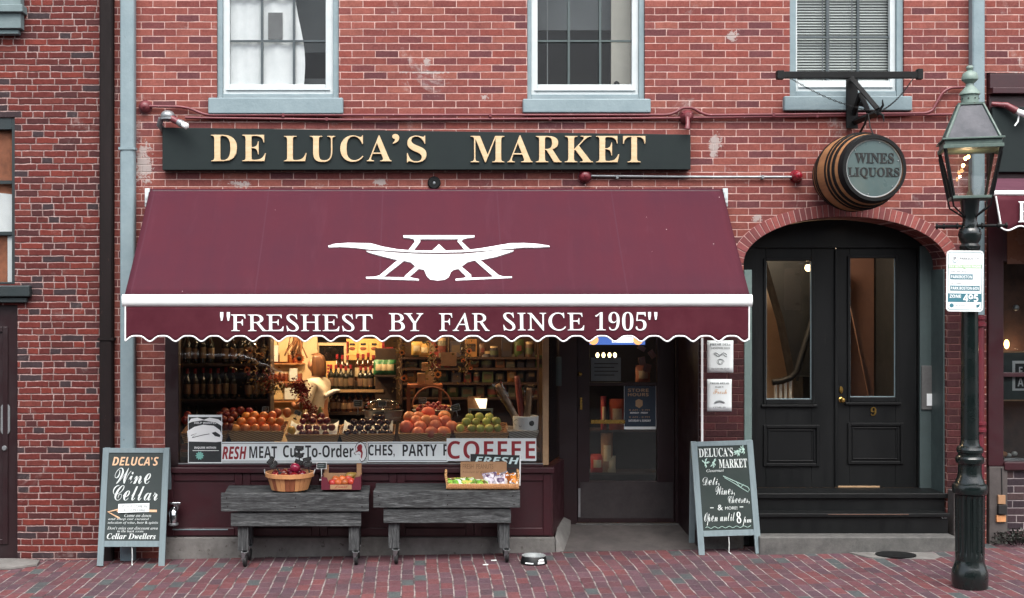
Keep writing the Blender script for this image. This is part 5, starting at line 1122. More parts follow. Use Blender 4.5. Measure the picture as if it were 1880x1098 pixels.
# lock boxes and the dark bush at the storefront's foot
t = thing('key_box', 'small key box with taped papers hanging on the stone pilaster', 'key box', (X(1841,.08), -.04, Z(958,.08)))
b = MB(); b.box(X(1834,.08), X(1850,.08), -.075, -.036, Z(945,.08), Z(928,.08)); b.build('body', M_blackrub, t, bevel=.006)
b = MB(); b.box(X(1835,.08), X(1848,.08), -.06, -.037, Z(926,.08), Z(910,.08)); b.build('tag', M_card, t); b = MB(); b.box(X(1832,.08), X(1849,.08), -.058, -.038, Z(959,.08), Z(947,.08)); b.build('rust_tag', M_splint, t)
b = MB(); b.tube([(X(1841,.05),-.037,Z(910,.05)),(X(1840,.05),-.036,Z(860,.05))], .006, 6); b.build('cable', M_blackrub, t)
random.seed(9); t = thing('bush', 'low dark leafy bush at the foot of the maroon storefront', 'bush', (X(1868,.1), -.1, g(5.7)))
b = MB()
for k in range(420):
    q = random.uniform(0, 6.28); rr_ = random.random()**.6; p = Vector((X(1868,.1)+.28*rr_*math.cos(q), -.13+.1*rr_*math.sin(q), g(5.7)+.02+.16*random.random()*(1-rr_*.6)))
    a = Vector((random.uniform(-1,1), random.uniform(-1,1), random.uniform(-.3,1))).normalized(); c = a.cross(Vector((random.random(),random.random(),random.random()))).normalized(); l = random.uniform(.02,.04)
    b.add([p, p+a*l*.5+c*l*.3, p+a*l, p+a*l*.5-c*l*.3], [(0,1,2,3)])
b.build('foliage', pm('dark_leaves', C(34,40,36), C(48,52,44), 9, .6), t)
b = MB()
for k in range(6): b.tube([(X(1868,.1)+.02*k-.05,-.1,g(5.7)-.01),(X(1868,.1)+.08*k-.2,-.12,g(5.7)+.13)], .004, 5)
b.build('stem', M_rust, t)
# ---------------------------------------------------------------- banners and poster on the glass (just inside it, so behind the pane)
BY = .0285
def banner(label, p0, p1, q0, q1, dy=0, border=True):
    x0, x1, z0, z1 = X(p0), X(p1), Z(q1), Z(q0); y = BY-dy
    t = thing('window_banner', label, 'banner', ((x0+x1)/2, y, z0))
    b = MB(); b.box(x0, x1, y-.002, y, z0, z1); b.build('sheet', M_paper, t)
    if border:
        b = MB(); b.ring(x0-.004 if False else x0+.008, x1-.006, z0+.012, z1-.012, .005, y-.0028, y-.0021); b.build('border', M_ink, t)
    return t, y-.0022
t, y = banner('white FRESH MEAT cut to order banner along the window sill', 404, 673, 812, 850)
b = MB(); b.text(fnt('FRESH', SANSBI)[1:], X(407), X(452), Z(844), Z(820), y, .001, off=.01); 
b.build('red_lettering', M_redink, t)
b = MB(); b.text(fnt('MEAT', SANSB), X(457), X(508), Z(841.5), Z(820), y, .001); b.build('black_lettering', M_ink, t); b = MB(); b.text(fnt('Cut-To-Order', SANSB), X(519), X(649), Z(840.5), Z(817), y, .001); b.build('black_lettering', M_ink, t)
def steak(b, k, o): # outline scaled about its middle
    pts = [(652,822),(656,815),(662,812),(668,816),(672,826),(672,838),(668,846),(663,848),(660,843),(661,836),(658,834),(653,836),(650,832),(654,829)]
    cx, cz = 662, 829; b.prism([(X(cx+(p-cx)*k), Z(cz+(q-cz)*k)) for p, q in pts], y-.0012-o, y-.0002)
b = MB(); steak(b, 1.08, 0); st = b.build('steak_outline', M_ink, t)
b = MB(); steak(b, .98, .0005); b.build('fat', M_print, st)
b = MB(); b.prism([(X(p), Z(q)) for p, q in [(655,822),(658,817),(663,816),(665,820),(664,826),(666,832),(664,843),(662,840),(663,832),(659,829),(652,832),(656,827)]], y-.0024, y-.0003); b.build('meat', M_redink, st)
t, y = banner('white banner with words for sandwiches and party platters, butted to the meat banner', 674, 822, 811.5, 849)
b = MB(); b.text(fnt('CHES,', SANSB), X(676), X(724.5), Z(840), Z(817), y, .001); b.build('black_lettering', M_ink, t); b = MB(); b.text(fnt('PARTY', SANSB), X(739), X(802), Z(838), Z(816.5), y, .001); b.build('black_lettering', M_ink, t); b = MB(); b.text(fnt('P', SANSB), X(814), X(824), Z(837), Z(816), y, .001); b.build('black_lettering', M_ink, t)
t, y = banner('white banner with big dark red COFFEE letters', 820, 985, 805, 847, .004, False)
b = MB(); b.text(fnt('COFFEE', SANSB), X(821.5), X(983), Z(843), Z(810), y, .001, off=-.006, sp=1.05); b.build('red_lettering', M_redink, t)
x0, x1, z0, z1 = X(344.5), X(407), Z(856), Z(762); y = BY-.008
t = thing('poster', 'black and white poster with glaring plastic sleeve, low in the window corner', 'poster', ((x0+x1)/2, y, z0))
b = MB(); b.box(x0, x1, y-.002, y, z0, z1); b.build('sheet', M_paper, t)
b = MB(); b.box(x0+.006, x1-.006, y-.0028, y-.0021, Z(849), Z(766)); b.build('black_field', M_ink, t)
b = MB()
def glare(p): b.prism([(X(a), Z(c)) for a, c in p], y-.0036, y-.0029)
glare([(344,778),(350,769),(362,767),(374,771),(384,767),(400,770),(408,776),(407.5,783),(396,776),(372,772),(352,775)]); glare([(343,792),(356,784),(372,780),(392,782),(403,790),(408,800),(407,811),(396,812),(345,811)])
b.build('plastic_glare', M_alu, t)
b = MB(); b.text(fnt('HELP WANTED', SANSB), X(356), X(397), Z(778.5), Z(775), y-.003, .0006); b.text(fnt('INQUIRE WITHIN', SANSB), X(356), X(396), Z(825), Z(820.5), y-.003, .0006); b.box(X(353), X(401), y-.0036, y-.003, Z(828.2), Z(827.2)); b.build('white_print', M_print, t)
b = MB(); P = []
for k in range(20): q = k*math.pi/10; r = .043 if k % 2 == 0 else .029; P.append((X(366)+r*math.cos(q), Z(837)+r*math.sin(q)))
b.prism(P, y-.0036, y-.003); b.build('mint_star', pm('mint_print', C(120,182,172), None, 8, .6, bump=0), t)
b = MB(); b.tube([(X(350), y-.0032, Z(800)), (X(360), y-.0036, Z(796)), (X(352), y-.0036, Z(804)), (X(372), y-.0036, Z(799)), (X(384), y-.0036, Z(797))], .003, 5); b.prism([(X(388),Z(795)),(X(395),Z(793)),(X(404),Z(799)),(X(403),Z(803)),(X(394),Z(801))], y-.0042, y-.0037); b.build('smudge', M_ink, t)
# poster, card and lit sign in the shop door
y = RD+.04; DY = -RD
x0, x1, z0, z1 = px(1147), px(1206), pz(789), pz(709)
t = thing('store_hours_poster', 'dark blue store hours poster taped to the shop door glass', 'poster', ((x0+x1)/2, y, z0))
b = MB(); b.box(x0, x1, y-.002, y, z0, z1); b.build('sheet', M_paper, t)
b = MB(); b.box(x0+.003, x1-.004, y-.0028, y-.0021, z0+.028, z1); b.build('blue_field', pm('navy_print', C(34,52,70), C(30,46,62), 3, .5), t)
b = MB(); b.text(fnt('STORE', SANSB), px(1154), px(1192), pz(720), pz(714), y-.003, .0006); b.text(fnt('HOURS', SANSB), px(1154), px(1192), pz(728), pz(722), y-.003, .0006); b.text('8 AM - 9 PM', px(1156), px(1194), pz(755), pz(752), y-.003, .0006); b.text('8 AM - 8 PM', px(1156), px(1194), pz(768), pz(765), y-.003, .0006)
b.prism([(px(1168),pz(736)),(px(1174),pz(733)),(px(1181),pz(736)),(px(1181),pz(745)),(px(1175),pz(750)),(px(1168),pz(746))], y-.0036, y-.003); b.build('tan_print', M_tan, t)
b = MB(); b.text(fnt('MONDAY - FRIDAY', SANSB), px(1158), px(1191), pz(760), pz(757), y-.003, .0006); b.text(fnt('SATURDAY & SUNDAY', SANSB), px(1155), px(1196), pz(775), pz(771), y-.003, .0006); b.build('white_print', M_print, t)
t = thing('door_notice', 'grey notice card standing in the upper glass of the shop door', 'notice', (px(1112), y, pz(703)))
b = MB(); b.box(px(1086), px(1141), y-.002, y, pz(700), pz(657)); b.build('sheet', pm('dim_card', C(104,114,118), C(92,102,106), 4, .8), t)
b = MB()
for k, q in enumerate((667, 674, 681, 688)): b.box(px(1092), px(1136-7*(k % 2)), y-.0028, y-.0021, pz(q+2), pz(q))
b.build('print', M_ink, t)
t = thing('lit_sign', 'blue lit sign with white words at the top of the shop door', 'sign', (px(1122), y+.12, pz(634)))
b = MB(); b.box(px(1080,-.72), px(1185,-.72), y+.1, y+.14, pz(633,-.72), pz(600,-.72)); b.build('case', emis('blue_sign', C(70,100,170), .7), t)
b = MB(); b.box(px(1124,-.72), px(1163,-.72), y+.095, y+.0995, pz(629,-.72), pz(618,-.72)); b.build('white_word', emis('sign_white', C(240,240,240), .8), t)
for p in (1090, 1172): b = MB(); b.lathe([(0,-.006),(.05,-.006),(.05,0)], (px(p,-.72), y+.0995, pz(624,-.72)), 20, axis='y'); b.build('amber_disc', emis('sign_amber', C(240,170,110), .8), t)

# ---------------------------------------------------------------- inside the shop: room
M_wallw = pm('cream_wall', C(120,94,68), C(96,74,54), 2, .85)
M_floor = pm('wood_floor', C(96,68,50), C(74,52,40), 4, .5)
rx0, rx1, ry0, ry1, rz0, rz1 = -3.6, 2.7, .37, 5.6, .14, 2.9
b = MB(); b.add([(rx0,ry1,rz0),(rx1,ry1,rz0),(rx1,ry1,rz1),(rx0,ry1,rz1),(rx0,ry0,rz0),(rx0,ry0,rz1),(rx1,ry0,rz0),(rx1,ry0,rz1)], [(0,1,2,3),(0,3,5,4),(1,6,7,2)]); b.build('interior_wall', M_wallw, mk)
b = MB(); b.box(rx0, rx1, RD+.115, ry1, rz0-.05, rz0); b.box(rx0, 1.2, ry0, RD+.114, rz0-.05, rz0); b.build('interior_floor', M_floor, mk)
b = MB(); b.box(rx0, rx1, ry0, ry1, rz1, rz1+.05); b.build('interior_ceiling', pm('dim_ceiling', C(120,104,88), None, 2, .9), mk)
b = MB(); b.box(SX0+.005, 1.16, .125, .72, ZW0-.06, ZW0-.03); b.box(SX0+.1, 1.15, .74, .76, rz0, ZW0-.031); b.build('display_ledge', M_maroon_dk, mk)
b = MB(); b.box(SX0+.005, 1.12, .14, .60, ZW0+.09, ZW0+.11); b.build('display_shelf', M_splint_d, mk)
for i, (lx_, ly_, e) in enumerate(((X(556,-1.9), 1.55, 52), (X(670,-2.4), 2.2, 12), (X(790,-1.3), 1.35, 7), (X(905,-1.0), 1.1, 2), (2.05, 1.9, 4))):
    b = MB(); b.lathe([(0,-.02),(.11,-.02),(.13,.05),(.04,.1),(.04,rz1-2.65)], (lx_, ly_, 2.65), 16); pl = b.build('ceiling_lamp', emis('warm_bulb', C(255,206,140), 5), mk, smooth=60)
    point('shop_lamp', (lx_, ly_, 2.55), e, (1,.70,.40), .1)
point('window_spot', (X(540,-.5), .45, 2.36), 5.5, (1,.74,.46), .06)
point('window_spot', (X(850,-.5), .35, 2.36), 7, (1,.74,.46), .06)

# ---------------------------------------------------------------- wicker baskets of fruit in the window
def basket(label, p0, p1, pyf, tilt=.06, df=-.16, db=-.5, mat=None, wall=.085, liner=None, name='fruit_basket'):
    x0, x1 = X(p0, df), X(p1, df); zf = Z(pyf, df); xc, w2 = (x0+x1)/2, (x1-x0)/2
    t = thing(name, label, 'basket', (xc, -df, zf-wall)); mat = mat or M_wicker
    yf, yb_ = -df, -db; k = .88
    o = [(x0,yf,zf),(x1,yf,zf),(x1,yb_,zf+tilt),(x0,yb_,zf+tilt)]; l = [(xc-w2*k,yf+.02,zf-wall),(xc+w2*k,yf+.02,zf-wall),(xc+w2*k,yb_-.02,zf+tilt-wall),(xc-w2*k,yb_-.02,zf+tilt-wall)]
    b = MB(); b.add(o+l, [(0,1,5,4),(1,2,6,5),(2,3,7,6),(3,0,4,7),(4,5,6,7)]); b.build('weave', mat, t, solid=.012)
    b = MB(); b.tube([(p[0], p[1], p[2]+.004) for p in o], .010, 6, closed=True); b.build('rim', mat, t, smooth=80)
    if liner:
        b = MB(); b.grid(lambda u, v: (x0+.02+(x1-x0-.04)*u, yf+.01+(yb_-yf-.02)*v, zf-.03+tilt*v+.05*abs(2*u-1)**3+.035*v+.006*math.sin(u*23+v*9)), 18, 8); b.build('paper_liner', M_paper if liner is True else liner, t, smooth=180)
    return t
def fruit(name, label, cat, group, spots, mat, r, squash=.95, stem=None, d0=-.2, dstep=-.085, jit=.012):
    """Each fruit its own object; the first one is built, the rest are copies. spots: rows of (py, [px...]) from the front row back."""
    first = None; n = 0
    for row, (py_, pxs) in enumerate(spots):
        d = d0+dstep*row
        for p in pxs:
            x, z = X(p, d), Z(py_+random.uniform(-.8,.8), d); yv = -d+random.uniform(-jit, jit); s = random.uniform(.93,1.07)
            ro = (random.uniform(-.5,.5), random.uniform(-.5,.5), random.uniform(0,6.28))
            if first is None:
                b = MB(); rr_ = r
                pr = [(0,-r*squash*.93),(r*.3,-r*squash*.97),(r*.62,-r*squash*.78),(r*.9,-r*squash*.4),(r,0),(r*.93,r*squash*.42),(r*.68,r*squash*.78),(r*.34,r*squash*.96),(r*.12,r*squash*.93),(0,r*squash*.86)]
                b.lathe(pr, (0,0,0), 18); first = b.build(name, mat, None, smooth=180, local=True)
                tag(first, label, cat, group); first.location = (x, yv, z); first.rotation_euler = ro; o = first
                if stem:
                    sb = MB(); sb.tube([(0,0,r*squash*.84),(r*.06,0,r*squash*1.12)], r*.06, 5); sb.build('stem', stem, first, local=True)
            else: o = copy_tree(first, (x, yv, z), rot=ro)
            o.scale = (s*random.uniform(.93,1.06), s*random.uniform(.93,1.06), s*random.uniform(.92,1.05))
            n += 1
    return n
def fm(name, c1, c2, rough=.4, scale=3, spots=None): return pm(name, c1, c2, scale, rough, rvar=.08, bump=.12, bscale=120, objvar=.26, chips=spots, cth=.72, cscale=60)
random.seed(21)
basket('honey wicker basket of red apples partly behind the poster', 333, 416, 797, db=-.52)
fruit('red_apple', 'red apple piled in the wicker basket by the poster', 'apple', 'red apples in the first basket', [(784,[414,424]),(771,[340,352,410,422]),(762,[345,404,416,429]),(754.5,[413,428,442,458])], fm('red_apple_skin', C(140,44,38), C(104,28,30), .3, spots=C(206,150,90)), .041, .92, M_rust)
basket('honey wicker basket heaped with oranges', 419, 522, 793.5)
fruit('orange', 'orange heaped in the wicker basket beside the red apples', 'orange', 'oranges in the second basket', [(786.5,[433,451,469,487.5,507]),(774.5,[443,462,480,498,514]),(764,[452,467,484,500])], fm('orange_skin', C(232,138,66), C(216,116,50), .45), .046, .96)
fruit('mango', 'mango lying behind the heaped oranges', 'mango', 'mangoes behind the oranges', [(758.5,[509,527])], fm('mango_skin', C(196,112,62), C(158,70,46), .45), .046, 1.1, d0=-.52)
basket('paper lined wicker basket of dark red plums with a lemon', 525, 622, 800, liner=True)
fruit('red_plum', 'dark red plum in the paper lined basket', 'plum', 'red plums in the third basket', [(796,[556,568,580,598]),(785,[551,566,581,596,609]),(773,[556,573,588,600]),(765,[562,577,590])], fm('plum_skin', C(112,28,40), C(82,18,30), .3), .037, .97)
fruit('lemon', 'yellow lemon at the corner of the plum basket', 'lemon', 'lemon in the third basket', [(790,[535])], fm('lemon_skin', C(206,160,70), C(186,136,56), .4), .042, 1.05)
basket('paper lined wicker basket of nearly black plums', 625, 724, 799, liner=True)
fruit('black_plum', 'nearly black glossy plum in the fourth basket', 'plum', 'black plums in the fourth basket', [(795,[638,652,668,684,701,714]),(785,[644,660,676,693,709]),(776,[650,666,682,698,711]),(767,[700,690])], fm('black_plum_skin', C(60,18,28), C(40,13,20), .22), .038, .97)
basket('wicker basket of large pink grapefruits', 732, 827, 797.5)
fruit('grapefruit', 'pink grapefruit piled in the wicker basket', 'grapefruit', 'grapefruits in the fifth basket', [(795,[767,791,815]),(784,[746,771,799,829]),(774,[764,798,783,817]),(767,[752,816,768]),(759,[786])], fm('grapefruit_skin', C(220,136,92), C(206,110,76), .45), .067, .96, d0=-.22, dstep=-.075)
basket('wicker basket of green apples next to the white crock', 835, 934, 796)
fruit('green_apple', 'green apple in the basket next to the white crock', 'apple', 'green apples in the sixth basket', [(787,[845,866,882,898,914]),(774.5,[856,874,893,911]),(766,[862,880,898])], fm('green_apple_skin', C(192,194,104), C(164,176,84), .35, spots=C(196,196,130)), .043, .94, M_rust)
# white crock with wrapped baguettes
basket('small white wicker tray under the crock', 933, 988, 793, tilt=.02, db=-.42, mat=M_wicker_w, wall=.05, name='wicker_tray')
cd = -.29; cx, cy = X(965, cd), -cd
t = thing('crock', 'white crock with a drawn face and round dark label', 'crock', (cx, cy, Z(796,cd)))
b = MB(); b.lathe([(.105,Z(797,cd)),(.118,Z(790,cd)),(.124,Z(772,cd)),(.126,Z(764,cd)),(.118,Z(763,cd)),(.112,Z(785,cd)),(0,Z(790,cd))], (cx,cy,0), 32); b.build('pot', M_print, t, smooth=50)
b = MB()
def onpot(p, q): 
    x = X(p, cd+.1)-cx; r = .1245; x = max(-.12, min(.12, x)); return (cx+x, cy-math.sqrt(r*r-x*x)-.0015, Z(q, cd+.1))
b.tube([onpot(949+5*math.cos(k*.5), 776+5*math.sin(k*.5)) for k in range(13)][3:11], .002, 5); b.tube([onpot(953+4*k/6, 781+3*math.sin(k*.5)) for k in range(7)], .002, 5)
b.tube([onpot(946, 772), onpot(948, 770.5), onpot(951, 772)], .002, 5); b.build('face', M_inkgrey, t)
b = MB(); c_ = onpot(976, 777); b.lathe([(0,-.003),(.026,-.003),(.026,.006)], c_, 20, axis='y', M=Matrix.Translation(c_) @ Matrix.Rotation(R(27), 4, 'Z') @ Matrix.Translation(-Vector(c_))); b.build('label', M_ink, t)
M_bread = pm('brown_bread', C(206,172,140), C(176,138,108), 6, .7, bump=.3)
M_cell = glass('cellophane', (.93,.92,.91,1), 1.45, 1.0, .9)
for i, (p1, q1, p0, lab) in enumerate(((913, 706, 957, 'wrapped baguette leaning out of the crock, tallest of three'), (972, 712, 966, 'wrapped baguette standing upright in the crock'), (949, 690, 962, 'red brown salami leaning behind the wrapped bread'))):
    a = Vector((X(p0,cd), cy+(.03 if i < 2 else .06), Z(785,cd))); e = Vector((X(p1,cd-.05*i), cy+.05*i, Z(q1,cd-.05*i))); n = 14
    t = thing('baguette' if i < 2 else 'salami', lab, 'bread' if i < 2 else 'salami', a)
    b = MB(); b.tube([a+(e-a)*(k/n) for k in range(n+1)], [.016+.018*math.sin(.35+2.5*k/n)**.6 for k in range(n+1)], 10); b.build('loaf', M_bread if i < 2 else fm('salami_skin', C(128,62,46), C(96,44,36), .5), t, smooth=180)
    if i < 2:
        b = MB(); b.tube([a+(e-a)*(k/n*1.06)+Vector((random.uniform(-.004,.004),random.uniform(-.004,.004),0)) for k in range(n+1)], [.022+.034*(k/n)**.7+random.uniform(-.004,.004) for k in range(n+1)], 12); b.build('cellophane', M_cell, t)
# galvanised tubs, radishes, tags and the peanut stand behind the fruit
def tub(label, p0, p1, q0, q1, d):
    x, r = (X(p0,d)+X(p1,d))/2, (X(p1,d)-X(p0,d))/2; t = thing('metal_tub', label, 'tub', (x, -d, Z(q1,d)))
    b = MB(); z0, z1 = Z(q1,d), Z(q0,d); b.lathe([(r*.82,z0),(r*.9,z0+.3*(z1-z0)),(r*.88,z0+.33*(z1-z0)),(r*.97,z1-.01),(r*1.02,z1),(r*.96,z1+.004),(r*.9,z1-.01),(r*.8,z0+.01)], (x,-d,0), 32, sy=.6); b.build('shell', M_galv, t, smooth=40); return x
tub('grey metal tub under a clear domed lid behind the black plums', 666, 741, 753, 772, -.62)
b = MB(); x = X(703,-.62); b.lathe([(.2,0),(.19,.05),(.14,.09),(.05,.11),(0,.112)], (x,.62,Z(752,-.62)), 24, sy=.6); t = tag(b.build('domed_lid', M_cell, smooth=180), 'clear domed lid resting on the grey metal tub', 'lid')
tub('grey metal tub of radishes behind the grapefruits', 757, 835, 752, 775, -.66)
b = None; random.seed(4)
fruit('radish', 'small red radish in the metal tub behind the grapefruits', 'radish', 'radishes in the metal tub', [(752,[768,777,786,795,804,813,822]),(747,[772,782,791,800,810,818]),(742,[786,796,805])], fm('radish_skin', C(152,30,44), C(118,22,36), .35), .026, .95, d0=-.6, dstep=-.05)
t = thing('handled_basket', 'brown wicker basket with a tall hoop handle behind the radishes', 'basket', (X(793,-.9), .9, Z(760,-.9)))
b = MB(); b.tube([(X(793,-.9)+.2*math.cos(math.pi*k/16), .9, Z(748,-.9)+.21*math.sin(math.pi*k/16)) for k in range(17)], .009, 8); b.build('handle', M_splint_d, t, smooth=80)
b = MB(); b.lathe([(.15,Z(765,-.9)),(.2,Z(745,-.9)),(.19,Z(745,-.9)),(.14,Z(763,-.9))], (X(793,-.9),.9,0), 24, cap=False); b.build('weave', M_wicker, t)
def price_tag(label, p, q, d, w_=.06, h=.04, leg=.07, tilt=0, white=False, base=True):
    x, z = X(p,d), Z(q,d); t = thing('price_tag', label, 'price tag', (x,-d,z-leg), (R(-10), R(tilt), 0))
    b = MB(); b.prism([(-w_/2,leg-h*.35),(-w_/4,leg-h*.5),(0,leg-h*.4),(w_/4,leg-h*.5),(w_/2,leg-h*.35),(w_/2,leg+h*.4),(w_/4,leg+h*.5),(0,leg+h*.42),(-w_/4,leg+h*.5),(-w_/2,leg+h*.4)], -.003, .002); b.build('slate', M_slate, t, local=True)
    b = MB(); b.ring(-w_/2-.004, w_/2+.004, leg-h*.5-.004, leg+h*.5+.004, .004, .0025, .006); b.tube([(0,.004,leg-h/2),(0,.004,.005)], .0035, 5)
    b.build('wire_stand', M_print if white else M_galv, t, local=True)
    if base: b = MB(); b.box(-.018, .018, -.012, .012, 0, .014); b.build('foot', M_print if white else M_blackrub, t, local=True, bevel=.003)
    b = MB()
    for k in range(2): b.box(-w_*.36, w_*(.3-.1*k), -.004, -.0031, leg+h*(.12-.3*k), leg+h*(.22-.3*k))
    b.build('chalk_writing', M_inkgrey, t, local=True); return t
price_tag('small slate price tag standing among the oranges', 487, 751, -.5)
price_tag('slate price tag tilted between oranges and plums', 541, 757, -.45, tilt=25)
price_tag('slate price tag on wire stand over the black plums', 657, 741, -.5, .075, .06, .12)
price_tag('slate price tag in front of the domed tub lid', 702, 741, -.45, .07, .045, .09)
price_tag('slate price tag before the handled basket', 776, 735, -.6, .07, .045, .08)
price_tag('slate price tag leaning beside the grapefruits', 841, 748, -.4, .08, .055, .1, tilt=-14)
t = thing('glow_card', 'cream paper card given its own glow behind the green apples', 'card', (X(878,-.55), .55, Z(752,-.55)), (R(-15), R(3), 0))
b = MB(); b.add([(-.04,0,.11),(.085,0,.115),(.075,0,0),(.02,0,.0)], [(0,1,2,3)]); b.build('card', emis('glowing_paper', C(255,236,200), .9), t, local=True, solid=.003)  # emission put into the paper in place of light falling on it
t = thing('gift_bag', 'tan paper bag with open top behind the green apples', 'bag', (X(868,-.6), .6, Z(765,-.6)))
b = MB(); b.add([(X(860,-.6),.58,Z(768,-.6)),(X(884,-.6),.58,Z(768,-.6)),(X(880,-.6),.6,Z(728,-.6)),(X(858,-.6),.6,Z(730,-.6)),(X(862,-.68),.68,Z(766,-.68)),(X(886,-.68),.68,Z(766,-.68)),(X(883,-.68),.66,Z(727,-.68)),(X(860,-.68),.66,Z(727,-.68))], [(0,1,2,3),(5,4,7,6),(0,3,7,4),(1,5,6,2)]); b.build('paper', M_card, t)
t = thing('card_stand', 'small grey framed card stand behind the green apples', 'card stand', (X(882,-.48), .48, Z(770,-.48)))
b = MB(); b.ring(X(860,-.48), X(905,-.48), Z(772,-.48), Z(750,-.48), .02, .47, .49); b.build('frame', M_frame, t); b = MB(); b.box(X(865,-.48), X(900,-.48), .485, .489, Z(770,-.48), Z(754,-.48)); b.build('board', M_dark, t)

# ---------------------------------------------------------------- shelves, bottles and goods further back
M_shelf = pm('dark_shelf', C(58,42,34), C(44,32,27), 4, .55); M_btl = pm('bottle_green_glass', C(22,26,20), C(30,30,22), 3, .12, bump=0, coat=.5); M_lbl = pm('cream_label', C(206,190,156), C(186,168,136), 6, .6, objvar=.2); M_lbld = pm('brown_dimmed_label', C(120,98,76), C(84,66,52), 6, .6, objvar=.3)  # the brown labels also carry the dimness of the corner shelf
M_btl2 = pm('amber_bottle_glass', C(70,36,18), C(52,28,16), 3, .12, bump=0, coat=.5)
def shelf(name, label, x0, x1, y, dep, boards, z0, z1, mat=None, back=True):
    t = thing(name, label, 'shelf', ((x0+x1)/2, y+dep/2, z0)); mat = mat or M_shelf
    for z in boards: b = MB(); b.box(x0+.021, x1-.021, y, y+dep, z-.022, z); b.build('board', mat, t)
    for x in (x0, x1-.02): b = MB(); b.box(x, x+.02, y-.004, y+dep, z0, z1); b.build('side_panel', mat, t)
    if back: b = MB(); b.box(x0+.021, x1-.021, y+dep+.001, y+dep+.012, z0, z1); b.build('back_panel', mat, t)
    return t
def bottle_proto(name, label, group, glassm, h=.3, r=.037, lab=None):
    t = thing(name, label, 'bottle', (0,0,0), group=group)
    b = MB(); b.lathe([(r*.9,0),(r,.01),(r,h*.58),(r*.85,h*.66),(r*.42,h*.74),(r*.36,h*.94),(r*.42,h*.95),(r*.42,h),(0,h)], (0,0,0), 14); b.build('glass', glassm, t, smooth=40, local=True)
    b = MB(); b.lathe([(r+.0006,h*.16),(r+.0012,h*.17),(r+.0012,h*.48),(r+.0006,h*.49)], (0,0,0), 14); b.build('label', lab or M_lbl, t, smooth=40, local=True)
    b = MB(); b.lathe([(r*.44,h*.84),(r*.46,h*.85),(r*.46,h*1.003),(0,h*1.004)], (0,0,0), 10); b.build('capsule', M_redink if random.random() < .5 else M_iron, t, smooth=40, local=True)
    return t
def bottle_row(label, group, x0, x1, y, z, n, glassm=None, h=.3, r=.037, lab=None, skip=0):
    p = None
    for i in range(n):
        if p is not None and random.random() < skip: continue
        x = x0+(x1-x0)*(i+.5)/n; loc = (x, y+random.uniform(-.015,.015), z+.001)
        if p is None: p = bottle_proto('wine_bottle', label, group, glassm or M_btl, h, r, lab); p.location = loc
        else:
            h_ = random.uniform(.9,1.06); copy_tree(p, loc, rot=(0,0,random.uniform(0,6)), scale=(random.uniform(.92,1.05),)*2+(h_,))
random.seed(31)
bd_ = -.95
bz = [Z(666+2,bd_), Z(733,bd_), Z(800,bd_)]
shelf('wine_rack', 'dark wine shelf in the dim corner of the window', X(322,bd_), X(497,bd_), .93, .3, bz, bz[2]-.1, Z(600,bd_))
bottle_row('wine bottle on the upper board of the dim corner shelf', 'bottles on the upper dim shelf', X(335,bd_), X(490,bd_), 1.02, bz[0], 11, h=.34, r=.042, skip=.3, lab=M_lbld)  # labels darkened in colour to suit the dim corner, likewise the rows below
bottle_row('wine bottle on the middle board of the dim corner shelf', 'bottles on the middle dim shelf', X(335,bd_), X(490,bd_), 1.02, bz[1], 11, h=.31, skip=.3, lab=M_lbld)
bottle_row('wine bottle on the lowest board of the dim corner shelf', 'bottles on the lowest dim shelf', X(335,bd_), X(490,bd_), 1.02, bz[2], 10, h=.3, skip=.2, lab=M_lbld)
M_leafd = fm('dried_leaf', C(150,122,66), C(84,74,42), .3); M_petal = fm('sunflower_petal', C(216,132,60), C(190,104,48), .7)
def leaf_cloud(b, pts, n, sp, l0, l1):
    for k in range(n):
        p = Vector(random.choice(pts))+Vector((random.gauss(0,sp), random.gauss(0,sp*.6), random.gauss(0,sp)))
        a = Vector((random.uniform(-1,1), random.uniform(-1,1), random.uniform(-1,.5))).normalized(); c = a.cross(Vector((random.random(),random.random(),random.random()))).normalized(); l = random.uniform(l0, l1)
        b.add([p, p+a*l*.5+c*l*.28, p+a*l, p+a*l*.5-c*l*.28], [(0,1,2,3)])
def sunflower(t, x, y, z, r):
    b = MB()
    for k in range(14):
        q = k*2*math.pi/14+random.uniform(-.1,.1); c = Vector((math.cos(q),-.25,math.sin(q))); s_ = Vector((-math.sin(q),0,math.cos(q)))
        o = Vector((x,y,z)); b.add([o+c*r*.35, o+c*r*.7+s_*r*.17, o+c*r*random.uniform(.9,1.1), o+c*r*.7-s_*r*.17], [(0,1,2,3)])
    f = b.build('sunflower', M_petal, t); b = MB(); b.sphere((x,y-.01,z), r*.42, 10, 6, (1,.5,1)); b.build('seed_head', M_rust, f, smooth=180)
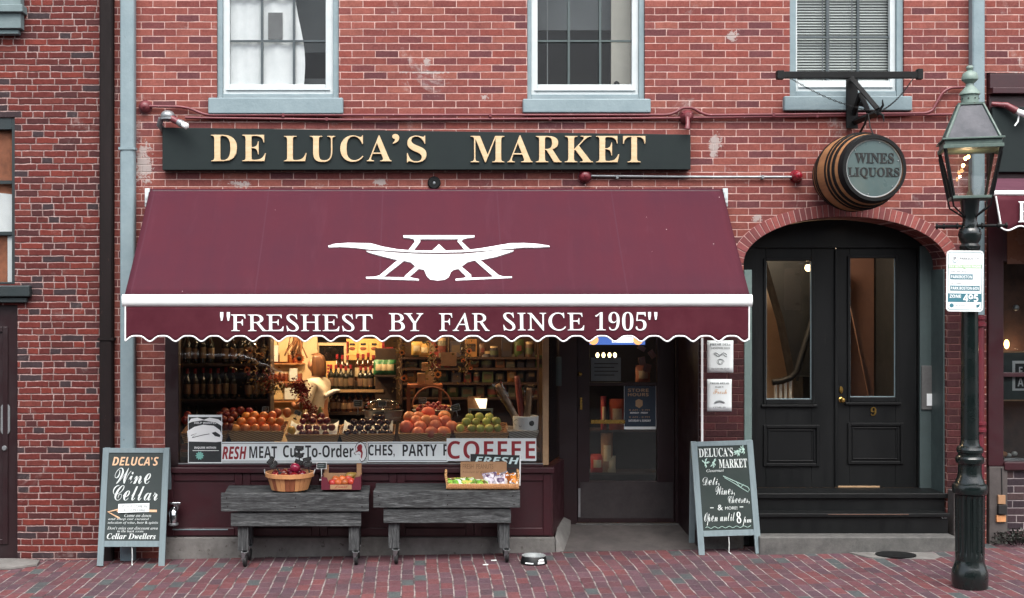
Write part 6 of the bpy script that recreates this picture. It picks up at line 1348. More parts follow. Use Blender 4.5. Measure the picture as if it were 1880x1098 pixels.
# bright middle: poster wall, fridge, menu board, wine table
M_menu = pm('cream_menu', C(226,186,116), C(206,164,96), 6, .7); M_brightw = pm('white_wall_panel', C(236,214,176), C(222,196,156), 2, .8)
wd = -2.9; M_menu0 = pm('cream_carton', C(228,200,150), C(210,180,130), 6, .7)
t = thing('display_panel', 'bright cream display panel with shelves of small jars behind the woman', 'display', (X(530,wd), 2.9, .2))
b = MB(); b.box(X(494,wd), X(582,wd), 2.95, 3.0, .2, 2.4); b.build('panel', M_brightw, t)
for q in (666, 700, 735): b = MB(); b.box(X(494,wd), X(560,wd), 2.8, 2.949, Z(q,wd)-.015, Z(q,wd)); b.build('ledge', M_splint, t)
b = MB(); b.box(X(493,wd)-.03, X(493,wd), 2.7, 3.0, .2, 2.4); b.build('upright', M_tan, t)
random.seed(12)
jp = None
for q in (666, 700):
    for k in range(7):
        x = X(500+8.5*k,wd); h = random.uniform(.08,.14); loc = (x, 2.86, Z(q,wd)+.001)
        if jp is None:
            jp = thing('jar', 'small preserve jar on the bright display panel', 'jar', loc, group='jars on the display panel')
            b = MB(); b.lathe([(.03,0),(.032,.01),(.032,.085),(.026,.095)], (0,0,0), 12); b.build('glass', fm('preserve', C(150,70,40), C(110,50,30), .3), jp, local=True, smooth=40)
            b = MB(); b.lathe([(.028,.0955),(.028,.115),(0,.116)], (0,0,0), 12); b.build('lid', M_gold, jp, local=True, smooth=40)
        elif random.random() < .8: copy_tree(jp, loc)
for i_, (p0, p1, q0, q1) in enumerate(((497,512,664,634),(515,529,664,642),(533,547,699,676),(500,520,733,706),(524,546,733,712))):
    b = MB(); b.box(X(p0,wd), X(p1,wd), 2.81, 2.90, Z(q0,wd)-.004+.006, Z(q1,wd)); t = tag(b.build('carton', M_print if i_ % 2 == 0 else M_menu0, bevel=.004), ('white carton high on the bright panel beside the upright','small cream carton next to the white one, high on the bright panel','white carton on the middle ledge near the woman','cream carton on the lowest ledge beside the upright','white carton on the lowest ledge near the woman')[i_], 'carton')
t = thing('hanging_bouquet', 'hanging bundle of brown stalks and a yellow bloom above the woman', 'flowers', (X(556,-1.7), 1.7, Z(690,-1.7)))
random.seed(71); b = MB()
for k in range(45):
    a = Vector((X(546,-1.7)+random.gauss(0,.03), 1.7+random.gauss(0,.03), Z(618,-1.7))); e = a+Vector((random.gauss(-.02,.05), random.gauss(0,.05), -random.uniform(.12,.26))); b.tube([a, (a+e)/2+Vector((.01,0,0)), e], [.004,.006,.009], 4)
b.build('stalks', pm('brown_stalks', C(150,100,60), C(104,68,44), 9, .8), t)
sunflower(t, X(551,-1.7), 1.62, Z(658,-1.7), .06)
fd_ = -3.1
t = thing('drinks_fridge', 'dark drinks fridge with pale frame behind the woman', 'fridge', (X(608,fd_), 3.2, .15))
b = MB(); b.box(X(581,fd_), X(637,fd_), 3.1, 3.7, .15, Z(628,fd_)); b.build('cabinet', M_dark, t)
b = MB(); b.ring(X(581,fd_), X(637,fd_), .2, Z(629,fd_), .035, 3.06, 3.099); b.build('door_frame', M_brightw, t)
b = MB(); b.box(X(581,fd_)+.036, X(637,fd_)-.036, 3.07, 3.075, .25, Z(636,fd_)); b.build('pane', G_shop, t)
md = -2.75
t = thing('menu_board', 'yellow menu board with three sandwich pictures and red end strips', 'menu board', (X(671,md), 2.75, Z(661,md)))
b = MB(); b.box(X(636,md), X(706,md), 2.75, 2.77, Z(661,md), Z(622,md)); b.build('board', M_menu, t)
for k in range(3):
    b = MB(); x = X(647+20*k,md); b.box(x-.055, x+.055, 2.742, 2.7495, Z(652,md), Z(630,md)); pc = b.build('picture', pm('pale_picture', C(240,210,140), C(214,170,100), 20, .7), t)
    b = MB(); b.sphere((x, 2.742, Z(640,md)), .032, 10, 6, (1.2,.25,.7)); b.build('sandwich', M_splint_d, pc, smooth=180)
    b = MB(); b.box(x-.03, x+.03, 2.737, 2.7415, Z(634,md), Z(630,md)); b.build('caption', M_ink, pc)
for p in (638.5, 703.5): b = MB(); b.box(X(p,md)-.014, X(p,md)+.014, 2.742, 2.7495, Z(649,md), Z(627,md)); b.build('red_strip', M_redink, t)
t = thing('exit_board', 'small maroon sign with a cream capital letter beside the menu board', 'sign', (X(716,md), 2.75, Z(662,md)))
b = MB(); b.box(X(706.5,md), X(727,md), 2.752, 2.77, Z(662,md), Z(638,md)); b.build('board', M_redink, t); b = MB(); b.text(fnt('E', SANSB), X(711,md), X(723,md), Z(657,md), Z(643,md), 2.7515, .002); b.build('lettering', M_menu, t)
t = thing('recipe_card', 'narrow yellow card with red dots beside the fridge', 'card', (X(606,-2.6), 2.6, Z(697,-2.6)))
b = MB(); b.box(X(599,-2.6), X(617,-2.6), 2.6, 2.61, Z(697,-2.6), Z(663,-2.6)); b.build('card', M_menu, t)
b = MB()
for k in range(4): b.sphere((X(602.5,-2.6), 2.598, Z(671+6*k,-2.6)), .014, 8, 6, (1,.3,1))
b.build('red_dot', M_redink, t)
wt = -2.3; wz = Z(717,wt)
t = thing('wine_table', 'dark tiered wine table with a pale metal edge in mid shop', 'table', (X(655,wt), 2.4, .15))
b = MB(); b.box(X(596,wt), X(706,wt), 2.3, 2.75, wz-.03, wz); b.build('top', M_shelf, t); b = MB(); b.box(X(596,wt), X(704,wt), 2.285, 2.299, wz-.02, wz+.012); b.build('metal_edge', M_tan, t)
b = MB(); b.box(X(600,wt), X(702,wt), 2.32, 2.7, Z(757,wt)-.03, Z(757,wt)); b.build('lower_shelf', M_shelf, t); b = MB(); b.box(X(598,wt), X(704,wt), 2.71, 2.74, .15, wz-.031); b.build('back_panel', M_dark, t)
b = MB(); b.box(X(600,wt), X(702,wt), 2.5, 2.7, .15, Z(757,wt)-.031); b.build('base', M_dark, t)
b = MB(); b.box(X(606,wt), X(700,wt), 2.58, 2.74, wz+.001, wz+.09); b.build('riser', M_shelf, t)
random.seed(41)
bottle_row('wine bottle with cream label in the front row on the wine table', 'front bottles on the wine table', X(602,wt), X(703,wt), 2.38, wz, 11, h=.29, r=.036, lab=M_lbld, skip=.12)
bottle_row('wine bottle in the raised back row on the wine table', 'back bottles on the wine table', X(610,wt), X(698,wt), 2.65, wz+.09, 9, M_btl2, h=.31, r=.037, skip=.1)
bottle_row('squat bottle on the low shelf under the wine table', 'bottles under the wine table', X(604,wt), X(700,wt), 2.4, Z(757,wt), 9, M_btl2, h=.22, r=.04, lab=M_lbld)
def bag(name, label, p, q, d, w_, h, mat, cat='bag', rot=0, group=None, t_=.05):
    x, z = X(p,d), Z(q,d); t = thing(name, label, cat, (x,-d,z), (0,0,rot), group)
    b = MB()
    def fn(s_):
        return lambda u, v: ((u-.5)*w_*(1-.06*math.sin(v*3.1)), s_*t_*math.sin(math.pi*u)**.7*math.sin(math.pi*min(1,max(0,v)))**.6+.006*math.sin(u*17+v*11), v*h)
    b.grid(fn(-1), 8, 8); b.grid(fn(1), 8, 8); b.build('packet', mat, t, smooth=180, local=True); b2 = MB(); b2.grid(lambda u, v: ((u-.5)*w_*.6, -t_*math.sin(math.pi*(.2+.6*u))**.7*math.sin(math.pi*(.3+.4*v))**.6-.004, h*(.3+.4*v)), 6, 5); b2.build('label_patch', M_lbl, t, smooth=180, local=True); return t
M_gbag = fm('green_packet', C(50,116,70), C(34,88,54), .35); M_ybag = fm('yellow_packet', C(220,184,110), C(196,156,84), .35)
b0 = bag('snack_packet', 'green snack packet on the rack beside the wine table', 696, 688, -2.2, .13, .17, M_gbag, group='green packets beside the wine table')
for p in (706, 717): copy_tree(b0, (X(p,-2.2), 2.2, Z(688,-2.2)))
t = thing('packet_rack', 'small dark rack under the green packets', 'rack', (X(707,-2.2), 2.25, .15)); b = MB(); b.box(X(688,-2.2), X(727,-2.2), 2.12, 2.3, Z(691,-2.2), Z(688.3,-2.2)); b.build('board', M_shelf, t); b = MB(); b.box(X(688,-2.2), X(727,-2.2), 2.301, 2.32, .15, Z(640,-2.2)); b.build('back_panel', M_shelf, t)
b0 = bag('pasta_bag', 'yellow pasta bag on the top shelf between the garlands', 765, 652, -1.9, .12, .15, M_ybag, group='yellow bags between the garlands')
copy_tree(b0, (X(779,-1.9), 1.9, Z(655,-1.9)))
# right half: shelves with packets and jars
sdp_ = -2.0
zz = [Z(q,sdp_) for q in (656, 676, 703, 730)]
shelf('grocery_shelf', 'tall brown grocery shelf at the back of the shop behind the garlands', X(735,sdp_), X(990,sdp_), 2.0, .32, zz, .15, 2.3, pm('brown_shelf', C(70,46,34), C(54,36,28), 4, .6))
random.seed(51)
cols = [(88,104,62),(140,52,46),(176,126,72),(96,70,56),(120,116,98),(70,86,74),(150,96,60),(64,58,66)]
gi = 0
for zi, z in enumerate(zz):
    x = X(742,sdp_)
    while x < X(984,sdp_):
        w_ = random.uniform(.08,.15); h = random.uniform(.10,.19 if zi else .22); kind = random.choice(('box','box','jar','bag'))
        c = random.choice(cols); m = pm('grocery_%d_%d_%d' % c, C(*c), None, 12, .5, bump=.1); lc = random.choice(((150,128,98),(96,80,62),(120,60,50),(84,92,66),(70,54,46))); m2 = pm('grocery_label_%d' % lc[0], C(*lc), None, 14, .6)
        cx_, cy_ = x+w_/2, 2.09+random.uniform(0,.05)
        pos = ('top', 'second', 'third', 'lowest')[zi]
        cn = {'box':'carton','jar':'jar','bag':'pouch'}[kind]
        cname = {(88,104,62):'olive green',(140,52,46):'brick red',(176,126,72):'honey coloured',(96,70,56):'brown',(120,116,98):'grey beige',(70,86,74):'grey green',(150,96,60):'orange brown',(64,58,66):'dark plum'}[c]
        t = thing('grocery_'+cn, '%s %s on the %s board of the brown grocery shelf' % (cname, cn, pos), cn, (cx_, cy_, z+.001), group='%s groceries on the %s board' % (cname, pos))
        if kind == 'box':
            b = MB(); b.box(cx_-w_*.45, cx_+w_*.45, cy_-.04, cy_+.04, z+.001, z+h); b.build('carton', m, t, bevel=.003); b = MB(); b.box(cx_-w_*.33, cx_+w_*.33, cy_-.0425, cy_-.0405, z+h*.3, z+h*.75); b.build('label', m2, t)
        elif kind == 'jar':
            r = w_*.42; b = MB(); b.lathe([(r*.92,z+.001),(r,z+.01),(r,z+h*.75),(r*.8,z+h*.84)], (cx_,cy_,0), 14); b.build('glass', m, t, smooth=40); b = MB(); b.lathe([(r*.86,z+h*.841),(r*.86,z+h),(0,z+h+.001)], (cx_,cy_,0), 14); b.build('lid', M_gold, t, smooth=40); b = MB(); b.lathe([(r+.001,z+h*.2),(r+.0015,z+h*.2),(r+.0015,z+h*.6),(r+.001,z+h*.6)], (cx_,cy_,0), 14); b.build('label', m2, t, smooth=40)
        else:
            b = MB()
            for s_ in (-1, 1): b.grid(lambda u, v: (cx_+(u-.5)*w_*.95, cy_+s_*.035*math.sin(math.pi*u)**.6*math.sin(math.pi*v)**.5, z+.001+h*v), 8, 6)
            b.build('packet', m, t, smooth=180); b = MB(); b.box(cx_-w_*.25, cx_+w_*.25, cy_-.04, cy_-.036, z+h*.35, z+h*.65); b.build('label', m2, t)
        x += w_+random.uniform(.0,.03)
# stack of tan boxes, chalk board
t = thing('carton_stack_base', 'low brown table holding the tan cartons', 'table', (X(775,-1.4), 1.4, .15)); b = MB(); b.box(X(748,-1.4), X(812,-1.4), 1.32, 1.6, Z(706,-1.4)-.03, Z(706,-1.4)); b.build('top', M_splint_d, t)
for p in (750, 808): b = MB(); b.box(X(p,-1.4)-.02, X(p,-1.4)+.02, 1.5, 1.54, .15, Z(706,-1.4)-.031); b.build('leg', M_splint_d, t)
for i, (p0, p1, q0, q1, lab) in enumerate(((766,781,706,685,'tan carton at the base of the small pile, nearer the string garland'), (781.5,795,706,682,'tan carton at the base of the small pile, nearer the sunflower'), (774,786,681.5,666,'tan carton on top of the small pile'))):
    b = MB(); b.box(X(p0,-1.4), X(p1,-1.4), 1.36, 1.46, Z(q0,-1.4)+.001, Z(q1,-1.4)); tag(b.build('carton', M_card, bevel=.003), lab, 'carton')
t = thing('wooden_board', 'plain brown board hanging among the dried flowers', 'board', (X(823,-1.2), 1.2, Z(672,-1.2))); b = MB(); b.box(X(809,-1.2), X(838,-1.2), 1.2, 1.215, Z(672,-1.2), Z(647,-1.2)); b.build('panel', pm('brown_board', C(132,98,70), C(112,82,60), 5, .7), t); b = MB(); b.tube([(X(823,-1.2),1.207,Z(647,-1.2)),(X(823,-1.2),1.207,2.6)], .003, 5); b.build('string', M_tan, t)
# hanging garlands with dried sunflowers and leaves
def garland(label, p, q0, q1, d, flowers, n=70, sp=.03):
    x = X(p,d); t = thing('garland', label, 'garland', (x,-d,Z(q1,d)))
    pts = [(x+.012*math.sin(k*1.3), -d, Z(q0,d)+(Z(q1,d)-Z(q0,d))*k/24) for k in range(25)]
    b = MB(); b.tube([(x,-d,2.88)]+pts, .006, 5); b.build('rope', M_tan, t); b = MB(); leaf_cloud(b, pts, n, sp, .02, .05); b.build('leaves', M_leafd, t)
    for fp, fq, r in flowers: sunflower(t, X(fp,d), -d-.03, Z(fq,d), r)
random.seed(61)
garland('rope garland with two sunflowers beside the small maroon sign', 734, 622, 726, -1.1, ((738,647,.032),(742,694,.036)), 110)
garland('rope garland with a sunflower near the yellow bags', 789, 622, 690, -1.1, ((801,637,.03),), 60)
garland('rope garland with a large open sunflower by the jars', 797, 622, 700, -1.05, ((804,687,.042),), 50)
garland('glinting dried flower garland before the grocery shelf', 856, 622, 690, -.9, ((861,644,.03),(850,662,.022),(864,676,.02)), 120, .045)
garland('thick dried flower garland at the edge of the dim corner', 470, 622, 688, -.8, ((460,644,.03),(455,678,.034),(482,650,.02)), 260, .11)
t = thing('flower_arrangement', 'orange and green dried flower arrangement under the thick garland', 'flowers', (X(500,-.8), .8, Z(715,-.8)))
b = MB(); leaf_cloud(b, [(X(p,-.8), .8, Z(q,-.8)) for p, q in ((480,703),(495,698),(510,705),(520,710),(500,712))], 260, .04, .02, .05); b.build('leaves', M_leafd, t)
b = MB(); leaf_cloud(b, [(X(p,-.78), .78, Z(q,-.78)) for p, q in ((485,695),(500,690),(515,697),(492,704))], 160, .03, .015, .04); b.build('petals', pm('rust_petals', C(176,84,62), C(140,60,48), 9, .8, objvar=0), t)
t = thing('flower_bouquet', 'bouquet of dark red flowers in front of the woman', 'flowers', (X(548,-1.5), 1.5, Z(735,-1.5)))
b = MB(); leaf_cloud(b, [(X(p,-1.5), 1.5, Z(q,-1.5)) for p, q in ((540,710),(550,706),(558,714),(548,718),(556,722))], 420, .035, .02, .05); b.build('petals', pm('crimson_petals', C(120,24,36), C(84,14,26), 9, .8), t)
b = MB(); b.tube([(X(552,-1.5),1.5,Z(722,-1.5)),(X(556,-1.5),1.5,Z(790,-1.5))], .012, 6); b.build('stems', M_leafd, t)
t = thing('flower_bunch', 'rust coloured hanging flower bunch between bouquet and red plums', 'flowers', (X(570,-.75), .75, Z(765,-.75)))
b = MB(); leaf_cloud(b, [(X(p,-.75), .75, Z(q,-.75)) for p, q in ((556,735),(563,745),(572,752),(580,758))], 300, .025, .015, .04); b.build('petals', pm('russet_petals', C(150,56,48), C(112,36,36), 9, .8), t)
t = thing('squash', 'green and yellow gourd standing behind the red plums', 'gourd', (X(588,-.5), .5, Z(772,-.5))); b = MB(); b.lathe([(0,-.0),(.035,.01),(.042,.04),(.03,.07),(.018,.1),(.012,.125),(0,.13)], (X(588,-.5),.5,Z(770,-.5)), 16); b.build('skin', fm('gourd_skin', C(120,116,48), C(70,84,36), .4, 10), t, smooth=180)

# ---------------------------------------------------------------- woman with a white top, back turned
pd = -2.0; pxc = X(583,pd); py0 = 2.0; pz0 = rz0
person = thing('person', 'woman with brown bobbed hair in a white top, back turned, behind the fruit', 'person', (pxc, py0, pz0), (0,0,R(70)))
def skin(name, joints, edges, mat, parent, root=0, sub=2):
    me = bpy.data.meshes.new(name); me.from_pydata([j[:3] for j in joints], edges, []); o = bpy.data.objects.new(name, me); COL.objects.link(o); o.parent = parent
    m = o.modifiers.new('skin', 'SKIN'); m.use_smooth_shade = True
    for i, v in enumerate(me.skin_vertices[0].data): v.radius = joints[i][3] if isinstance(joints[i][3], tuple) else (joints[i][3],)*2; v.use_root = (i == root)
    s_ = o.modifiers.new('sub', 'SUBSURF'); s_.levels = sub; s_.render_levels = sub; me.materials.append(mat); ORG[o.name] = Vector((0,0,0)); return o
M_skin = pm('skin', C(214,156,126), C(190,132,104), 6, .5, bump=.05)
hh = Z(653,pd)-pz0; k = hh/1.66            # facing +y (away) in her own frame
j = [(0,0,.92,.13),(0,0,1.08,.115),(0,-.01,1.24,.13),(0,0,1.36,.10),(0,.01,1.43,.052),(0,.02,1.50,.058),(0,.045,1.57,.088),(0,.02,1.615,.07),
     (-.15,0,1.35,.055),(-.21,.03,1.12,.042),(-.12,.22,1.08,.034),(-.06,.28,1.12,.03),
     (.15,0,1.35,.055),(.22,.04,1.12,.042),(.16,.25,1.06,.034),(.12,.32,1.10,.03),
     (-.09,0,.86,.10),(-.09,.01,.48,.062),(-.09,-.01,.09,.042),(-.09,.13,.035,.035),(.09,0,.86,.10),(.09,.01,.48,.062),(.09,-.01,.09,.042),(.09,.13,.035,.035),(0,.125,1.545,.016),(-.088,.035,1.555,.018)]
j = [(a*k, b_*k, c*k, r*k) for a, b_, c, r in j]
ed = [(0,1),(1,2),(2,3),(3,4),(4,5),(5,6),(6,7),(3,8),(8,9),(9,10),(10,11),(3,12),(12,13),(13,14),(14,15),(0,16),(16,17),(17,18),(18,19),(0,20),(20,21),(21,22),(22,23),(6,24),(6,25)]
skin('body', j, ed, M_skin, person)
def ptube(name, pts, mat):
    b = MB(); b.tube([(a*k, c*k, e*k) for a, c, e, r in pts], [r*k for *_, r in pts], 14); return b.build(name, mat, person, local=True, smooth=180)
jt = [(0,0,.90,.15),(0,0,1.06,.14),(0,-.01,1.24,.158),(0,0,1.37,.118),(0,.01,1.415,.07),(-.165,0,1.345,.075),(-.225,.03,1.14,.06),(.165,0,1.345,.075),(.235,.04,1.14,.06),(-.17,.13,1.10,.052),(.19,.15,1.09,.052)]
jt = [(a*k, b_*k, c*k, (r*k*1.08, r*k*.8)) if i < 5 else (a*k, b_*k, c*k, r*k) for i, (a, b_, c, r) in enumerate(jt)]
skin('white_top', jt, [(0,1),(1,2),(2,3),(3,4),(3,5),(5,6),(6,9),(3,7),(7,8),(8,10)], pm('white_cotton', C(240,232,214), C(224,212,190), 7, .8, bump=.5, bscale=24, bdist=.02), person)
b = MB()
def hair(u, v):
    q = u*2*math.pi; t_ = v*math.pi*.62; r = .100*k; back = -math.sin(q)
    zz_ = 1.58*k+r*1.12*math.cos(t_*1.0)-(.10*k*max(0,(v-.5))*2 if True else 0)
    rr_ = r*math.sin(min(t_, math.pi/2))*(1+.03*math.sin(q*23)) if t_ < math.pi/2 else r*(1+.10*math.sin((v-.8)/.2*2.2)-.16*(v-.8)/.2)*(1+.04*math.sin(q*23))
    y_ = .01*k+rr_*math.sin(q)*1.08
    if y_ > .03*k and v > .38: y_ = .03*k-(y_-.03*k)*.2
    return (rr_*math.cos(q), y_, zz_)
b.grid(hair, 48, 18); b.build('hair', pm('brown_hair', C(120,80,52), C(84,54,36), 8, .4, stretch=(6,6,.4), bump=.5), person, local=True, smooth=180)
jl = [(0,0,.93,.155),(-.09,0,.84,.11),(-.09,.01,.48,.075),(-.09,0,.1,.06),(.09,0,.84,.11),(.09,.01,.48,.075),(.09,0,.1,.06)]
skin('trousers', [(a*k,b_*k,c*k,r*k) for a, b_, c, r in jl], [(0,1),(1,2),(2,3),(0,4),(4,5),(5,6)], M_dark, person)
t = thing('paper_roll', 'white crumpled paper held out beside the woman', 'paper', (X(612,-1.9), 1.9, Z(722,-1.9)))
b = MB(); b.tube([(X(598,-1.9),1.9,Z(727,-1.9)),(X(606,-1.9),1.9,Z(722,-1.9)),(X(614,-1.9),1.88,Z(718,-1.9)),(X(624,-1.9),1.86,Z(716,-1.9))], [.022,.03,.024,.012], 8); b.build('sheet', M_print, t, smooth=50)

# things seen through the shop door
dq = -1.2
t = thing('gift_shelf', 'dark shelf with red and orange gift bags behind the shop door', 'shelf', (X(1140,dq), 1.3, .15))
for q in (705, 790, 868): b = MB(); b.box(X(1070,dq), X(1230,dq), 1.2, 1.5, Z(q,dq)-.02, Z(q,dq)); b.build('board', M_shelf, t)
b = MB(); b.box(X(1070,dq), X(1230,dq), 1.51, 1.53, .15, 2.4); b.build('back_panel', M_dark, t)
M_or = fm('orange_red_bag', C(190,66,40), C(140,40,30), .5)
for nm, lab, p, q, w_, h, m in (('wine_bag','narrow red wine bag above the brass push bar',1108,790,.06,.36,M_redink),('gift_bag','orange red gift bag beside the store hours poster',1132,790,.16,.33,M_or),('gift_bag','tan paper bag on the lower board behind the push bar',1114,868,.13,.42,M_card),('gift_bag','orange patterned bag low behind the door glass',1096,868,.14,.2,M_or),('gift_bag','pale bag beside the orange patterned bag',1122,868,.1,.18,M_lbl)):
    bag(nm, lab, p, q, dq-.02, w_, h, m)
random.seed(8)
for kx, (p, q, lab) in enumerate(((1178,640,'tilted tan card high behind the door glass'),(1196,652,'square tan card below the tilted one'),(1176,664,'narrow pale card behind the door glass'),(1184,675,'small orange card above the brown bag'))):
    t = thing('hanging_card', lab, 'card', (X(p,-1.0), 1.0, Z(q,-1.0)), (0, R(30+25*kx), .2)); b = MB(); b.box(-.045, .04, 0, .003, -.02, .03+.012*kx); b.build('card', M_card, t, local=True); b = MB(); b.box(-.03, .02, -.0015, -.0002, 0, .012); b.build('print', M_tan, t, local=True)
bag('gift_bag', 'brown bag on the upper board behind the door glass', 1180, 705, dq-.02, .16, .2, M_splint_d)
for i, p in enumerate((1097, 1108, 1119, 1129)):
    b = MB(); b.sphere((X(p,-1.0), 1.0, Z(652,-1.0)), .018, 10, 8, (1,1,1.5)); t = tag(b.build('candle_bulb', emis('candle_bulbs', C(255,226,170), 2.5), smooth=180), 'small glowing bulb in the row above the grey door notice', 'bulb', 'bulbs above the door notice')

# ---------------------------------------------------------------- goods on the benches
bd4 = .33; zb4 = Z(905,.47)+.012
x, yy = X(532,bd4), -bd4
t = thing('apple_tub', 'slatted wooden tub of red apples on the first bench', 'tub', (x, yy, zb4))
b = MB(); b2 = MB(); n = 26; hb4, r0, r1 = .155, .17, .222
for i in range(n):
    q0, q1 = 2*math.pi*(i+.04)/n, 2*math.pi*(i+.96)/n
    f = lambda q, r, z: (x+r*math.cos(q), yy+r*math.sin(q), zb4+z)
    (b2 if i in (16, 19, 20, 9, 4) else b).add([f(q0,r0,.004),f(q1,r0,.004),f(q1,r1-.004,hb4),f(q0,r1-.004,hb4),f(q0,r0-.006,.004),f(q1,r0-.006,.004),f(q1,r1-.01,hb4),f(q0,r1-.01,hb4)], [(0,1,2,3),(5,4,7,6),(3,2,6,7),(0,3,7,4),(1,5,6,2)])
b.build('slats', M_splint, t); b2.build('dark_slats', M_splint_d, t)
b = MB(); b.lathe([(r1-.012,hb4-.03),(r1+.002,hb4-.032),(r1+.006,hb4+.006),(r1-.014,hb4+.006)], (x,yy,zb4), 40, cap=False); b.build('rim', M_splint, t, smooth=40)
b = MB(); b.lathe([(0,.006),(r0-.006,.006)], (x,yy,zb4), 24); b.build('bottom', M_splint_d, t)
for s_ in (-1, 1): b = MB(); b.tube([(x+s_*(r1-.0), yy-.04, zb4+hb4-.01),(x+s_*(r1+.012), yy-.02, zb4+hb4+.03),(x+s_*(r1+.012), yy+.02, zb4+hb4+.03),(x+s_*r1, yy+.04, zb4+hb4-.01)], .0035, 6); b.build('wire_handle', M_galv, t)
random.seed(17); m_ap = fm('dark_apple_skin', C(122,24,36), C(88,16,28), .22, spots=C(190,120,80)); first = None; r = .042
for i, (dx, dy, dz) in enumerate([(-.12,-.07,.13),(-.04,-.11,.13),(.05,-.11,.135),(.12,-.05,.14),(-.13,.03,.135),(-.05,-.02,.15),(.03,-.03,.15),(.0,.06,.145),(-.08,.1,.135),(.08,.07,.14),(.055,-.055,.205)]):
    loc = (x+dx, yy+dy, zb4+dz)
    if first is None:
        b = MB(); b.lathe([(0,-r*.9),(r*.4,-r*.92),(r*.8,-r*.6),(r,0),(r*.9,r*.5),(r*.5,r*.85),(r*.15,r*.85),(0,r*.75)], (0,0,0), 20); first = b.build('dark_apple', m_ap, smooth=180, local=True); first.location = loc
        tag(first, 'dark red apple lying in the wooden tub', 'apple', 'apples in the wooden tub'); b = MB(); b.tube([(0,0,r*.75),(r*.1,0,r*1.15)], .003, 5); b.build('stem', M_rust, first, local=True)
    else:
        o = copy_tree(first, loc, rot=(random.uniform(-.5,.5),random.uniform(-.5,.5),random.uniform(0,6)))
        if i == 10: o['label'] = 'large shiny red apple on top of the wooden tub'; o.scale = (1.15,)*3; del o['group']
def stick_tag(label, p, q, d, ptop, qtop, n=1, bot=True):
    a = Vector((X(p,d), -d, Z(q,d))); e = Vector((X(ptop,d), -d, Z(qtop,d))); t = thing('price_stick', label, 'price stick', a)
    b = MB(); b.tube([a, e], .006, 6); b.build('stick', M_blackrub, t)
    for kk in range(n):
        c = e+(a-e)*(.28*kk); th = math.atan2(e.x-a.x, e.z-a.z)
        M = Matrix.Translation(c) @ Matrix.Rotation(th*1.4+.15*kk, 4, 'Y') @ Matrix.Translation(-c)
        b = MB(); b.box(c.x-.04, c.x+.04, c.y-.016, c.y-.008, c.z-.018, c.z+.018, M); b.box(c.x-.03, c.x+.03, c.y-.018, c.y-.0161, c.z-.028, c.z-.0185, M); pc = b.build('black_card', M_blackrub, t, bevel=.002)
        b = MB(); b.box(c.x-.03, c.x+.025, c.y-.0175, c.y-.0165, c.z+.005, c.z+.0065, M); b.box(c.x-.026, c.x+.02, c.y-.0175, c.y-.0165, c.z-.0075, c.z-.006, M); b.build('chalk_writing', M_inkgrey, pc)
    if bot:
        c = a; b = MB(); b.box(c.x-.03, c.x+.03, c.y-.02, c.y+.0, c.z-.012, c.z+.028); b.build('clip', M_blackrub, t, bevel=.004)
stick_tag('black price stick leaning outward over the apple tub', 517, 872, .40, 497, 845, 2)
stick_tag('tall black price stick upright in the apple tub', 549, 868, .28, 550, 822, 3, False)
stick_tag('black price stick with clip by the shiny apple', 569, 874, .36, 564, 843, 2)
price_tag('slate price tag on white wire behind the crimson fruit tray', 590, 855, .2, .085, .055, .14, white=True)
# crimson cardboard tray of fruit
x0, x1 = X(591,.3), X(663,.3); z0 = zb4; y0, y1 = -.36, -.14
t = thing('fruit_tray', 'crimson cardboard tray of orange fruit on the first bench', 'tray', ((x0+x1)/2, -.25, z0))
h4 = .12
b = MB(); b.prism([(x0,z0),(x1,z0),(x1,z0+h4*1.05),(x1-.05,z0+h4*.95),(x1-.075,z0+.05),(x0+.075,z0+.05),(x0+.05,z0+h4*.95),(x0,z0+h4)], y0-.005, y0); b.box(x0, x0+.005, y0+.001, y1-.006, z0, z0+h4); b.box(x1-.005, x1, y0+.001, y1-.006, z0, z0+h4); b.build('card', M_crim, t)
b = MB(); b.box(x0, x1, y1-.005, y1, z0, z0+h4*1.05); b.box(x0+.006, x1-.006, y0+.001, y1-.006, z0, z0+.006); b.box(x0+.01, x0+.05, y1+.001, y1+.006, z0, z0+.2); b.box(x1-.05, x1-.005, y1+.001, y1+.006, z0, z0+.215); b.build('kraft_back', M_card, t)
b = MB(); b.box(x0+.082, x1-.082, y0-.0075, y0-.0055, z0+.006, z0+.047); b.build('kraft_patch', M_card, t)
b = MB(); b.text(fnt('fruit', SCRIPT), x0+.12, x1-.12, z0+.012, z0+.04, y0-.008, .0008); b.build('writing', M_redink, t)
random.seed(19)
fr = [(610,887),(621,886),(633,886),(645,885),(616,881),(628,880),(640,879)]
first = None
for p, q in fr:
    d = .31 if q > 884 else .24; loc = (X(p,d), -d, Z(q,d))
    if first is None: b = MB(); b.lathe([(0,-.036),(.02,-.034),(.036,-.012),(.037,.008),(.026,.03),(.008,.035),(0,.033)], (0,0,0), 16); first = b.build('clementine', fm('clementine_skin', C(196,92,50), C(160,64,42), .4), smooth=180, local=True); first.location = loc; tag(first, 'orange clementine lying in the crimson tray', 'clementine', 'clementines in the crimson tray')
    else: copy_tree(first, loc, rot=(random.random(),random.random(),0))
t = thing('pear', 'greenish pear lying on the clementines in the crimson tray', 'pear', (X(643,.22), -.22, Z(874,.22)), (0,R(70),R(20))); b = MB(); b.lathe([(0,-.045),(.03,-.04),(.04,-.01),(.032,.02),(.018,.045),(.012,.06),(0,.064)], (0,0,0), 16); b.build('skin', fm('pear_skin', C(150,120,50), C(120,104,44), .4), t, local=True, smooth=180)
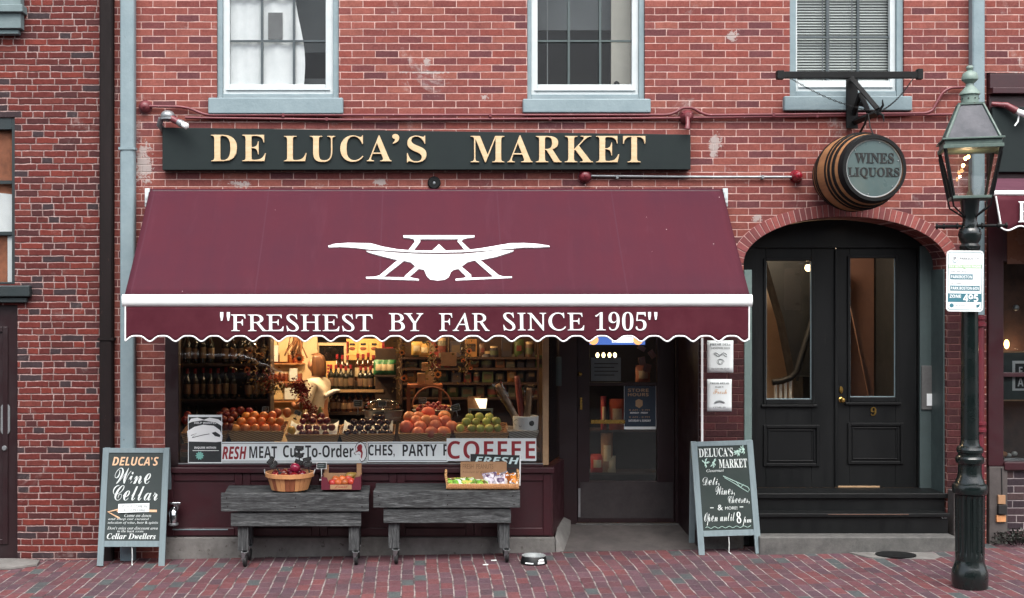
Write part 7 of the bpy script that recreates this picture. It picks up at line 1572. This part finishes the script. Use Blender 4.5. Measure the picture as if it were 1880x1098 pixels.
# wicker snack tray with bags, cardboard and black signs behind it
zb5 = Z(902,.47)+.012; sx0, sx1 = X(820,.42), X(952,.42); y0, y1 = -.44, -.12
t = thing('snack_tray', 'flat wicker tray full of snack bags on the second bench', 'tray', ((sx0+sx1)/2, -.28, zb5))
b = MB()
for kk in range(3): b.tube([(sx0,y0,zb5+.012+.016*kk),(sx1,y0,zb5+.012+.016*kk),(sx1,y1,zb5+.02+.016*kk),(sx0,y1,zb5+.02+.016*kk)], .009, 6, closed=True)
b.box(sx0, sx1, y0, y1, zb5, zb5+.006); b.build('weave', M_wicker, t, smooth=60)
b = MB()
for k_ in range(40): xx = sx0+(sx1-sx0)*(k_+.5)/40; b.tube([(xx-.012,y0-.006,zb5+.01),(xx,y0-.014,zb5+.028),(xx+.012,y0-.006,zb5+.046)], .005, 5)
b.build('braid', M_splint, t, smooth=80)
for xx, s_ in ((sx0+.005, 1), (sx1-.005, -1)):
    b = MB(); b.tube([(xx,-.36,zb5+.05),(xx-.012*s_,-.34,zb5+.11),(xx-.008*s_,-.3,zb5+.15),(xx-.008*s_,-.24,zb5+.15),(xx-.012*s_,-.2,zb5+.11),(xx,-.18,zb5+.05)], .012, 8); b.build('handle', M_wicker, t, smooth=80)
def printed(name, cs, sc_=14):
    k_ = NG(name); vo = k_.n('ShaderNodeTexVoronoi'); k_.set(vo.inputs['Vector'], k_.scaled(1,1,1,rnd=True)); vo.inputs['Scale'].default_value = sc_*2
    se = k_.n('ShaderNodeSeparateColor'); k_.set(se.inputs[0], vo.outputs['Color']); n = len(cs)
    k_.out(Base_Color=k_.ramp(se.outputs[0], [(i/n, c) for i, c in enumerate(cs)], 'CONSTANT'), Roughness=.25); k_.bump(k_.noise(k_.obj, 30, 4, .6), .7, .01); return k_.m
P_g = printed('green_snack_print', [C(112,168,60), C(136,184,76), C(196,188,92), C(220,224,200), C(96,140,52), C(90,84,40)]); P_s = printed('silver_snack_print', [C(150,140,152), C(206,200,206), C(90,70,96), C(186,178,190)]); P_o = printed('orange_snack_print', [C(196,120,40), C(216,206,198), C(150,80,30), C(228,222,216), C(120,116,122)])
random.seed(23)
for i, (p, q, d, w_, h, m, lab, tl) in enumerate(((843,889,.40,.2,.085,P_g,'green snack bag lying next to the wicker handle',.3),(862,886,.33,.22,.09,P_g,'green and yellow snack bag lying across the tray middle',.5),(880,889,.40,.16,.08,P_g,'green snack bag tucked beside the silver bags',-.4),(904,887,.37,.14,.10,P_s,'silver purple snack bag standing in the tray',.2),(917,889,.41,.12,.09,P_s,'small silver snack bag against the tray front',-.3),(930,886,.35,.13,.10,P_o,'orange and white snack bag in the tray corner',.25),(943,887,.40,.1,.1,P_o,'pale snack bag beside the tray handle',-.2))):
    xx, zz_ = X(p,d), zb5+.012; t = thing('snack_bag', lab, 'snack bag', (xx,-d,zz_), (R(-58 if i < 3 else -30), R(6-4*i), tl))
    b = MB()
    for s_ in (-1, 1): b.grid(lambda u, v: ((u-.5)*w_*(1-.08*math.sin(v*3.14)), s_*.032*math.sin(math.pi*u)**.6*math.sin(math.pi*v)**.6+.005*math.sin(u*19+v*13), v*h*1.3+.006*math.sin(u*15)), 14, 10)
    b.build('foil', m, t, local=True, smooth=60)
    b = MB(); b.grid(lambda u, v: ((u-.5)*w_, .002*math.sin(u*60), h*1.3+.014*v), 20, 2); b.build('crimped_edge', m, t, local=True)
sd5 = .13
t = thing('peanut_sign', 'brown cardboard sign with handwriting about fresh peanuts', 'sign', (X(888,sd5), -sd5, zb5+.04), (R(-8),0,0)); w2_, hh_ = (X(931,sd5)-X(846,sd5))/2, Z(844,sd5)-Z(878,sd5)
b = MB(); b.box(-w2_, w2_, 0, .005, 0, hh_); b.build('cardboard', M_card, t, local=True)
b = MB(); b.text('FRESH  PEANUTS', -w2_*.9, w2_*.42, hh_*.62, hh_*.86, -.0006, .0005, off=-.008); b.text('Roasted or green', -w2_*.9, w2_*.2, hh_*.36, hh_*.5, -.0006, .0005, off=-.008); b.build('handwriting', pm('brown_ink', C(110,78,54), None, 8, .8, bump=0), t, local=True)
sd6 = .09
t = thing('fresh_board', 'black board with white italic FRESH lettering behind the cardboard', 'sign', (X(909,sd6), -sd6, zb5+.02), (R(-7), R(1.6), 0)); w2_, zt6 = (X(954,sd6)-X(861,sd6))/2, Z(835,sd6)-zb5-.02
b = MB(); b.box(-w2_, w2_-.012, 0, .006, 0, zt6); b.build('board', M_slate if False else pm('black_board', C(24,30,31), C(20,25,26), 4, .5), t, local=True)
b = MB(); b.box(w2_-.0118, w2_, -.004, .01, -.03, zt6+.004); b.build('edge_strip', M_print, t, local=True); b = MB(); b.box(-w2_-.004, -w2_-.0002, -.001, .006, 0, zt6); b.build('edge_strip', M_print, t, local=True)
b = MB(); b.text(fnt('FRESH', SANSBI), -w2_*.82, w2_*.93, zt6-.085, zt6-.022, -.0006, .0006); b.build('lettering', pm('pale_blue_print', C(204,226,228), None, 8, .6, bump=0), t, local=True)
